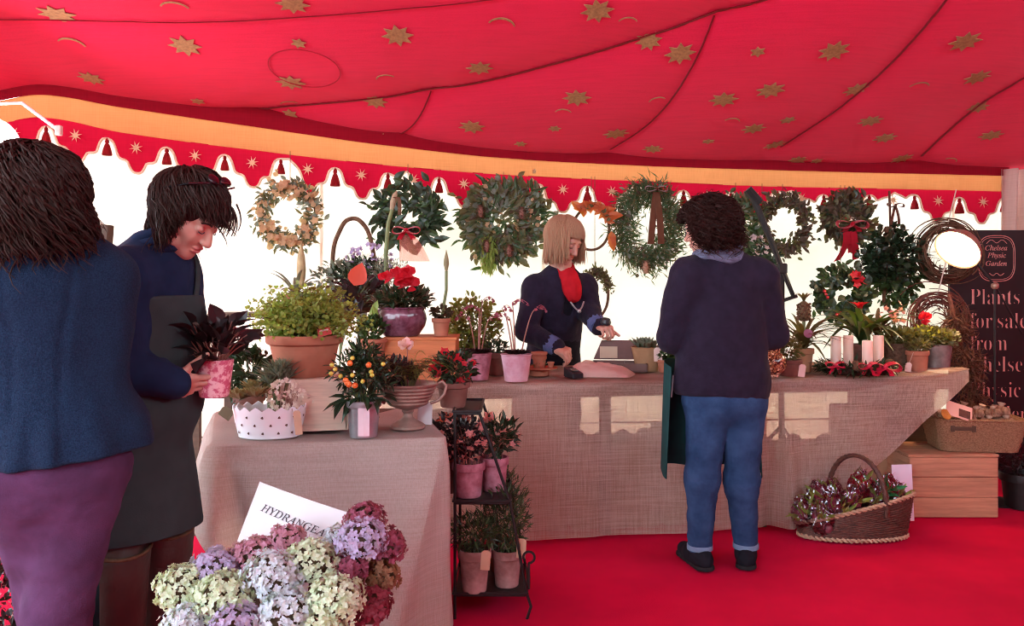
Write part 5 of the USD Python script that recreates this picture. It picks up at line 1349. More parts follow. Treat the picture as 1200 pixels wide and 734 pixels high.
for i in range(14):
    part(t, 'leaf', strap(t.top + [.1, .03, .04], i * 2.4 + .2, .24 * (.8 + .3 * rng.random()), rng.uniform(.8, 1.4), rng.uniform(.4, .8), .026), G_BROWN, smooth=True)
part(t, 'bract_stalk', tube([t.top, t.top + [-.02, -.02, .22]], .012, 7), M_STEM)

# advent wreath and its four candles
b = at(1003, 4.60, ZC)
t = thing('advent_wreath', 'table wreath of dark greenery with red bows around four candles', 'wreath', b)
a = rng.random(900) * 2 * PI
o = np.stack([np.cos(a), np.sin(a), 0 * a], 1)
pos = b + o * np.array([.155, .12, 0]) + rng.normal(size=(900, 3)) * [.025, .022, .012] + [0, 0, .035]
part(t, 'greenery', scatter(L_LN, pos, unit(o * .8 + .7 * rdirs(rng, 900) + [0, 0, .25]), unit(np.array([0, 0, 1]) + .5 * rdirs(rng, 900)), .05 * (.6 + .6 * rng.random(900))), G_DARK, kind='stuff')
part(t, 'base_ring', tube(b + np.stack([.155 * np.cos(a_ := np.arange(40) / 40 * 2 * PI), .12 * np.sin(a_), 0 * a_ + .024], 1), .022, 8, closed=True), M_SOIL, smooth=True)
for q, s in (((.085, -.155, .055), .09), ((.0, -.16, .06), .065), ((-.15, -.10, .06), .06)):
    bow(t, b + np.array(q), s, plain('glossy_red_bow', (.60, .02, .06), .3, .2, 20) if 'glossy_red_bow' not in MATS else MATS['glossy_red_bow'], .05)
for q in ((-.06, -.15, .06), (-.04, -.155, .055), (.14, -.09, .06), (.16, -.06, .06)):
    part(t, 'pine_cone', blob(b + np.array(q), (.022, .022, .026), 2, .35, 3), M_TWIG, smooth=True)
part(t, 'pot_holder', lathe([(0, 0), (.10, 0), (.10, .018), (0, .018)], 24, b), M_WOODDARK)
M_WAX = mat('candle_wax', {'p': ('principled_bsdf', {'base_color': (.86, .58, .48), 'roughness': .45, 'subsurface_weight': .4, 'subsurface_scale': .02, 'subsurface_radius': (1, .5, .35)})}, [], 'p.BSDF')
for i, (px, Y, ztop, lab) in enumerate([(979.5, 4.68, 394, 'outer pale candle of the advent wreath, nearest the pineapple plant'), (994, 4.72, 393, 'warm-lit candle second in the advent wreath'), (1016.5, 4.53, 399, 'brightest pink candle at the front of the advent wreath'), (1029.5, 4.66, 393, 'outer candle of the advent wreath nearest the zinc bowl')]):
    tp = P(px, ztop, Y)
    z0 = ZC + .0195
    bb = np.array([tp[0], tp[1], z0])
    t = thing('candle', lab, 'candle', bb, group='advent candles')
    hh = tp[2] - z0
    wx = part(t, 'wax', lathe([(0, 0), (.027, 0), (.0275, .003), (.0275, hh - .006), (.025, hh - .001), (.012, hh - .004), (0, hh - .006)], 24, bb), M_WAX, smooth=40)
    part(wx, 'wick', tube([bb + [0, 0, hh - .007], bb + [.001, 0, hh + .006]], .0012, 4), M_INK)

# pots beyond the candles
t = potted('ivy_trough', 'dark round planter of ivy behind the advent wreath', 'planter', 1052, 4.86, ZC, .10, .085, .15, plain('dark_woven', (.12, .075, .05), .8, .4, 60, bump=.6, bscale=60), 'cup')
part(t, 'foliage', bush(rng, t.top + [.02, 0, .03], (.16, .10, .06), 240, .04, L_RD, .9, .3, .5), G_OLIVE, kind='stuff')
part(t, 'pale_blossoms', flowers(rng, t.top + [-.02, -.03, .16] + rng.normal(size=(22, 3)) * [.04, .03, .03], .015), F_PINK)
part(t, 'blossom_stems', stemset(rng, t.top, t.top + [-.02, -.03, .14], (.05, .03, .04), 12, .002), M_STEM)
t = potted('terracotta_pot', 'red-brown clay pot with a dangling paper tag between the planter and the zinc bowl', 'potted plant', 1075, 4.74, ZC, .062, .05, .115, M_TERRA)
part(t, 'foliage', bush(rng, t.top + [0, 0, .03], (.075, .06, .035), 130, .04, L_LN, .9, .3, .6), G_OLIVE, kind='stuff')
tag(t, t.b + [-.085, -.075, .03], .035, .05, M_TAGPALE, 10, t.b + [-.05, -.06, .11])
t = potted('zinc_bowl', 'weathered zinc bowl of ivy and a single red cyclamen at the counter end', 'planter', 1098, 4.88, ZC, .082, .066, .14, plain('weathered_zinc', (.30, .24, .22), .55, .45, 14, bump=.15, metal=.4), 'cup')
part(t, 'foliage', bush(rng, t.top + [-.03, 0, .035], (.17, .1, .06), 300, .04, L_RD, .9, .3, .5), G_OLIVE, kind='stuff')
part(t, 'foliage', bush(rng, t.top + [-.08, 0, .05], (.15, .1, .06), 130, .04, L_OV, .9, .3, .5), G_YELLOW, kind='stuff')
q = P(1083, 372, 4.8)
part(t, 'flower_stalk', tube(bez(t.top, t.top + [-.03, 0, .1], q, 7), .0025, 5), M_STEMRED)
part(t, 'cyclamen_flower', scatter(leaf(.8, 4, -.2, -.1, .6, .7), np.repeat([q - [0, 0, .01]], 7, 0), unit(np.array([[-.8, -.2, .6], [.8, -.2, .6], [-.3, -.5, .9], [.4, -.4, .9], [0, .4, 1], [.2, -.8, -.4], [-.2, -.6, -.7]])), (0, -1, .2), .048), F_RED)

# black boom stand behind the counter
t = thing('boom_stand', 'black boom stand rising behind the counter beside the curly-haired woman', 'stand', at(916, 5.62, 0))
Yb = 5.62
part(t, 'boom', tube([P(879, 226, Yb), P(884, 235, Yb), P(930, 348, Yb)], [.022, .024, .014], 8), M_BLACKMETAL)
part(t, 'boom_head', tube([P(876, 222, Yb), P(890, 238, Yb)], .032, 8), M_BLACKMETAL)
part(t, 'end_bar', tube([P(919, 352, Yb), P(934, 347, Yb)], .012, 6), M_BLACKMETAL)
part(t, 'pole', tube([at(916, Yb + .03, .02), P(916, 315, Yb + .03)], .020, 9), M_BLACKMETAL)
part(t, 'clamp', box(P(916, 315, Yb + .015), (.06, .07, .07), bevel=.008), M_BLACKMETAL)
for a_ in (0.5, 2.6, 4.7):
    part(t, 'foot', tube([at(916, Yb + .03, .35), at(916, Yb + .03, 0) + [.3 * math.cos(a_), .25 * math.sin(a_), .015]], .012, 6), M_BLACKMETAL)

# ================================================================== WORK LAMPS
def glow(name, col, s):
    return mat(name, {'e': ('emission', {'color': col, 'strength': s})}, [], 'e.emission')
M_BULB = glow('lit_lamp_face', (1.0, 0.64, 0.32), 60.0)
M_BULB2 = glow('lit_cool_lamp_face', (1.0, 0.84, 0.86), 70.0)
M_SHADE = plain('worn_lamp_shade', (.42, .27, .19), .45, .3, 10, metal=.5)
def basis(d):
    d = unit(d); x = unit(np.cross(d, [0, 0, 1])); return np.stack([x, np.cross(d, x), d], 1)
c = P(1122, 293, 4.98)
t = thing('work_lamp', 'lit round work lamp on a jointed arm in front of the twig wreath', 'lamp', at(1166, 5.02, 0))
c_ = unit([-2.6, -4.98, -.19]); R_ = basis(.69 * c_ + .72 * (-.59 * np.array([.886, -.463, 0]) - .8 * np.array([0, 0, 1.0])))
part(t, 'shade', move(lathe([(.125, .0), (.132, .004), (.134, -.004), (.125, -.03), (.095, -.075), (.05, -.11), (.032, -.14), (0, -.145)], 32), c, R_), M_SHADE, smooth=40)
part(t, 'lamp_face', move(lathe([(.124, -.004), (.08, .006), (0, .010)], 32), c, R_), M_BULB, 'glowing white lamp face', smooth=True)
back = c + R_ @ np.array([0, 0, -.13])
j = P(1166, 335, 5.02)
part(t, 'arm', tube([back, P(1138, 300, 5.04), j], .007, 6), M_BLACKMETAL)
part(t, 'arm', tube([j, P(1198, 392, 5.02)], .006, 6), M_BLACKMETAL)
part(t, 'joint', blob(j, .022, 2), M_SHADE, smooth=True)
part(t, 'pole', tube([j, at(1166, 5.02, .02)], .008, 8), M_BLACKMETAL)
part(t, 'base_plate', lathe([(0, 0), (.13, 0), (.13, .015), (.02, .03), (0, .03)], 24, at(1166, 5.02, 0)), M_BLACKMETAL)
c = P(-7, 168, 4.35)
t = thing('white_work_lamp', 'bright lamp on a white bent arm at the tent corner', 'lamp', at(-40, 4.4, 0))
R_ = basis([.8, -.55, .08])
M_WHITEARM = plain('white_lamp_arm', (.85, .8, .85), .3, .05, 10)
part(t, 'shade', move(lathe([(.125, .0), (.132, .004), (.134, -.004), (.125, -.03), (.095, -.075), (.05, -.11), (0, -.13)], 28), c, R_), M_WHITEARM, smooth=40)
part(t, 'lamp_face', move(lathe([(.124, -.004), (.08, .006), (0, .010)], 28), c, R_), M_BULB2, 'glowing white lamp face', smooth=True)
part(t, 'arm', tube([c + R_ @ np.array([0, 0, -.12]), P(-30, 122, 4.35), P(26, 121, 4.35), P(69, 153, 4.35)], .0085, 7), M_WHITEARM)
part(t, 'pole', tube([P(-30, 122, 4.35), P(-36, 300, 4.38), at(-40, 4.4, .02)], .014, 8), M_WHITEARM)
part(t, 'base_plate', lathe([(0, 0), (.18, 0), (.18, .015), (.02, .03), (0, .03)], 24, at(-40, 4.4, 0)), M_WHITEARM)
part(t, 'lamp_clip', box(P(69, 153, 4.35), (.03, .03, .05), bevel=.004), M_TAGPALE)

# ================================================================== BLACK SIGN BOARD
Ys = 5.82
p0 = P(1112, 270, Ys)
bw_, bh = .95, p0[2] - .02
c = p0 + [bw_ / 2, 0, -bh / 2]
t = thing('sign_board', 'tall black sign board with pink lettering about plants for sale', 'sign', (c[0], Ys, 0))
M_BOARD = plain('black_board', (.012, .008, .008), .5, .3, 8)
M_PINKTXT = plain('dusty_pink_lettering', (.74, .36, .30), .6, .12, 20)
part(t, 'board', box(c, (bw_, .03, bh), bevel=.003), M_BOARD)
for sx in (-1, 1):
    part(t, 'foot', box([c[0] + sx * .3, Ys, .011], (.06, .3, .022)), M_BOARD)
R_ = rot([1, 0, 0], 90)
k = Ys / FPX
for i, (tx_, py, x0) in enumerate([('Plants', 357, 1136), ('for sale', 385, 1132), ('from', 411, 1134), ('Chelsea', 436, 1140), ('Physic', 466, 1142), ('Garden', 494, 1142)]):
    for wd_, wx_ in ([('for', 0), ('sale', 31.5)] if tx_ == 'for sale' else [(tx_, 0)]):
     v, f = letters(wd_, 18.5 * k, .002, 'bold', 2.6)
     q = P(1136 + wx_, py, Ys - .016)
     part(t, 'lettering', move((v * [.80, 1, 1], f), q, R_), M_PINKTXT)
lc = P(1168, 303, Ys - .016)
a = np.linspace(0, 2 * PI, 48)
sq = np.stack([np.sign(np.cos(a)) * np.abs(np.cos(a)) ** .6 * .125, 0 * a, np.sign(np.sin(a)) * np.abs(np.sin(a)) ** .6 * .155], 1)
part(t, 'badge_border', tube(lc + sq, .0028, 4), M_PINKTXT)
part(t, 'badge_border', tube(lc + sq * .92, .0014, 4), M_PINKTXT)
for tx_, dz in (('Chelsea', .055), ('Physic', .005), ('Garden', -.05)):
    v, f = letters(tx_, .032, .002, 'italic')
    v[:, 0] -= v[:, 0].mean()
    part(t, 'badge_lettering', move((v, f), lc + [0, 0, dz], R_), M_PINKTXT)
part(t, 'badge_flourish', tube(spline([lc + [-.07, 0, .10], lc + [-.03, 0, .125], lc + [.0, 0, .105], lc + [.03, 0, .125], lc + [.07, 0, .10]], 20), .002, 4), M_PINKTXT)
part(t, 'badge_flourish', tube(spline([lc + [-.05, 0, -.10], lc + [-.02, 0, -.115], lc + [.0, 0, -.10], lc + [.02, 0, -.115], lc + [.05, 0, -.10]], 20), .002, 4), M_PINKTXT)
b = at(1196, 4.85, 0)
t = potted('shadowed_plant', 'dark plant standing on the carpet before the black sign', 'potted plant', 1200, 4.9, 0.008, .13, .1, .2, M_BLACKMETAL)
part(t, 'foliage', bush(rng, t.top + [0, 0, .12], (.16, .14, .16), 300, .06, L_LN, .9, .3, .6), G_PURPLE, kind='stuff')

# ================================================================== WOODEN BOX, RECTANGULAR BASKET
x0, x1 = P(1066, 0, 4.68)[0], P(1170, 0, 4.68)[0]
zb0, zb1 = 0.008, CAMH - (533 - HY) / FPX * 4.68
t = thing('wooden_box', 'low pine box on the carpet carrying the rectangular basket', 'box', ((x0 + x1) / 2, 4.88, 0))
hh = zb1 - zb0 - .016
nb = 3
for i in range(nb):
    part(t, 'front_board', box(((x0 + x1) / 2, 4.69, zb0 + hh * (i + .5) / nb), (x1 - x0, .018, hh / nb - .0025), bevel=.003), M_WOODPINE)
    part(t, 'side_board', box((x0 + .009, 4.88, zb0 + hh * (i + .5) / nb), (.018, .355, hh / nb - .0025), bevel=.002), M_WOODPINE)
    part(t, 'side_board', box((x1 - .009, 4.88, zb0 + hh * (i + .5) / nb), (.018, .355, hh / nb - .0025), bevel=.002), M_WOODPINE)
for i in range(3):
    part(t, 'top_board', box(((x0 + x1) / 2, 4.745 + .128 * i, zb1 - .007), (x1 - x0 + .012, .125, .015), bevel=.003), M_WOODPINE)
part(t, 'back_board', box(((x0 + x1) / 2, 5.066, zb0 + hh / 2), (x1 - x0, .016, hh)), M_WOODPINE)

b = np.array([P(1139, 0, 4.86)[0], 4.86, zb1 + .001])
t = thing('seagrass_basket', 'rectangular seagrass basket with a dark leather grip on the wooden box', 'basket', b)
M_SEAG = plain('seagrass_weave', (.36, .21, .12), .85, .45, 120, bump=.9, bscale=140, col2=(.20, .10, .055), stretch=(1, 1, 1.6))
def rrect(hx, hy, r, n=10):
    pts = []
    for cx_, cy_, a0 in ((hx - r, hy - r, 0), (-hx + r, hy - r, 90), (-hx + r, -hy + r, 180), (hx - r, -hy + r, 270)):
        for q in np.radians(a0 + np.linspace(0, 90, n)):
            pts.append((cx_ + r * math.cos(q), cy_ + r * math.sin(q)))
    return np.array(pts)
rows = []
Rb = rot([0, 0, 1], -8)
lev = [(0, .195, .125), (.004, .205, .133)] + [(.004 + .0155 * i + .0, .207 + .0032 * i, .135 + .003 * i) for i in range(1, 12)]
for i, (z, hx, hy) in enumerate(lev):
    q = rrect(hx + (.003 if i % 2 else 0), hy + (.003 if i % 2 else 0), .05)
    rows.append(np.c_[q, np.full(len(q), z)])
q = rrect(.228, .156, .05); rows.append(np.c_[q, np.full(len(q), .182)])
q = rrect(.215, .145, .045); rows.append(np.c_[q, np.full(len(q), .178)])
q = rrect(.200, .13, .04); rows.append(np.c_[q, np.full(len(q), .03)])
rows.append(np.c_[q * .02, np.full(len(q), .025)])
part(t, 'body', move(sheet(np.array(rows), close=True), b, Rb), M_SEAG, smooth=45)
rim = rrect(.238, .166, .055, 12)
th_ = np.arange(len(rim)) * 1.3
part(t, 'rim', tube(move((np.c_[rim, np.full(len(rim), .18)], np.zeros((1, 3), int)), b, Rb)[0], .0085 , 7, closed=True), M_SEAG, smooth=True)
part(t, 'grip', move(trimesh.util.concatenate([trimesh.Trimesh(*box((-.19, -.1 + 0, .13), (.004, .09, .02), bevel=.0015))]), b, Rb), M_WOODDARK)
part(t, 'grip', move(join([box((-.105, -.163, .135), (.12, .006, .022), bevel=.002), box((-.16, -.163, .135), (.022, .007, .036), bevel=.002), box((-.05, -.163, .135), (.022, .007, .036), bevel=.002)]), b, Rb), M_WOODDARK, 'dark leather grip')
M_PLEAT = plain('brown_paper_pleat', (.40, .22, .14), .75, .3, 30, col2=(.18, .08, .05))
M_PLEATIN = plain('pale_paper_edge', (.55, .36, .26), .75, .25, 30)
spots = [(-.15, -.08), (-.05, -.10), (.05, -.09), (.15, -.08), (-.10, -.01), (.0, -.02), (.10, -.01), (.18, .0), (-.17, .01), (-.15, .08), (-.05, .07), (.05, .08), (.14, .08)]
heap = [(-.10, -.05, .045), (.0, -.06, .05), (.10, -.05, .055), (.05, .02, .055), (-.05, .03, .05), (.15, .02, .05)]
def pleat(r, n=22, h=.055):
    a = np.arange(n * 2) / (n * 2) * 2 * PI
    zig = np.where(np.arange(n * 2) % 2 == 0, 1, .78)
    ring = lambda rr, z, w=1.0: np.stack([rr * (1 + (zig - 1) * w) * np.cos(a), rr * (1 + (zig - 1) * w) * np.sin(a), 0 * a + z], 1)
    return sheet(np.array([ring(r * .3, 0, 0), ring(r * .8, .006, .5), ring(r, h * .5, 1), ring(r * .85, h, 1), ring(r * .45, h * .72, .6), ring(r * .1, h * .6, 0)]), close=True)
first = None
zz0 = .125
lst = [(x, y, zz0) for x, y in spots] + [(x, y, zz0 + z) for x, y, z in heap]
rng2 = np.random.default_rng(77)
for i, (x, y, z) in enumerate(lst):
    q = b + Rb @ np.array([x, y, z])
    if first is None:
        first = thing('paper_bundle', 'crinkled brown paper bundle among others in the seagrass basket', 'paper bundle', q, group='paper bundles in the seagrass basket')
        part(first, 'wrapper', move(pleat(.048), (0, 0, 0), rot([1, .3, 0], 18)), M_PLEAT, local=True)
        part(first, 'tied_neck', move(lathe([(.012, 0), (.009, .012), (.02, .028), (.0, .02)], 12), (0, -.01, .045), rot([1, .3, 0], 18)), M_PLEATIN, local=True)
    else:
        s = .9 + .3 * rng2.random()
        dup(first, q, 360 * rng2.random(), scale=(s, s, s))
q = P(1124, 482, 4.72)
t = thing('picture_card', 'pink card with a small dark picture stuck among the paper bundles', 'card', q)
Rk = rot([0, 1, 0], 18) @ rot([1, 0, 0], -28)
part(t, 'card', box(q, (.15, .003, .085), Rk), plain('pink_card', (.72, .40, .32), .6, .05, 10))
part(t, 'card_picture', box(q + Rk @ np.array([.03, -.0022, -.008]), (.065, .002, .045), Rk), plain('dark_card_picture', (.14, .05, .03), .6, .5, 40))
q = P(1108, 486, 4.70)
solo('orange_slice', move(lathe([(0, 0), (.03, 0), (.032, .004), (.03, .008), (0, .008)], 24), q, rot([1, .4, 0], 60)), plain('dried_orange', (.62, .24, .04), .6, .3, 40), 'dried orange slice at the side of the seagrass basket', 'orange slice')

# ================================================================== WICKER TRUG OF WRAPPED BULBS
b = at(999, 4.335, 0.009)
t = thing('wicker_trug', 'dark wicker trug with cream braided rims on the carpet', 'basket', b)
RX, RY = .285, .128
def wall_r(z):
    return 1.0 + .12 * z / .2
def ztop(a):
    return .065 + .155 * (.5 + .5 * np.cos(a + .35)) ** 1.1
wv = []
NA = 120
a = np.arange(NA) / NA * 2 * PI
for i in range(15):
    f_ = (i + .5) / 15
    z = .02 + f_ * (ztop(a) - .025)
    rr = wall_r(z) + .011 * np.cos(a * 30 + PI * (i % 2))
    wv.append(tube(b + np.stack([RX * .93 * rr * np.cos(a), RY * .93 * rr * np.sin(a), z], 1), .0075, 4, closed=True))
part(t, 'weave', join(wv), plain('dark_wicker', (.10, .035, .022), .5, .5, 50, bump=.2), kind='stuff', smooth=True)
stk = []
for i in range(60):
    q = i / 60 * 2 * PI + .026
    zt = float(ztop(np.array([q]))[0])
    stk.append(tube([b + [RX * .92 * math.cos(q), RY * .92 * math.sin(q), .01], b + [RX * .93 * wall_r(zt) * math.cos(q), RY * .93 * wall_r(zt) * math.sin(q), zt]], .0045, 4))
part(t, 'stakes', join(stk), MATS['dark_wicker'], kind='stuff')
M_CANE = plain('pale_cane', (.52, .34, .22), .5, .25, 40)
def braid(path, r, n, tw=26):
    p = spline(path, n, closed=True)
    tt, uu, ww = frames(p, True)
    q = np.arange(n) / n * 2 * PI * tw
    return join([tube(p + (uu * np.cos(q + o)[:, None] + ww * np.sin(q + o)[:, None]) * r * .7, r * .75, 4, closed=True) for o in (0, PI)])
part(t, 'rim_braid', braid(b + np.stack([RX * .95 * wall_r(ztop(a)) * np.cos(a), RY * .95 * wall_r(ztop(a)) * np.sin(a), ztop(a) + .004], 1), .009, 300), M_CANE, smooth=True)
part(t, 'foot_braid', braid(b + np.stack([RX * .95 * np.cos(a), RY * .95 * np.sin(a), 0 * a + .014], 1), .010, 280), M_CANE, smooth=True)
part(t, 'floor_panel', lathe([(0, .012), (.9, .012), (.9, .02), (0, .02)], 40, b, RX, RY), MATS['dark_wicker'])
h = np.linspace(0, PI, 24)
part(t, 'handle', join([tube(np.stack([b[0] + .02 - .10 * np.cos(h) + .006 * np.cos(h * 14 + o), b[1] + RY * .98 * np.cos(h) + .006 * np.sin(h * 14 + o), b[2] + .13 + .28 * np.sin(h) ** .8], 1), .010, 6) for o in (0, 2.1, 4.2)]), MATS['dark_wicker'], smooth=True)
M_CELLO = mat('cellophane', {'f': ('fresnel', {'IOR': 1.9}), 'tr': ('transparent_bsdf', {'color': (.95, .93, .95)}), 'gl': ('glossy_bsdf', {'color': (1, .95, 1), 'roughness': .10}), 'm': ('mix_closure', {})}, [('f.fac', 'm.fac'), ('tr.BSDF', 'm.closure1'), ('gl.BSDF', 'm.closure2')], 'm.closure')
M_BULBSKIN = plain('purple_bulb_skin', (.20, .05, .07), .5, .45, 50)
packs = [(-.22, -.02, .10, -25), (-.17, -.08, .09, -15), (-.15, .04, .16, -10), (-.09, -.06, .13, -8), (-.08, .06, .17, 5), (-.02, -.03, .17, -4), (.06, .03, .22, 2), (.10, -.02, .16, 10), (.15, .03, .21, 14), (.20, .0, .17, 18)]
plab = ['outermost green-tipped packet hanging over the low end of the trug', 'front packet with bright green shoots in the trug', 'back packet by the burlap in the trug', 'front packet of purple bulbs with shoots fallen sideways', 'packet behind, with few shoots, against the burlap', 'middle packet of the trug lying under its handle',
        'pink-flushed packet inside the arch of the handle', 'packet just past the handle at the front', 'tall red packet with a green tuft near the white card', 'end packet at the high end of the trug']
for i, ((x, y, z, tl_), lab) in enumerate(zip(packs, plab)):
    r_ = np.random.default_rng(300 + i)
    q = b + [x, y, z - .06]
    R_ = rot([0, 1, 0], tl_) @ rot([1, 0, 0], 12 * r_.normal())
    t = thing('bulb_packet', 'cellophane ' + lab, 'bulb packet', q, group='cellophane packets in the wicker trug')
    q = q + [0, 0, .015]
    g_ = trimesh.creation.icosphere(subdivisions=3); v = np.array(g_.vertices)
    zn = (v[:, 2] + 1) / 2
    tap = np.where(zn > .55, 1 - .55 * (zn - .55) / .45, 1.0)[:, None]
    cr = (1 + .28 * (meshkit.fbm(v * 4 + i * 7, 4, i)[:, None] - .5) * 2)
    v = v * cr * np.array([.066, .056, .088]) * np.hstack([tap, tap, np.ones_like(tap)]) + [0, 0, .075]
    part(t, 'wrapper', move((v, np.array(g_.faces)), q, R_), M_CELLO)
    part(t, 'paper_ruff', move(join([scatter(L_LN, np.repeat([[0, 0, .125]], 9, 0), unit(np.array([0, 0, .7]) + rdirs(r_, 9)), (0, -1, .3), .06)]), q, R_), M_CELLO)
    for _ in range(3):
        part(t, 'bulb', blob(q + R_ @ (np.array([0, 0, .04]) + r_.normal(size=3) * [.02, .016, .012]), (.022, .022, .026), 2, .2, i), M_BULBSKIN, smooth=True)
    ns = 10 if i in (0, 1, 3, 8) else 6
    each(t, 'shoot', move(scatter(L_LN, np.repeat([[0, -.01, .07]], ns, 0) + r_.normal(size=(ns, 3)) * .018, unit(np.array([0, -.25, .9]) + .8 * rdirs(r_, ns)), rdirs(r_, ns), .085), q, R_), 12, G_LIGHT if i != 8 else leafy('tuft_green', [(.02, .22, .07), (.05, .35, .12)], .4, .3))
    part(t, 'red_inlay', move(blob((0, .02, .08), (.04, .02, .045), 2, .2, i), q, R_), F_MAUVE if i not in (8, 6) else F_RED)
# white cards leaning between the trug and the pine box
q = P(1058, 560, 4.60)
t = thing('leaning_card', 'plain pale lilac card leaning on the pine box behind the trug', 'card', (q[0], q[1], .01))
part(t, 'card', box((q[0], q[1], .165), (.115, .004, .30), rot([0, 0, 1], 6) @ rot([1, 0, 0], -5), .001), plain('pale_lilac_card', (.72, .66, .78), .5, .04, 8))

# low dark plants on the carpet behind the two women
for px, py, Y, rr, lab in ((4, 690, 2.75, .17, 'dark plant with tiny pink blooms on the carpet behind the purple trousers'), (104, 668, 3.0, .12, 'dark plant seen in the gap beside the purple trousers')):
    q = P(px, py, Y)
    t = potted('low_dark_plant', lab, 'potted plant', px, Y, .009, .10, .075, .15, M_DARKCLAY)
    part(t, 'foliage', bush(rng, t.top + [0, 0, .12], (rr, .12, .15), 260, .05, L_OV, .9, .3, .6), G_PURPLE, kind='stuff')
    part(t, 'flowers', flowers(rng, shell_pts(rng, t.top + [0, 0, .13], (rr, .12, .15), 40), .014), F_PINK, kind='stuff')
q = P(117, 276, 3.3)
t = thing('nest_box', 'small brown board between the two women against the white wall', 'box', q - [0, 0, .05])
part(t, 'board', box(q, (.085, .05, .085), rot([0, 1, 0], 4), .004), M_WOODDARK)
part(t, 'post', tube([(q[0], q[1], .01), q - [0, 0, .04]], .012, 8), M_WOODDARK)
part(t, 'post_foot', lathe([(0, 0), (.09, 0), (.09, .012), (0, .014)], 20, (q[0], q[1], .008)), M_WOODDARK)

# ================================================================== FIGURES: smooth blended volumes meshed as one continuous surface
def cap(p, a, b, ra, rb):
    a, b = np.asarray(a, float), np.asarray(b, float)
    d = b - a
    t = np.clip(((p - a) @ d) / max(d @ d, 1e-12), 0, 1)
    return np.linalg.norm(p - a - t[:, None] * d, axis=1) - (ra + (rb - ra) * t)
def ell(p, c, r, R=None):
    q = p - np.asarray(c)
    if R is not None:
        q = q @ R
    r = np.asarray(r, float)
    k0 = np.linalg.norm(q / r, axis=1)
    k1 = np.linalg.norm(q / r ** 2, axis=1)
    return k0 * (k0 - 1) / np.maximum(k1, 1e-9)
def smin(*ds, k=0.03):
    o = ds[0]
    for d in ds[1:]:
        h = np.maximum(k - np.abs(o - d), 0) / k
        o = np.minimum(o, d) - h * h * k * 0.25
    return o
def smax(a, b, k=0.01):
    return -smin(-a, -b, k=k)

EDG = [(0, 1), (0, 2), (0, 4), (1, 3), (1, 5), (2, 3), (2, 6), (3, 7), (4, 5), (4, 6), (5, 7), (6, 7)]
COR = np.array([(i & 1, i >> 1 & 1, i >> 2 & 1) for i in range(8)])
def nets(f, lo, hi, h, B=8):
    """Surface nets of f < 0, evaluated only near the surface."""
    lo, hi = np.asarray(lo, float), np.asarray(hi, float)
    nb = np.ceil((hi - lo) / (h * B)).astype(int)
    n = nb * B + 1
    cb = np.stack(np.meshgrid(*[np.arange(k) for k in nb], indexing='ij'), -1).reshape(-1, 3)
    fc = f(lo + (cb + .5) * B * h)
    near = np.abs(fc) < B * h * 1.25
    val = np.repeat(np.repeat(np.repeat(fc.reshape(nb), B, 0), B, 1), B, 2)
    val = np.pad(val, ((0, 1),) * 3, mode='edge')
    loc = np.stack(np.meshgrid(*[np.arange(B + 1)] * 3, indexing='ij'), -1).reshape(-1, 3)
    idx = (cb[near][:, None] * B + loc[None]).reshape(-1, 3)
    key = np.unique((idx[:, 0] * n[1] + idx[:, 1]) * n[2] + idx[:, 2])
    I = np.stack([key // (n[1] * n[2]), key // n[2] % n[1], key % n[2]], 1)
    val[I[:, 0], I[:, 1], I[:, 2]] = f(lo + I * h)
    s = val < 0
    c = [s[i:n[0] - 1 + i, j:n[1] - 1 + j, k:n[2] - 1 + k] for i, j, k in COR]
    cnt = sum(x.astype(np.int8) for x in c)
    C = np.argwhere((cnt > 0) & (cnt < 8))
    cv = np.stack([val[tuple((C + o).T)] for o in COR], 1)
    acc, m = np.zeros((len(C), 3)), np.zeros(len(C))
    for a, b in EDG:
        x = (cv[:, a] < 0) != (cv[:, b] < 0)
        t = cv[x, a] / (cv[x, a] - cv[x, b])
        acc[x] += COR[a] + t[:, None] * (COR[b] - COR[a])
        m[x] += 1
    V = lo + (C + acc / m[:, None]) * h
    num = np.full(n - 1, -1)
    num[tuple(C.T)] = np.arange(len(C))
    F = []
    for ax in range(3):
        b, d = (ax + 1) % 3, (ax + 2) % 3
        e = [0, 0, 0]; e[ax] = 1
        sl0 = [slice(0, n[i] - e[i]) for i in range(3)]; sl1 = [slice(e[i], n[i]) for i in range(3)]
        x = s[tuple(sl0)] != s[tuple(sl1)]
        Q = np.argwhere(x)
        ok = (Q[:, b] > 0) & (Q[:, d] > 0) & (Q[:, b] < n[b] - 1) & (Q[:, d] < n[d] - 1)
        Q = Q[ok]
        ob, od = np.zeros(3, int), np.zeros(3, int); ob[b] = 1; od[d] = 1
        q = np.stack([num[tuple((Q - ob - od).T)], num[tuple((Q - od).T)], num[tuple(Q.T)], num[tuple((Q - ob).T)]], 1)
        inside = s[tuple(Q.T)]
        q = np.where(inside[:, None], q, q[:, ::-1])
        F.append(q[(q >= 0).all(1)])
    F = np.vstack(F)
    return V, np.vstack([F[:, [0, 1, 2]], F[:, [0, 2, 3]]])

def relax(m, n=2, lam=0.5):
    """A few passes of Taubin smoothing."""
    from scipy.sparse import coo_matrix
    v, f = np.array(m[0], float), np.array(m[1], int)
    i = np.concatenate([f[:, 0], f[:, 1], f[:, 2], f[:, 1], f[:, 2], f[:, 0]])
    j = np.concatenate([f[:, 1], f[:, 2], f[:, 0], f[:, 0], f[:, 1], f[:, 2]])
    A = coo_matrix((np.ones(len(i)), (i, j)), shape=(len(v), len(v))).tocsr()
    A.data[:] = 1
    deg = np.asarray(A.sum(1)).ravel()
    for k in range(n * 2):
        d = np.where(deg[:, None] > 0, (A @ v) / np.maximum(deg, 1)[:, None] - v, 0)
        v = v + (lam if k % 2 == 0 else -(lam + .02)) * d
    return v, f

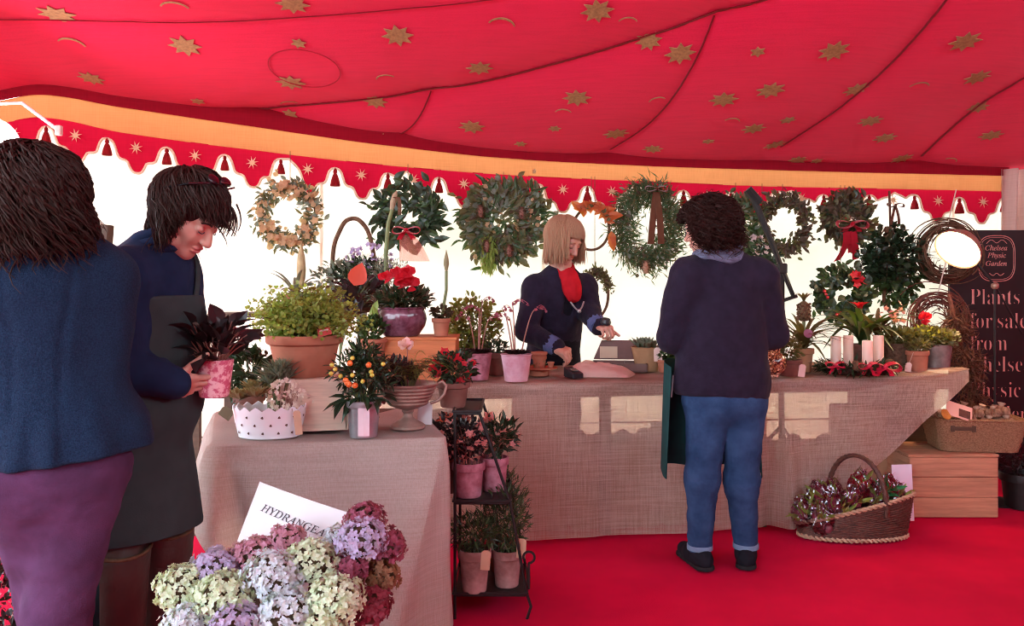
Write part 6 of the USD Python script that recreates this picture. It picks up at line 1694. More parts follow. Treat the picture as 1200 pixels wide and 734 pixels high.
def facing(face, up=(0, 0, 1)):
    """Head frame: columns are the head's right, the way it faces, and its crown."""
    y = unit(face); z = np.asarray(up, float); z = unit(z - y * (z @ y))
    return np.stack([np.cross(y, z), y, z], 1)

def head_sdf(p, c, R, s=1.0, neck=None):
    q = (p - np.asarray(c)) @ R / s
    d = ell(q, (0, -.014, .028), (.074, .094, .088))
    d = smin(d, ell(q, (0, .030, -.042), (.058, .062, .076)), k=.03)
    d = smin(d, ell(q, (0, .068, -.096), (.024, .022, .020)), k=.025)
    d = smin(d, cap(q, (-.045, .030, -.075), (-.062, -.01, -.04), .020, .022), cap(q, (.045, .030, -.075), (.062, -.01, -.04), .020, .022), k=.025)
    d = smin(d, cap(q, (-.030, .080, .022), (.030, .080, .022), .012, .012), k=.02)
    d = smin(d, cap(q, (-.036, .068, -.03), (-.05, .05, -.02), .018, .016), cap(q, (.036, .068, -.03), (.05, .05, -.02), .018, .016), k=.02)
    for sg in (-1, 1):
        d = smax(d, -ell(q, (sg * .032, .098, .004), (.016, .016, .011)), k=.012)
    for sg in (-1, 1):
        d = smin(d, ell(q, (sg * .0315, .0775, .002), (.0135, .0125, .0125)), k=.004)          # eyeball and lid
    d = smin(d, cap(q, (0, .088, .012), (0, .110, -.030), .008, .0115), k=.012)
    d = smin(d, ell(q, (-.011, .101, -.034), (.008, .009, .007)), ell(q, (.011, .101, -.034), (.008, .009, .007)), k=.008)
    d = smin(d, ell(q, (0, .090, -.0585), (.023, .010, .0068)), ell(q, (0, .0885, -.0705), (.020, .010, .0075)), k=.005)
    for sg in (-1, 1):
        d = smin(d, ell(q, (sg * .076, -.008, -.008), (.010, .020, .032)), k=.008)
    d = d * s
    if neck is not None:
        a = np.asarray(c) + R @ (np.array([0, -.028, -.075]) * s)
        d = smin(d, cap(p, a, neck, .054, .062), k=.03)
    return d

def hand_prims(wrist, knuckle, palm, curl, thumb, s=1.0, spread=.0, thumb_dir=None):
    """Joints of one hand. wrist, knuckle: the two ends of the palm; palm: the way the palm faces; curl: bend at each joint in degrees (one number or
    five, thumb first); thumb: +1 or -1, the side it leaves from. Returns (palm capsules, finger capsules)."""
    wrist, knuckle = np.asarray(wrist, float), np.asarray(knuckle, float)
    y = unit(knuckle - wrist); z = np.asarray(palm, float); z = unit(z - y * (z @ y)); x = np.cross(y, z) * thumb
    L = np.linalg.norm(knuckle - wrist)
    curl = np.broadcast_to(np.asarray(curl, float), (5,))
    pc, fc = [], []
    for i, (ox, oy, ln) in enumerate([(.032, -.004, (.040, .025, .021)), (.011, .004, (.045, .028, .022)), (-.011, .0, (.041, .026, .021)), (-.031, -.010, (.033, .020, .018))]):
        k = wrist + y * (L + oy * s) + x * ox * s
        pc.append((wrist + x * ox * .55 * s, k, .0145 * s, .0115 * s))
        q, a = k, math.radians(6)
        d0 = unit(y + x * spread * (ox / .03))
        for j, l in enumerate(ln):
            a += math.radians(curl[i + 1]) * (1.0, 1.15, .7)[j]
            e = q + (d0 * math.cos(a) + z * math.sin(a)) * l * s
            r0 = (.0098, .0088, .0080)[j] * s * (.88 if i == 3 else 1)
            fc.append((q, e, r0, r0 * .92))
            q = e
    t0 = wrist + y * L * .25 + x * .028 * s + z * .006 * s
    td = unit(thumb_dir) if thumb_dir is not None else unit(x * .75 + y * .65 + z * .45)
    t1 = t0 + td * .040 * s
    b = math.radians(curl[0])
    d2 = unit(td * math.cos(b) + unit(y * .7 + z * .7 - x * .3) * math.sin(b))
    t2 = t1 + d2 * .032 * s
    pc.append((wrist + y * .01 + x * .008, t0 + td * .01, .016 * s, .0145 * s))
    fc += [(t0, t1, .0135 * s, .0105 * s), (t1, t2, .0105 * s, .0085 * s), (t2, t2 + unit(d2 + y * .2) * .022 * s, .0090 * s, .0075 * s)]
    return pc, fc
def hand_sdf(p, pr):
    pc, fc = pr
    d = smin(*[cap(p, *c) for c in pc], k=.014)
    return smin(d, np.min([cap(p, *c) for c in fc], axis=0), k=.005)

def mesh_of(f, pts, h, pad=.12, sm=2):
    pts = np.asarray(pts, float)
    return relax(nets(f, pts.min(0) - pad, pts.max(0) + pad, h), sm)

def wrinkle(p, amp, freq, seed=0, ax=(1, 1, .6)):
    return amp * (meshkit.fbm(p * np.asarray(ax) * freq + 31.7, 3, seed) - .5) * 2

def locks(rng, roots, c, R, radii, zend, n=10, step=.018, curl=.004, ncurl=1.0, r=.0024, inward=.25, stray=.12, face=True, hc=None, fs=1.0, jag=.018):
    """Locks of hair: each follows the skull's ellipsoid down from its root, then hangs to zend, never across the face."""
    ms = []
    c = np.asarray(c); radii = np.asarray(radii)
    hc = c if hc is None else np.asarray(hc)
    for p0 in roots:
        p = p0.copy(); pts = [p.copy()]
        rho = 1.0 + .07 * rng.random()
        side = rng.normal(size=3) * stray
        ph = rng.random() * 6.28
        ze = zend + rng.normal() * jag
        for i in range(40):
            q = (p - c) @ R / radii
            nr = unit(R @ (q / radii))
            out = unit((p - c) * [1, 1, 0])
            if p[2] > c[2] - radii[2] * .15:
                want = np.array([0, 0, -1.0]) + out * .35 + side
                want = want - nr * (want @ nr)
                p = p + unit(want) * step
                q = (p - c) @ R / radii
                p = c + R @ (q / np.linalg.norm(q) * radii * rho)
            else:
                p = p + unit(np.array([0, 0, -1.0]) - out * inward + side * .8) * step
            if face:
                g = (p - hc) @ R / fs
                fy, fz, fx = face if isinstance(face, tuple) else (.060, .052, .060)
                if g[1] > fy and g[2] < fz and abs(g[0]) < fx:
                    break
            if np.hypot(*(p - c)[:2]) > radii[:2].max() * 1.3:
                break
            pts.append(p.copy())
            if p[2] < ze:
                break
        pts = np.array(pts)
        if len(pts) < 3:
            continue
        k = np.arange(len(pts))
        w = curl * np.minimum(k / 4, 1)
        pts = pts + np.stack([w * np.cos(k * ncurl + ph), w * np.sin(k * ncurl + ph), .4 * w * np.sin(k * ncurl * .7)], 1)
        rr = r * (.7 + .7 * rng.random()) * np.interp(k / k[-1], [0, .2, .75, 1], [.7, 1, .9, .2])
        ms.append(tube(pts, rr, 4, caps=False))
    return join(ms)

def figure(f_core, f_head, f_hands, core_pts, hc, hand_pts, hh=.0045, hb=.012):
    """The body as one surface: trunk and limbs, head and neck, and each hand, meshed as finely as each needs and joined."""
    from manifold3d import Manifold, Mesh as MMesh
    out, plain_ = None, []
    for f_, q, h, pad in [(f_core, core_pts, hb, .14), (f_head, [hc], hh, .30)] + [(f_, q, .0030, .09) for f_, q in zip(f_hands, hand_pts)]:
        q = np.asarray(q, float)
        for k in range(18):                                                   # another grid offset where two sheets meet in one cell
            g = relax(nets(f_, q.min(0) - pad - k * .131 * h, q.max(0) + pad, h * (1 + .013 * k)), 1)
            m = Manifold(MMesh(np.ascontiguousarray(g[0], np.float32), np.ascontiguousarray(g[1], np.uint32)))
            if not m.is_empty():
                break
        plain_.append(g)
        out = m if out is None else out + m
    if out.is_empty() or len(plain_) < 2:
        return join(plain_)
    g = out.to_mesh()
    v = np.array(g.vert_properties[:, :3], float)
    if np.ptp(v[:, 2]) < 1.2:
        return join(plain_)
    return v, np.array(g.tri_verts, int)

def hairmat(name, c0, c1, c2, rough=.4):
    nodes = {'g': ('geometry', {}), 'r': ('rgb_ramp', {'ramp': [(0, c0), (.6, c1), (1, c2)]}), 'p': ('principled_bsdf', {'roughness': .55, 'specular_ior_level': .15}), 't': ('translucent_bsdf', {'color': np.minimum(np.asarray(c2) * 1.4, 1)}), 'm': ('mix_closure', {'fac': .15})}
    return mat(name, nodes, [('g.random_per_island', 'r.fac'), ('r.color', 'p.base_color'), ('p.BSDF', 'm.closure1'), ('t.BSDF', 'm.closure2')], 'm.closure')
def scalp(rng, n, c, R, radii, lo=-.2, face_cut=.35):
    """Root points over the skull, none on the face."""
    out = []
    while len(out) < n:
        u = rdirs(rng, n * 2)
        ok = (u[:, 2] > lo) & ~((u[:, 1] > face_cut) & (u[:, 2] < .62))
        out += list(u[ok])
    u = np.array(out[:n])
    return np.asarray(c) + (u * radii) @ R.T

M_SKIN = mat('skin', {'tc': ('texture_coordinate', {}), 'n': ('noise_texture', {'scale': 30.0, 'detail': 3.0}), 'r': ('rgb_ramp', {'ramp': [(0, (.42, .19, .14)), (.45, (.52, .25, .19)), (1, (.60, .32, .25))]}),
                      'p': ('principled_bsdf', {'roughness': .5, 'subsurface_weight': .15, 'subsurface_scale': .01, 'subsurface_radius': (1, .35, .2)})}, [('tc.object', 'n.vector'), ('n.fac', 'r.fac'), ('r.color', 'p.base_color')], 'p.BSDF')
M_LIP = plain('lip_skin', (.50, .16, .14), .4, .1, 40)
M_DENIM = plain('blue_denim', (.032, .070, .155), .85, .4, 9, bump=.3, bscale=350, col2=(.015, .036, .09))
M_NAVYFLEECE = plain('navy_fleece', (.022, .016, .032), .95, .3, 20, bump=.35, bscale=260, sheen=.05)
M_NAVYSWEAT = plain('navy_sweatshirt', (.014, .024, .062), .9, .25, 14, bump=.2, bscale=300, sheen=.03)
M_TWEED = plain('blue_tweed', (.014, .031, .066), .9, .45, 260, bump=.4, bscale=400, sheen=.03, col2=(.006, .013, .032))
M_PURPLEJEAN = plain('purple_denim', (.088, .034, .085), .85, .3, 12, bump=.25, bscale=350, sheen=.02)
M_APRON = plain('dark_green_apron', (.040, .056, .058), .85, .2, 8, bump=.15, bscale=300)
M_APRONTEAL = plain('teal_apron', (.018, .060, .060), .85, .25, 8, bump=.15, bscale=300)
M_BOOT = plain('brown_leather', (.055, .028, .022), .5, .3, 12, bump=.15)
M_BLACKSHOE = plain('black_suede', (.014, .014, .02), .8, .3, 30, bump=.2, bscale=200)
M_SCARF = plain('grey_blue_scarf', (.16, .17, .26), .9, .4, 40, bump=.3, bscale=120)
M_REDSCARF = plain('red_scarf', (.45, .012, .02), .8, .25, 20, bump=.2, bscale=90)
M_CUFF = plain('lilac_blue_cuff', (.10, .13, .28), .85, .2, 20, bump=.2)
H_BROWN = hairmat('dark_brown_hair', (.030, .014, .011), (.085, .040, .028), (.20, .10, .07))
H_AUBURN = hairmat('dark_auburn_hair', (.025, .009, .007), (.065, .021, .014), (.15, .045, .028))
H_BLOND = hairmat('blond_hair', (.36, .20, .12), (.60, .40, .25), (.80, .62, .44), .45)

def shoe(parent, ankle, yaw, s, m, sole_m, L=.26):
    """A shoe under the ankle, its toe pointing along yaw; sole as its sub-part."""
    R = rot([0, 0, 1], yaw)
    a = np.array([ankle[0], ankle[1], .010])
    heel, toe = a + R @ np.array([0, -.045, .04]), a + R @ np.array([0, L - .10, .032])
    f = lambda p: smin(np.maximum(smin(cap(p, heel, a + R @ np.array([0, .06, .045]), .042, .042), cap(p, a + R @ np.array([0, .05, .04]), toe, .046, .034), k=.03), (a[2] + .014) - p[:, 2]), cap(p, a + [0, 0, .05], a + [0, 0, .10], .044, .046), k=.03)
    x = part(parent, 'shoe', mesh_of(f, [heel, toe, a + [0, 0, .1]], .007, .07), m, smooth=True)
    f2 = lambda p: np.maximum(smin(cap(p * [1, 1, 0], heel * [1, 1, 0], toe * [1, 1, 0], .046, .040), k=.01), np.abs(p[:, 2] - a[2] - .009) - .009)
    part(x, 'sole', mesh_of(f2, [heel * [1, 1, 0], toe * [1, 1, 0] + [0, 0, .03]], .008, .06, 1), sole_m)
    return x
M_SOLE = plain('rubber_sole', (.02, .02, .022), .8, .2, 20)

# ================================================================== THE FOUR WOMEN
def ecap(p, a, b, ra, rb, ax, flat):
    """A tapered limb squeezed to flat along the horizontal direction ax."""
    a = np.asarray(a, float)
    ax = np.asarray(ax, float)
    k = (p - a) @ ax
    q = p + np.outer(k * (1 / flat - 1), ax)
    kb = (np.asarray(b) - a) @ ax
    return cap(q, a, np.asarray(b) + ax * kb * (1 / flat - 1), ra, rb) * flat ** .5

def face_parts(t, c, R, s, hm, brow=True):
    L = lambda *q: np.asarray(c) + R @ (np.array(q) * s)
    for sg in (-1, 1):
        part(t, 'eyelash', tube(spline([L(sg * .020, .0905, -.002), L(sg * .031, .0925, -.0065), L(sg * .043, .086, -.004)], 7), .0016 * s, 4), M_INK)
        part(t, 'eyebrow', tube(spline([L(sg * .014, .0955, .024), L(sg * .031, .0945, .030), L(sg * .048, .081, .023)], 7), .0028 * s, 5), hm)
    part(t, 'lips', join([blob(L(0, .0925, -.0585), np.array([.021, .0085, .0055]) * s, 2, R=R), blob(L(0, .0915, -.0695), np.array([.018, .0085, .006]) * s, 2, R=R)]), M_LIP, smooth=True)

def haircap(c, R, s, radii, off=(0, -.016, .030), noise=.006, face=True, seed=3, h=.006):
    c = np.asarray(c)
    def f(p):
        q = (p - c) @ R / s
        d = ell(q, off, radii)
        if face:
            d = smax(d, -ell(q, (0, .135, -.055), np.array([.080, .100, .118]) * float(face)), k=.012)
            d = smax(d, -(q[:, 2] + .085), k=.02)
        return d * s + wrinkle(q, noise, 26, seed)
    return mesh_of(f, [c], h, .19, 1)

def bodymesh(f, pts, h=.0055):
    return mesh_of(f, pts, h, .14, 2)

rng = np.random.default_rng(404)
# ------------------------------------------------------------------ the curly-haired woman in jeans, seen from behind
Y4 = 3.85
hc = P(829, 266, 3.83); Rh = facing((-.80, .55, -.24))
shL, shR = P(806, 322, 3.82), P(893, 324, 3.87)
elL, elR = P(787, 396, 3.88), P(904, 392, 3.93)
wrL, wrR = P(800, 402, 4.07), P(888, 396, 4.10)
hpL, hpR = P(829, 474, 3.87), P(871, 474, 3.87)
knL, knR = P(823, 562, 3.84), P(869, 566, 3.86)
akL, akR = P(820, 655, 3.88), P(874, 656, 3.90)
akL[2] = akR[2] = .085
nb = P(843, 303, 3.85)
t = thing('person', 'woman with curly dark hair, navy fleece and blue jeans, back to us at the counter', 'person', ((akL[0] + akR[0]) / 2, 3.89, 0))
handsA = [hand_prims(wrL, wrL + [.055, .075, -.01], (0.3, 0, -1), [20, 35, 38, 42, 46], 1), hand_prims(wrR, wrR + [-.055, .075, -.01], (-.3, 0, -1), [20, 30, 34, 38, 42], -1)]
fh = lambda p: head_sdf(p, hc, Rh, 1.0, nb)
def f(p):
    d = smin(cap(p, hc - [0, 0, .05], nb - [0, 0, .03], .05, .055), cap(p, shL, shR, .050, .050), ell(p, P(848, 360, 3.86), (.15, .08, .22)), ell(p, P(849, 445, 3.87), (.14, .09, .14)), k=.05)
    for a_, b_, c_ in ((shL, elL, wrL), (shR, elR, wrR)):
        d = smin(d, cap(p, a_, b_, .050, .042), cap(p, b_, c_, .042, .028), k=.02)
    for a_, b_, c_ in ((hpL, knL, akL), (hpR, knR, akR)):
        d = smin(d, cap(p, a_, b_, .082, .056), cap(p, b_, c_ - [0, 0, .03], .056, .036), k=.03)
    return d
def hands_of(hs, arms):
    return [(lambda p, h_=h_, a_=a_: smin(hand_sdf(p, h_), cap(p, a_[1] + unit(a_[0] - a_[1]) * .04, a_[1], .031, .026), k=.014)) for h_, a_ in zip(hs, arms)]
def hpts(hs):
    return [np.array([q for c_ in h_[0] + h_[1] for q in c_[:2]]) for h_ in hs]
part(t, 'body', figure(f, fh, hands_of(handsA, [(elL, wrL), (elR, wrR)]), [hc, akL, akR, elR, elL, wrL, wrR], hc, hpts(handsA), .007), M_SKIN, smooth=True)
def f(p):
    d = smin(ecap(p, P(848, 345, 3.86), P(846, 445, 3.875), .178, .222, (0, 1, 0), .68), cap(p, shL + [.03, 0, .0], shR - [.03, 0, 0], .080, .080), cap(p, P(838, 306, 3.86), P(850, 306, 3.87), .075, .075), k=.07)
    d = np.maximum(d, -.9)
    for a_, b_, c_ in ((shL, elL, wrL), (shR, elR, wrR)):
        d = smin(d, cap(p, a_, b_, .083, .070), k=.035)
        d = smin(d, cap(p, b_, c_, .070, .050), k=.02)
    d = d + wrinkle(p, .015, 8, 3, (1, 1, .5)) + wrinkle(p, .005, 24, 5)
    d = d + .006 * np.exp(-((p[:, 0] - nb[0] - .005) / .006) ** 2) * (p[:, 2] > .8) * 0
    return smax(d, .782 + .012 * np.sin(p[:, 0] * 9) - p[:, 2], k=.012)
j4 = part(t, 'fleece_jacket', mesh_of(f, [nb, elL, elR, wrL, wrR, [hpL[0], 3.87, .78]], .008, .13), M_NAVYFLEECE, smooth=True)
part(j4, 'side_seam', tube([P(789, 440, 3.80), P(787, 466, 3.80)], .004, 5), M_INK)
sc_ = []
for i, (z, r, tl_) in enumerate(((0.012, .098, .02), (.036, .094, .03), (.060, .088, .028), (.078, .080, .02))):
    a = np.arange(40) / 40 * 2 * PI
    sc_.append(tube(nb + np.stack([r * np.cos(a) - .008, r * .9 * np.sin(a), z + .012 * np.sin(a + i) + .01 * np.cos(a * 3 + i)], 1), .021 - .003 * i, 8, closed=True))
part(t, 'scarf', join(sc_), M_SCARF, smooth=True)
def f(p):
    d = smin(ell(p, P(849, 466, 3.87), (.195, .135, .14)), k=.02)
    legs = []
    for a_, b_, c_ in ((hpL, knL, akL), (hpR, knR, akR)):
        legs.append(smin(cap(p, a_ - [0, 0, .02], b_, .100, .073), cap(p, b_, c_ + [0, 0, .01], .073, .054), k=.04))
    d = smin(d, np.minimum(*legs), k=.03)
    d = d + wrinkle(p, .006, 14, 8, (1, 1, 1.6)) * (.4 + .6 * (p[:, 2] < .6)) 
    return smax(smax(d, p[:, 2] - .86), .075 - p[:, 2], k=.01)
jn = part(t, 'jeans', mesh_of(f, [hpL, hpR, akL, akR], .0075, .15), M_DENIM, smooth=True)
for sx in (-1, 1):
    part(jn, 'hem_turnup', lathe([(.053, -.012), (.058, -.01), (.058, .012), (.053, .014)], 20, (akL if sx < 0 else akR) + [0, 0, .012]), plain('pale_denim', (.16, .24, .36), .85, .2, 20) if 'pale_denim' not in MATS else MATS['pale_denim'], smooth=True)
shoe(t, akL, 14, -1, M_BLACKSHOE, M_SOLE)
shoe(t, akR, -14, 1, M_BLACKSHOE, M_SOLE)
az = np.linspace(-.30, PI + .35, 40)
zz = np.linspace(0, 1, 14)
A0 = np.array([846, 0]); ac = np.array([(834 - CX) / FPX * 3.88, 3.90])
G = np.stack([np.stack([ac[0] + (.205 + .02 * z) * np.cos(az) * (1 + .02 * np.sin(az * 7 + z * 2)), ac[1] + (.175 + .04 * z) * np.sin(az) * 1.0, np.full(40, .93 - z * .50) + .015 * np.sin(az * 3)], 1) for z in zz])
part(t, 'apron', slab(G, .004), M_APRONTEAL, smooth=True)
hr = np.array([.122, .128, .118])
part(t, 'hair', haircap(hc, Rh, 1, (.112, .120, .112), (0, -.022, .022), .011, 1.25, 4), H_AUBURN, smooth=True)
part(t, 'hair_curls', locks(rng, scalp(rng, 1500, hc + Rh @ [0, -.02, .02], Rh, np.array([.112, .118, .112]), -.65, .55), hc + Rh @ [0, -.02, .022], Rh, hr, hc[2] - .07, 5, .014, .017, 1.9, .0026, .3, .45, (.040, .040, .16), hc, 1, .03), H_AUBURN, kind='stuff')
fz_ = scalp(rng, 260, hc + Rh @ [0, -.02, .02], Rh, np.array([.122, .128, .120]), -.6, .5)
part(t, 'frizzy_ends', join([tube(q + np.cumsum(np.vstack([[0, 0, 0], unit(unit(q - hc) * .5 + np.stack([np.cos(np.arange(6) * 1.3 + i), np.sin(np.arange(6) * 1.3 + i), np.sin(np.arange(6) * .9 + i * 2)], 1)) * .009]), 0), np.linspace(.0016, .0006, 7), 3, caps=False) for i, q in enumerate(fz_)]), H_AUBURN, kind='stuff')
gl = []
for sg in (-1, 1):
    a = np.linspace(0, 2 * PI, 24)
    gl.append(tube(hc + (np.stack([sg * .034 + .024 * np.cos(a), .103 + 0 * a, .002 + .021 * np.sin(a)], 1)) @ Rh.T, .0022, 5, closed=False))
    gl.append(tube([hc + Rh @ [sg * .058, .100, .006], hc + Rh @ [sg * .080, .06, .008], hc + Rh @ [sg * .082, -.01, .004]], .002, 5))
gl.append(tube([hc + Rh @ [-.010, .104, .004], hc + Rh @ [.010, .104, .004]], .002, 5))
part(t, 'glasses', join(gl), M_BLACKMETAL)
face_parts(t, hc, Rh, 1, H_AUBURN)

# ------------------------------------------------------------------ the blond woman behind the counter
s3 = 1.10
hc = P(661, 281, 5.06); Rh = facing((.62, -.60, -.50))
nb = P(659, 322, 5.13)
shR, shL = P(628, 337, 5.10), P(684, 336, 5.24)                     # her right arm is nearest the plants
elR, wrR = P(617, 388, 5.02), P(652, 407, 4.86)
elL, wrL = P(691, 366, 5.12), P(701, 383, 4.95)
pel = P(646, 440, 5.38)
fw = unit(np.array([.55, -.83, 0])); rt = np.array([fw[1], -fw[0], 0])
feet = [np.array([pel[0] - .09, 5.40, .085]), np.array([pel[0] + .10, 5.42, .085])]
t = thing('person', 'woman with a blond bob and red scarf working behind the counter', 'person', (pel[0], 5.40, 0))
hA = hand_prims(wrR, wrR + [.060, -.045, -.022], (.2, .1, -1), [25, 40, 52, 58, 62], -1, 1.05, thumb_dir=(.6, -.3, -.5))
hB = hand_prims(wrL, wrL + [.045, -.065, -.006], (.0, .2, -1), [25, 55, 58, 60, 62], 1, 1.05)
fh = lambda p: head_sdf(p, hc, Rh, s3, nb)
def f(p):
    ch = (shL + shR) / 2
    d = smin(cap(p, hc - [0, 0, .05], nb - [0, 0, .03], .05, .055), cap(p, shL, shR, .050, .050), cap(p, ch - [0, 0, .12], pel, .085, .085), k=.05)
    for a_, b_, c_ in ((shL, elL, wrL), (shR, elR, wrR)):
        d = smin(d, cap(p, a_, b_, .050, .042), cap(p, b_, c_, .042, .029), k=.02)
    for q, sx in zip(feet, (-.08, .08)):
        d = smin(d, cap(p, pel + [sx, 0, -.05], [q[0], q[1] - .02, .47], .085, .058), cap(p, [q[0], q[1] - .02, .47], q, .058, .04), k=.03)
    return d
part(t, 'body', figure(f, fh, hands_of([hA, hB], [(elR, wrR), (elL, wrL)]), [hc, elR, elL, wrR, wrL, *feet], hc, hpts([hA, hB]), .005), M_SKIN, smooth=True)
def f(p):
    ch = (shL + shR) / 2
    d = smin(ecap(p, ch - [0, 0, .06], pel + [0, 0, .02], .165, .195, fw, .74), cap(p, shR, shL, .078, .078), cap(p, nb - [0.03, 0, .02], nb + [.02, 0, -.02], .078, .078), k=.06)
    d = smin(d, ecap(p, pel, pel - [0, 0, .12], .20, .21, fw, .72), k=.05)
    for a_, b_, c_ in ((shL, elL, wrL), (shR, elR, wrR)):
        d = smin(d, cap(p, a_, b_, .080, .066), k=.03)
        d = smin(d, cap(p, b_, c_, .066, .052), k=.02)
    d = d + wrinkle(p, .010, 10, 13, (1, 1, .6)) + wrinkle(p, .004, 28, 15)
    # open front over the dark top and scarf
    q = (p - nb)
    v = np.abs(q @ rt) - np.interp(p[:, 2], [nb[2] - .62, nb[2] - .10, nb[2] + .05], [.008, .040, .075])
    d = smax(d, -np.maximum(v, -(q @ fw - .045)), k=.012)
    return smax(d, .66 - p[:, 2], k=.012)
part(t, 'navy_jacket', mesh_of(f, [nb, elR, elL, wrR, wrL, pel], .008, .15), M_NAVYFLEECE, smooth=True)
f = lambda p: smin(ecap(p, (shL + shR) / 2 - [0, 0, .05], pel - [0, 0, .1], .15, .18, fw, .74), cap(p, shR, shL, .066, .066), k=.05) + wrinkle(p, .006, 16, 2)
part(t, 'dark_top', mesh_of(f, [nb, pel], .010, .2), plain('black_knit', (.014, .013, .02), .9, .3, 30, bump=.3, bscale=200), smooth=True)
f = lambda p: smin(cap(p, nb + [0, 0, -.015], nb + [0.0, 0, .035], .078, .070), ell(p, nb + fw * .085 + [0, 0, -.055], (.055, .045, .085)), ell(p, nb + fw * .10 + [.01, 0, -.10], (.045, .035, .07)), k=.03) + wrinkle(p, .014, 24, 6, (1.4, 1.4, .5))
part(t, 'red_scarf', mesh_of(f, [nb], .007, .22, 1), M_REDSCARF, smooth=True)
part(t, 'necklace', join([tube(spline([nb + fw * .145 + rt * .05 + [0, 0, -.16], nb + fw * .16 + [0, 0, -.21], nb + fw * .145 - rt * .05 + [0, 0, -.16]], 14), .005, 6), blob(nb + fw * .165 + [0, 0, -.215], .012, 2)]), M_ZINC)
for a_, b_ in ((elR, wrR), (elL, wrL)):
    d_ = unit(b_ - a_)
    part(t, 'cuff', tube([b_ - d_ * .055, b_ - d_ * .01, b_ + d_ * .012], [.056, .055, .047], 14), M_CUFF, smooth=40)
f = lambda p: smax(np.minimum(*[smin(cap(p, pel + [sx, 0, -.05], [q[0], q[1] - .02, .47], .11, .085), cap(p, [q[0], q[1] - .02, .47], q, .085, .07), k=.03) for q, sx in zip(feet, (-.08, .08))]), .07 - p[:, 2])
part(t, 'trousers', mesh_of(f, [pel, *feet], .011, .15), plain('charcoal_cloth', (.02, .02, .025), .9, .2, 20), smooth=True)
for q in feet:
    shoe(t, q, 180, 1, M_BLACKSHOE, M_SOLE)
part(t, 'hair', haircap(hc, Rh, s3, (.089, .106, .100), (0, -.018, .030), .004, 1.12, 7), H_BLOND, smooth=True)
rt0 = scalp(rng, 1500, hc + Rh @ [0, -.016, .030], Rh, np.array([.090, .106, .100]) * s3, -.35, .45)
part(t, 'hair_locks', locks(rng, rt0, hc + Rh @ [0, -.012, .024], Rh, np.array([.096, .112, .106]) * s3, hc[2] - .125, 12, .018, .0015, .8, .0030, .12, .12, True, hc, s3, .008), H_BLOND, kind='stuff')
face_parts(t, hc, Rh, s3, H_BLOND)
part(t, 'held_cap', move(lathe([(0, 0), (.030, 0), (.032, .012), (.024, .03), (0, .032)], 18), wrL + [.035, -.062, .020], rot([1, .4, 0], 20)), MATS['black_plastic'], 'small dark object held in her hand', smooth=30)

# ------------------------------------------------------------------ the aproned woman looking down at a pot
Pk = lambda px, py, Y: P(px, py, Y + .14)
fw = unit(np.array([.86, -.51, 0])); rt = np.array([fw[1], -fw[0], 0])      # rt: her right, towards us
hc = Pk(221, 250, 2.39); Rh = facing((.74, -.20, -.64))
nb = Pk(188, 290, 2.41)
shR, shL = Pk(147, 322, 2.29), Pk(200, 318, 2.52)
elR, wrR = Pk(138, 432, 2.25), Pk(203, 449, 2.31)
elL, wrL = Pk(206, 432, 2.58), Pk(226, 432, 2.53)
ch = Pk(172, 372, 2.41); pel = Pk(150, 520, 2.43)
feet = [np.array([pel[0] + .00, 2.47, .085]), np.array([pel[0] + .05, 2.67, .085])]
t = thing('person', 'woman in navy sweatshirt and long dark apron looking down at the pot she holds', 'person', (pel[0], 2.43, 0))
pc_ = Pk(251, 443, 2.425)
hA = hand_prims(wrR, Pk(224, 453, 2.345), (.25, .8, .1), [30, 12, 16, 22, 26], 1, 1.0, thumb_dir=(.75, .1, .75))
hB = hand_prims(wrL, Pk(240, 440, 2.53), (.2, -1, .1), [12, 22, 28, 30, 34], -1, 1.0, thumb_dir=(.35, -.8, .55))
fh = lambda p: head_sdf(p, hc, Rh, 1.0, nb)
def f(p):
    d = smin(cap(p, hc - [.03, 0, .04], nb - [0, 0, .03], .05, .055), cap(p, shL, shR, .050, .050), cap(p, ch, pel, .085, .09), k=.05)
    for a_, b_, c_ in ((shL, elL, wrL), (shR, elR, wrR)):
        d = smin(d, cap(p, a_, b_, .050, .042), cap(p, b_, c_, .042, .028), k=.02)
    for q in feet:
        d = smin(d, cap(p, [q[0], q[1], .85], [q[0] + .01, q[1], .47], .09, .058), cap(p, [q[0] + .01, q[1], .47], q, .058, .04), k=.03)
    return d
part(t, 'body', figure(f, fh, hands_of([hA, hB], [(elR, wrR), (elL, wrL)]), [hc, elR, elL, wrR, wrL, *feet], hc, hpts([hA, hB]), .0035), M_SKIN, smooth=True)
def torso(p, g=0.0):
    d = smin(ecap(p, ch + [0, 0, .02], ch - [0, 0, .24], .180 + g, .165 + g, fw, .72), cap(p, shR, shL, .074 + g, .074 + g), cap(p, nb - [.02, 0, .03], nb - [.01, 0, .06], .085 + g, .09 + g), k=.06)
    return d
def sweat(p):
    d = torso(p)
    for a_, b_, c_ in ((shL, elL, wrL), (shR, elR, wrR)):
        d = smin(d, cap(p, a_, b_, .080, .068), k=.035)
        d = smin(d, cap(p, b_, c_, .068, .047), k=.02)
    return d
f = lambda p: smax(sweat(p) + wrinkle(p, .010, 10, 23, (1, 1, .6)) + wrinkle(p, .004, 30, 25), .86 - p[:, 2], k=.01)
part(t, 'sweatshirt', mesh_of(f, [nb, elR, elL, wrR, wrL, pel + [0, 0, .1]], .007, .15), M_NAVYSWEAT, smooth=True)
a = np.arange(36) / 36 * 2 * PI
col = [tube(nb + np.stack([.074 * np.cos(a) + .004, .074 * np.sin(a), z + .018 * np.cos(a)], 1), .017, 8, closed=True) for z in (-.012, .014, .036)]
part(t, 'turned_collar', join(col), M_NAVYSWEAT, smooth=True)
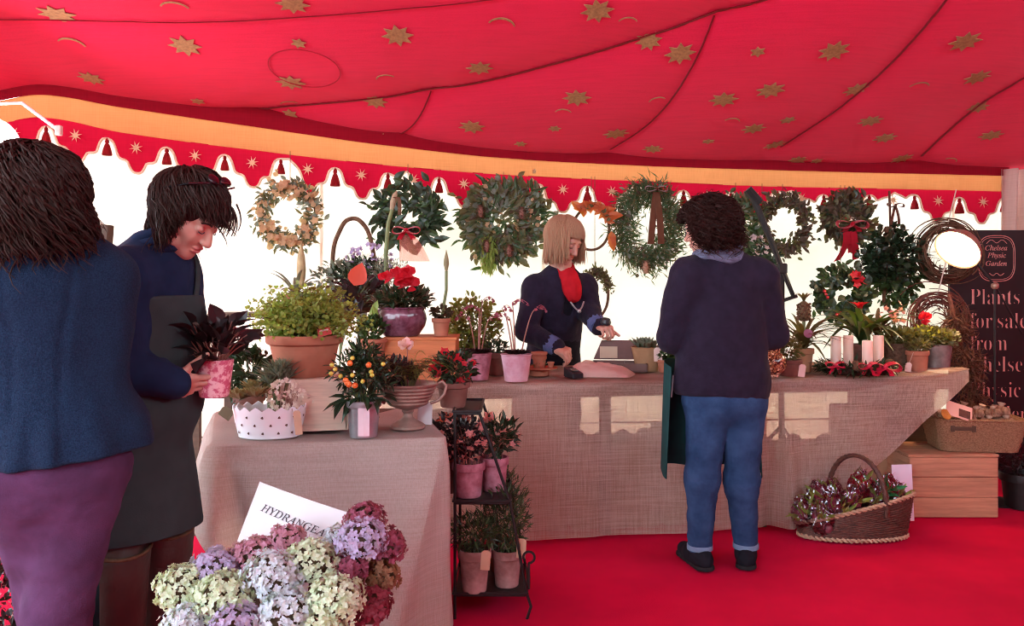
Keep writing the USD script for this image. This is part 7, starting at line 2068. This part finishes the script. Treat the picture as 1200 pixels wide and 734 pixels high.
def apron(p):
    sk = ecap(p, pel + [0, 0, .26], [pel[0] + .0, pel[1], .52], .165, .235, fw, .80)
    d = smin(torso(p, .018), sk, k=.03) + wrinkle(p, .010, 8, 33, (1.2, 1.2, .35))
    q = p - ch
    u, w = q @ fw, q @ rt
    lim = np.interp(p[:, 2], [.50, 1.02, 1.04, 1.27], [-.12, -.05, .02, .05])
    side = np.abs(w) - np.interp(p[:, 2], [.5, 1.0, 1.05, 1.27], [.5, .4, .185, .105])
    d = np.maximum(d, np.maximum(side, lim - u))
    top = p[:, 2] - 1.262
    return np.maximum(np.maximum(d, top), .553 + .03 * u - p[:, 2])
ap = part(t, 'apron', mesh_of(apron, [ch + [0, 0, .25], pel, pel - [0, 0, .32]], .007, .30, 2), M_APRON, smooth=True)
for sg in (1, -1):
    q0 = ch + fw * .115 + rt * sg * .085; q0[2] = 1.26
    part(t, 'neck_strap', ribbon(spline([q0, nb + rt * sg * .085 + fw * .045 + [0, 0, -.02], nb + rt * sg * .06 - fw * .04 + [0, 0, .03]], 12), unit(rt * .8 + fw * .3), .022, .004), M_APRON)
part(t, 'apron_tie', ribbon(bez(Pk(112, 600, 2.20), Pk(108, 660, 2.19), Pk(110, 760, 2.21), 14), unit([1, .4, 0]), .030, .004), MATS['teal_apron'])
part(t, 'apron_pocket', None, None) if False else None
def f(p):
    legs = [smin(cap(p, [q[0], q[1], .70], [q[0] + .01, q[1], .47], .092, .082), cap(p, [q[0] + .01, q[1], .47], q + [0, 0, .02], .084, .066), k=.04) for q in feet]
    return smax(np.minimum(*legs) + wrinkle(p, .005, 12, 3), .03 - p[:, 2])
part(t, 'trousers', mesh_of(f, [pel, *feet], .009, .2), M_BOOT, smooth=True)
for q in feet:
    bt = part(t, 'boot', mesh_of(lambda p: np.maximum(smin(cap(p, [q[0] + .01, q[1], .53], q + [0, 0, .05], .096, .078), k=.01), p[:, 2] - .525) + wrinkle(p, .004, 14, 5), [q, q + [0, 0, .45]], .009, .16), M_BOOT, smooth=True)
    part(bt, 'boot_top', tube(np.array([q[0] + .01, q[1], .527]) + np.stack([.094 * np.cos(a), .094 * np.sin(a), .008 * np.sin(a * 2)], 1), .006, 6, closed=True), M_TWIG, smooth=True)
    shoe(t, q, -106, 1, M_BOOT, M_SOLE)
part(t, 'hair', haircap(hc, Rh, 1, (.087, .106, .100), (0, -.020, .030), .006, 1.06, 9), H_BROWN, smooth=True)
rt0 = scalp(rng, 1300, hc + Rh @ [0, -.018, .030], Rh, np.array([.088, .106, .100]), -.45, .42)
part(t, 'hair_locks', locks(rng, rt0, hc + Rh @ [0, -.018, .026], Rh, np.array([.091, .109, .104]), hc[2] - .118, 12, .018, .010, .75, .0024, .22, .22, (.050, .030, .12), hc, 1, .02), H_BROWN, kind='stuff')
fl_ = [tube(bez(hc + Rh @ [sx, .075, .095], hc + Rh @ [sx * 1.3, .118, .07], hc + Rh @ [sx * 1.3, .122, .015 + .02 * rng.random()], 9) + rng.normal(size=3) * .004, np.linspace(.003, .0012, 9), 4) for sx in np.linspace(-.06, .0, 12)]
part(t, 'forelock', join(fl_), H_BROWN, kind='stuff')
face_parts(t, hc, Rh, 1, H_BROWN)
sgl = []
for sg in (-1, 1):
    sgl.append(blob(hc + Rh @ [sg * .030, .022, .139], (.025, .006, .016), 2, R=Rh @ rot([1, 0, 0], 60)))
    sgl.append(tube([hc + Rh @ [sg * .060, .038, .134], hc + Rh @ [sg * .088, .0, .100], hc + Rh @ [sg * .098, -.045, .05]], .0028, 6))
sgl.append(tube([hc + Rh @ [-.02, .04, .142], hc + Rh @ [.02, .04, .142]], .004, 6))
part(t, 'sunglasses', join(sgl), plain('dark_lens', (.012, .010, .012), .12, .2, 10, coat=.5))

# the pot she holds
b = pc_ - [0, 0, .056]
t = thing('held_plant', 'dark-leaved plant in a pink mottled pot held by the aproned woman', 'potted plant', b)
part(t, 'pot', lathe([(0, 0), (.040, 0), (.043, .004), (.0565, .104), (.0575, .110), (.055, .112), (.053, .108), (.05, .09)], 32, b), M_PINKPRINT, smooth=35)
part(t, 'soil', lathe([(.052, .092), (0, .1)], 16, b), M_SOIL)
rl = np.random.default_rng(55)
L_HELD = leaf(.66, 5, .22, .14, .45)
for i in range(66):
    az = i * 2.39996; el = .25 + 1.15 * rl.random(); L = .055 + .075 * rl.random() * (1.15 if el > .6 else .9)
    e = b + np.array([math.cos(az) * math.cos(el) * L * 1.15, math.sin(az) * math.cos(el) * L, .105 + math.sin(el) * L])
    s0 = b + [.018 * math.cos(az), .018 * math.sin(az), .09]
    pth = bez(s0, s0 * .45 + e * .55 + [0, 0, .02], e, 6)
    dd = unit(pth[-1] - pth[-3]) + np.array([0, 0, -.15])
    x = part(t, 'leaf', scatter(L_HELD, [e - unit(dd) * .018], unit(dd + .5 * rdirs(rl, 1)[0]), unit(np.array([0, 0, 1]) + .7 * rdirs(rl, 1)[0]), .058 + .034 * rl.random()), G_PURPLE)
    part(x, 'leaf_stalk', tube(pth, .0018, 4), M_STEMRED)
part(t, 'bare_stems', stemset(rl, b + [0, 0, .09], b + [0, 0, .17], (.05, .04, .05), 14, .0028, .014), M_TAG)

# ------------------------------------------------------------------ the woman in tweed, nearest, seen from behind
fw = unit(np.array([-.43, .90, 0])); rt = np.array([fw[1], -fw[0], 0])
hc = P(43, 232, 2.09); Rh = facing((-.10, .97, -.16))
nb = P(50, 282, 2.10)
mid = P(46, 330, 2.10)
shR, shL = P(46, 326, 2.10) + rt * .150, P(46, 326, 2.10) - rt * .160
elR, elL = mid + rt * .130 + [0, .0, -.29], mid - rt * .200 + [0, .02, -.29]
wrR, wrL = elR + fw * .14 - rt * .09 + [0, 0, .03], elL + fw * .15 + rt * .08 + [0, 0, .02]
pel = P(62, 520, 2.12)
feet = [np.array([-1.13, 2.15, .085]), np.array([-1.21, 2.25, .085])]
knees = [np.array([-1.13, 2.12, .47]), np.array([-1.20, 2.22, .47])]
t = thing('person', 'woman with wavy brown hair, blue tweed peplum jacket and purple jeans, back to us', 'person', (-1.18, 2.25, 0))
hA = hand_prims(wrR, wrR - rt * .075 + fw * .04, -fw, [20, 30, 34, 38, 42], 1); hB = hand_prims(wrL, wrL + rt * .075 + fw * .04, -fw, [20, 30, 34, 38, 42], -1)
fh = lambda p: head_sdf(p, hc, Rh, 1.0, nb)
def f(p):
    d = smin(cap(p, hc - [0, 0, .05], nb - [0, 0, .03], .05, .055), cap(p, shL, shR, .050, .050), cap(p, mid - [0, 0, .08], pel, .08, .085), k=.05)
    for a_, b_, c_ in ((shL, elL, wrL), (shR, elR, wrR)):
        d = smin(d, cap(p, a_, b_, .050, .042), cap(p, b_, c_, .042, .028), k=.02)
    for q, k_, sx in zip(feet, knees, (.07, -.06)):
        d = smin(d, cap(p, pel + rt * sx, k_, .09, .058), cap(p, k_, q, .058, .04), k=.03)
    return d
part(t, 'body', figure(f, fh, hands_of([hA, hB], [(elR, wrR), (elL, wrL)]), [hc, elR, elL, wrR, wrL, *feet], hc, hpts([hA, hB]), .008), M_SKIN, smooth=True)
def f(p):
    waist = mid + [.02, .02, -.30]
    d = smin(ecap(p, mid - [0, 0, .02], waist, .165, .145, fw, .74), cap(p, shL + rt * .03, shR - rt * .03, .082, .082), cap(p, nb - [.015, 0, .03], nb + [.015, 0, -.03], .078, .08), k=.07)
    d = smin(d, ecap(p, waist, waist + [.02, .02, -.10], .147, .200, fw, .78), ecap(p, waist + [.02, .02, -.10], waist + [.03, .03, -.26], .200, .238, fw, .78), k=.04)
    for a_, b_, c_ in ((shL, elL, wrL), (shR, elR, wrR)):
        d = smin(d, cap(p, a_, b_, .080, .064), k=.03)
        d = smin(d, cap(p, b_, c_, .068, .05), k=.02)
    q = p - mid
    ang = np.arctan2(q @ rt, -(q @ fw))
    flare = np.clip((waist[2] - p[:, 2]) / .2, 0, 1)
    d = d + .014 * flare * np.cos(ang * 11 + 1) + wrinkle(p, .007, 9, 43, (1, 1, .5)) + wrinkle(p, .003, 30, 45)
    for s_ in (-.072, .075):
        d = d + .0045 * np.exp(-((q @ rt - s_ * (1 + .4 * np.clip(q[:, 2] / .2, -.8, 1))) / .009) ** 2) * np.clip(-(q @ fw) / .05, 0, 1)
    return smax(d, (.862 + .10 * (q @ rt)) - p[:, 2], k=.01)
part(t, 'tweed_jacket', mesh_of(f, [nb, elR, elL, wrR, wrL, pel], .007, .22), M_TWEED, smooth=True)
def f(p):
    d = ecap(p, pel + [0, .0, -.02], pel - [0, 0, .06], .158, .165, fw, .78)
    legs = [smin(cap(p, pel + rt * sx - [0, 0, .06], k_, .104, .074), cap(p, k_, q + [0, 0, .02], .074, .060), k=.04) for q, k_, sx in zip(feet, knees, (.07, -.06))]
    d = smin(d, *legs, k=.04)
    return smax(smax(d + wrinkle(p, .007, 12, 53, (1, 1, 2)), .04 - p[:, 2]), p[:, 2] - .925)
pj = part(t, 'purple_jeans', mesh_of(f, [pel + [0, 0, .2], *feet], .0075, .25), M_PURPLEJEAN, smooth=True)
rp_ = [pel + rt * (.115) - fw * .128 + [0, 0, -.02]]
for q in feet:
    shoe(t, q, 20, 1, M_BLACKSHOE, M_SOLE)
part(t, 'hair', haircap(hc, Rh, 1, (.096, .108, .112), (0, -.022, .018), .009, False, 12), H_BROWN, smooth=True)
rt0 = scalp(rng, 1700, hc + Rh @ [0, -.02, .022], Rh, np.array([.096, .108, .108]), -.6, .5)
part(t, 'hair_locks', locks(rng, rt0, hc + Rh @ [0, -.02, .014], Rh, np.array([.108, .116, .116]), hc[2] - .125, 13, .018, .016, .95, .0028, .05, .3, True, hc, 1, .03), H_BROWN, kind='stuff')
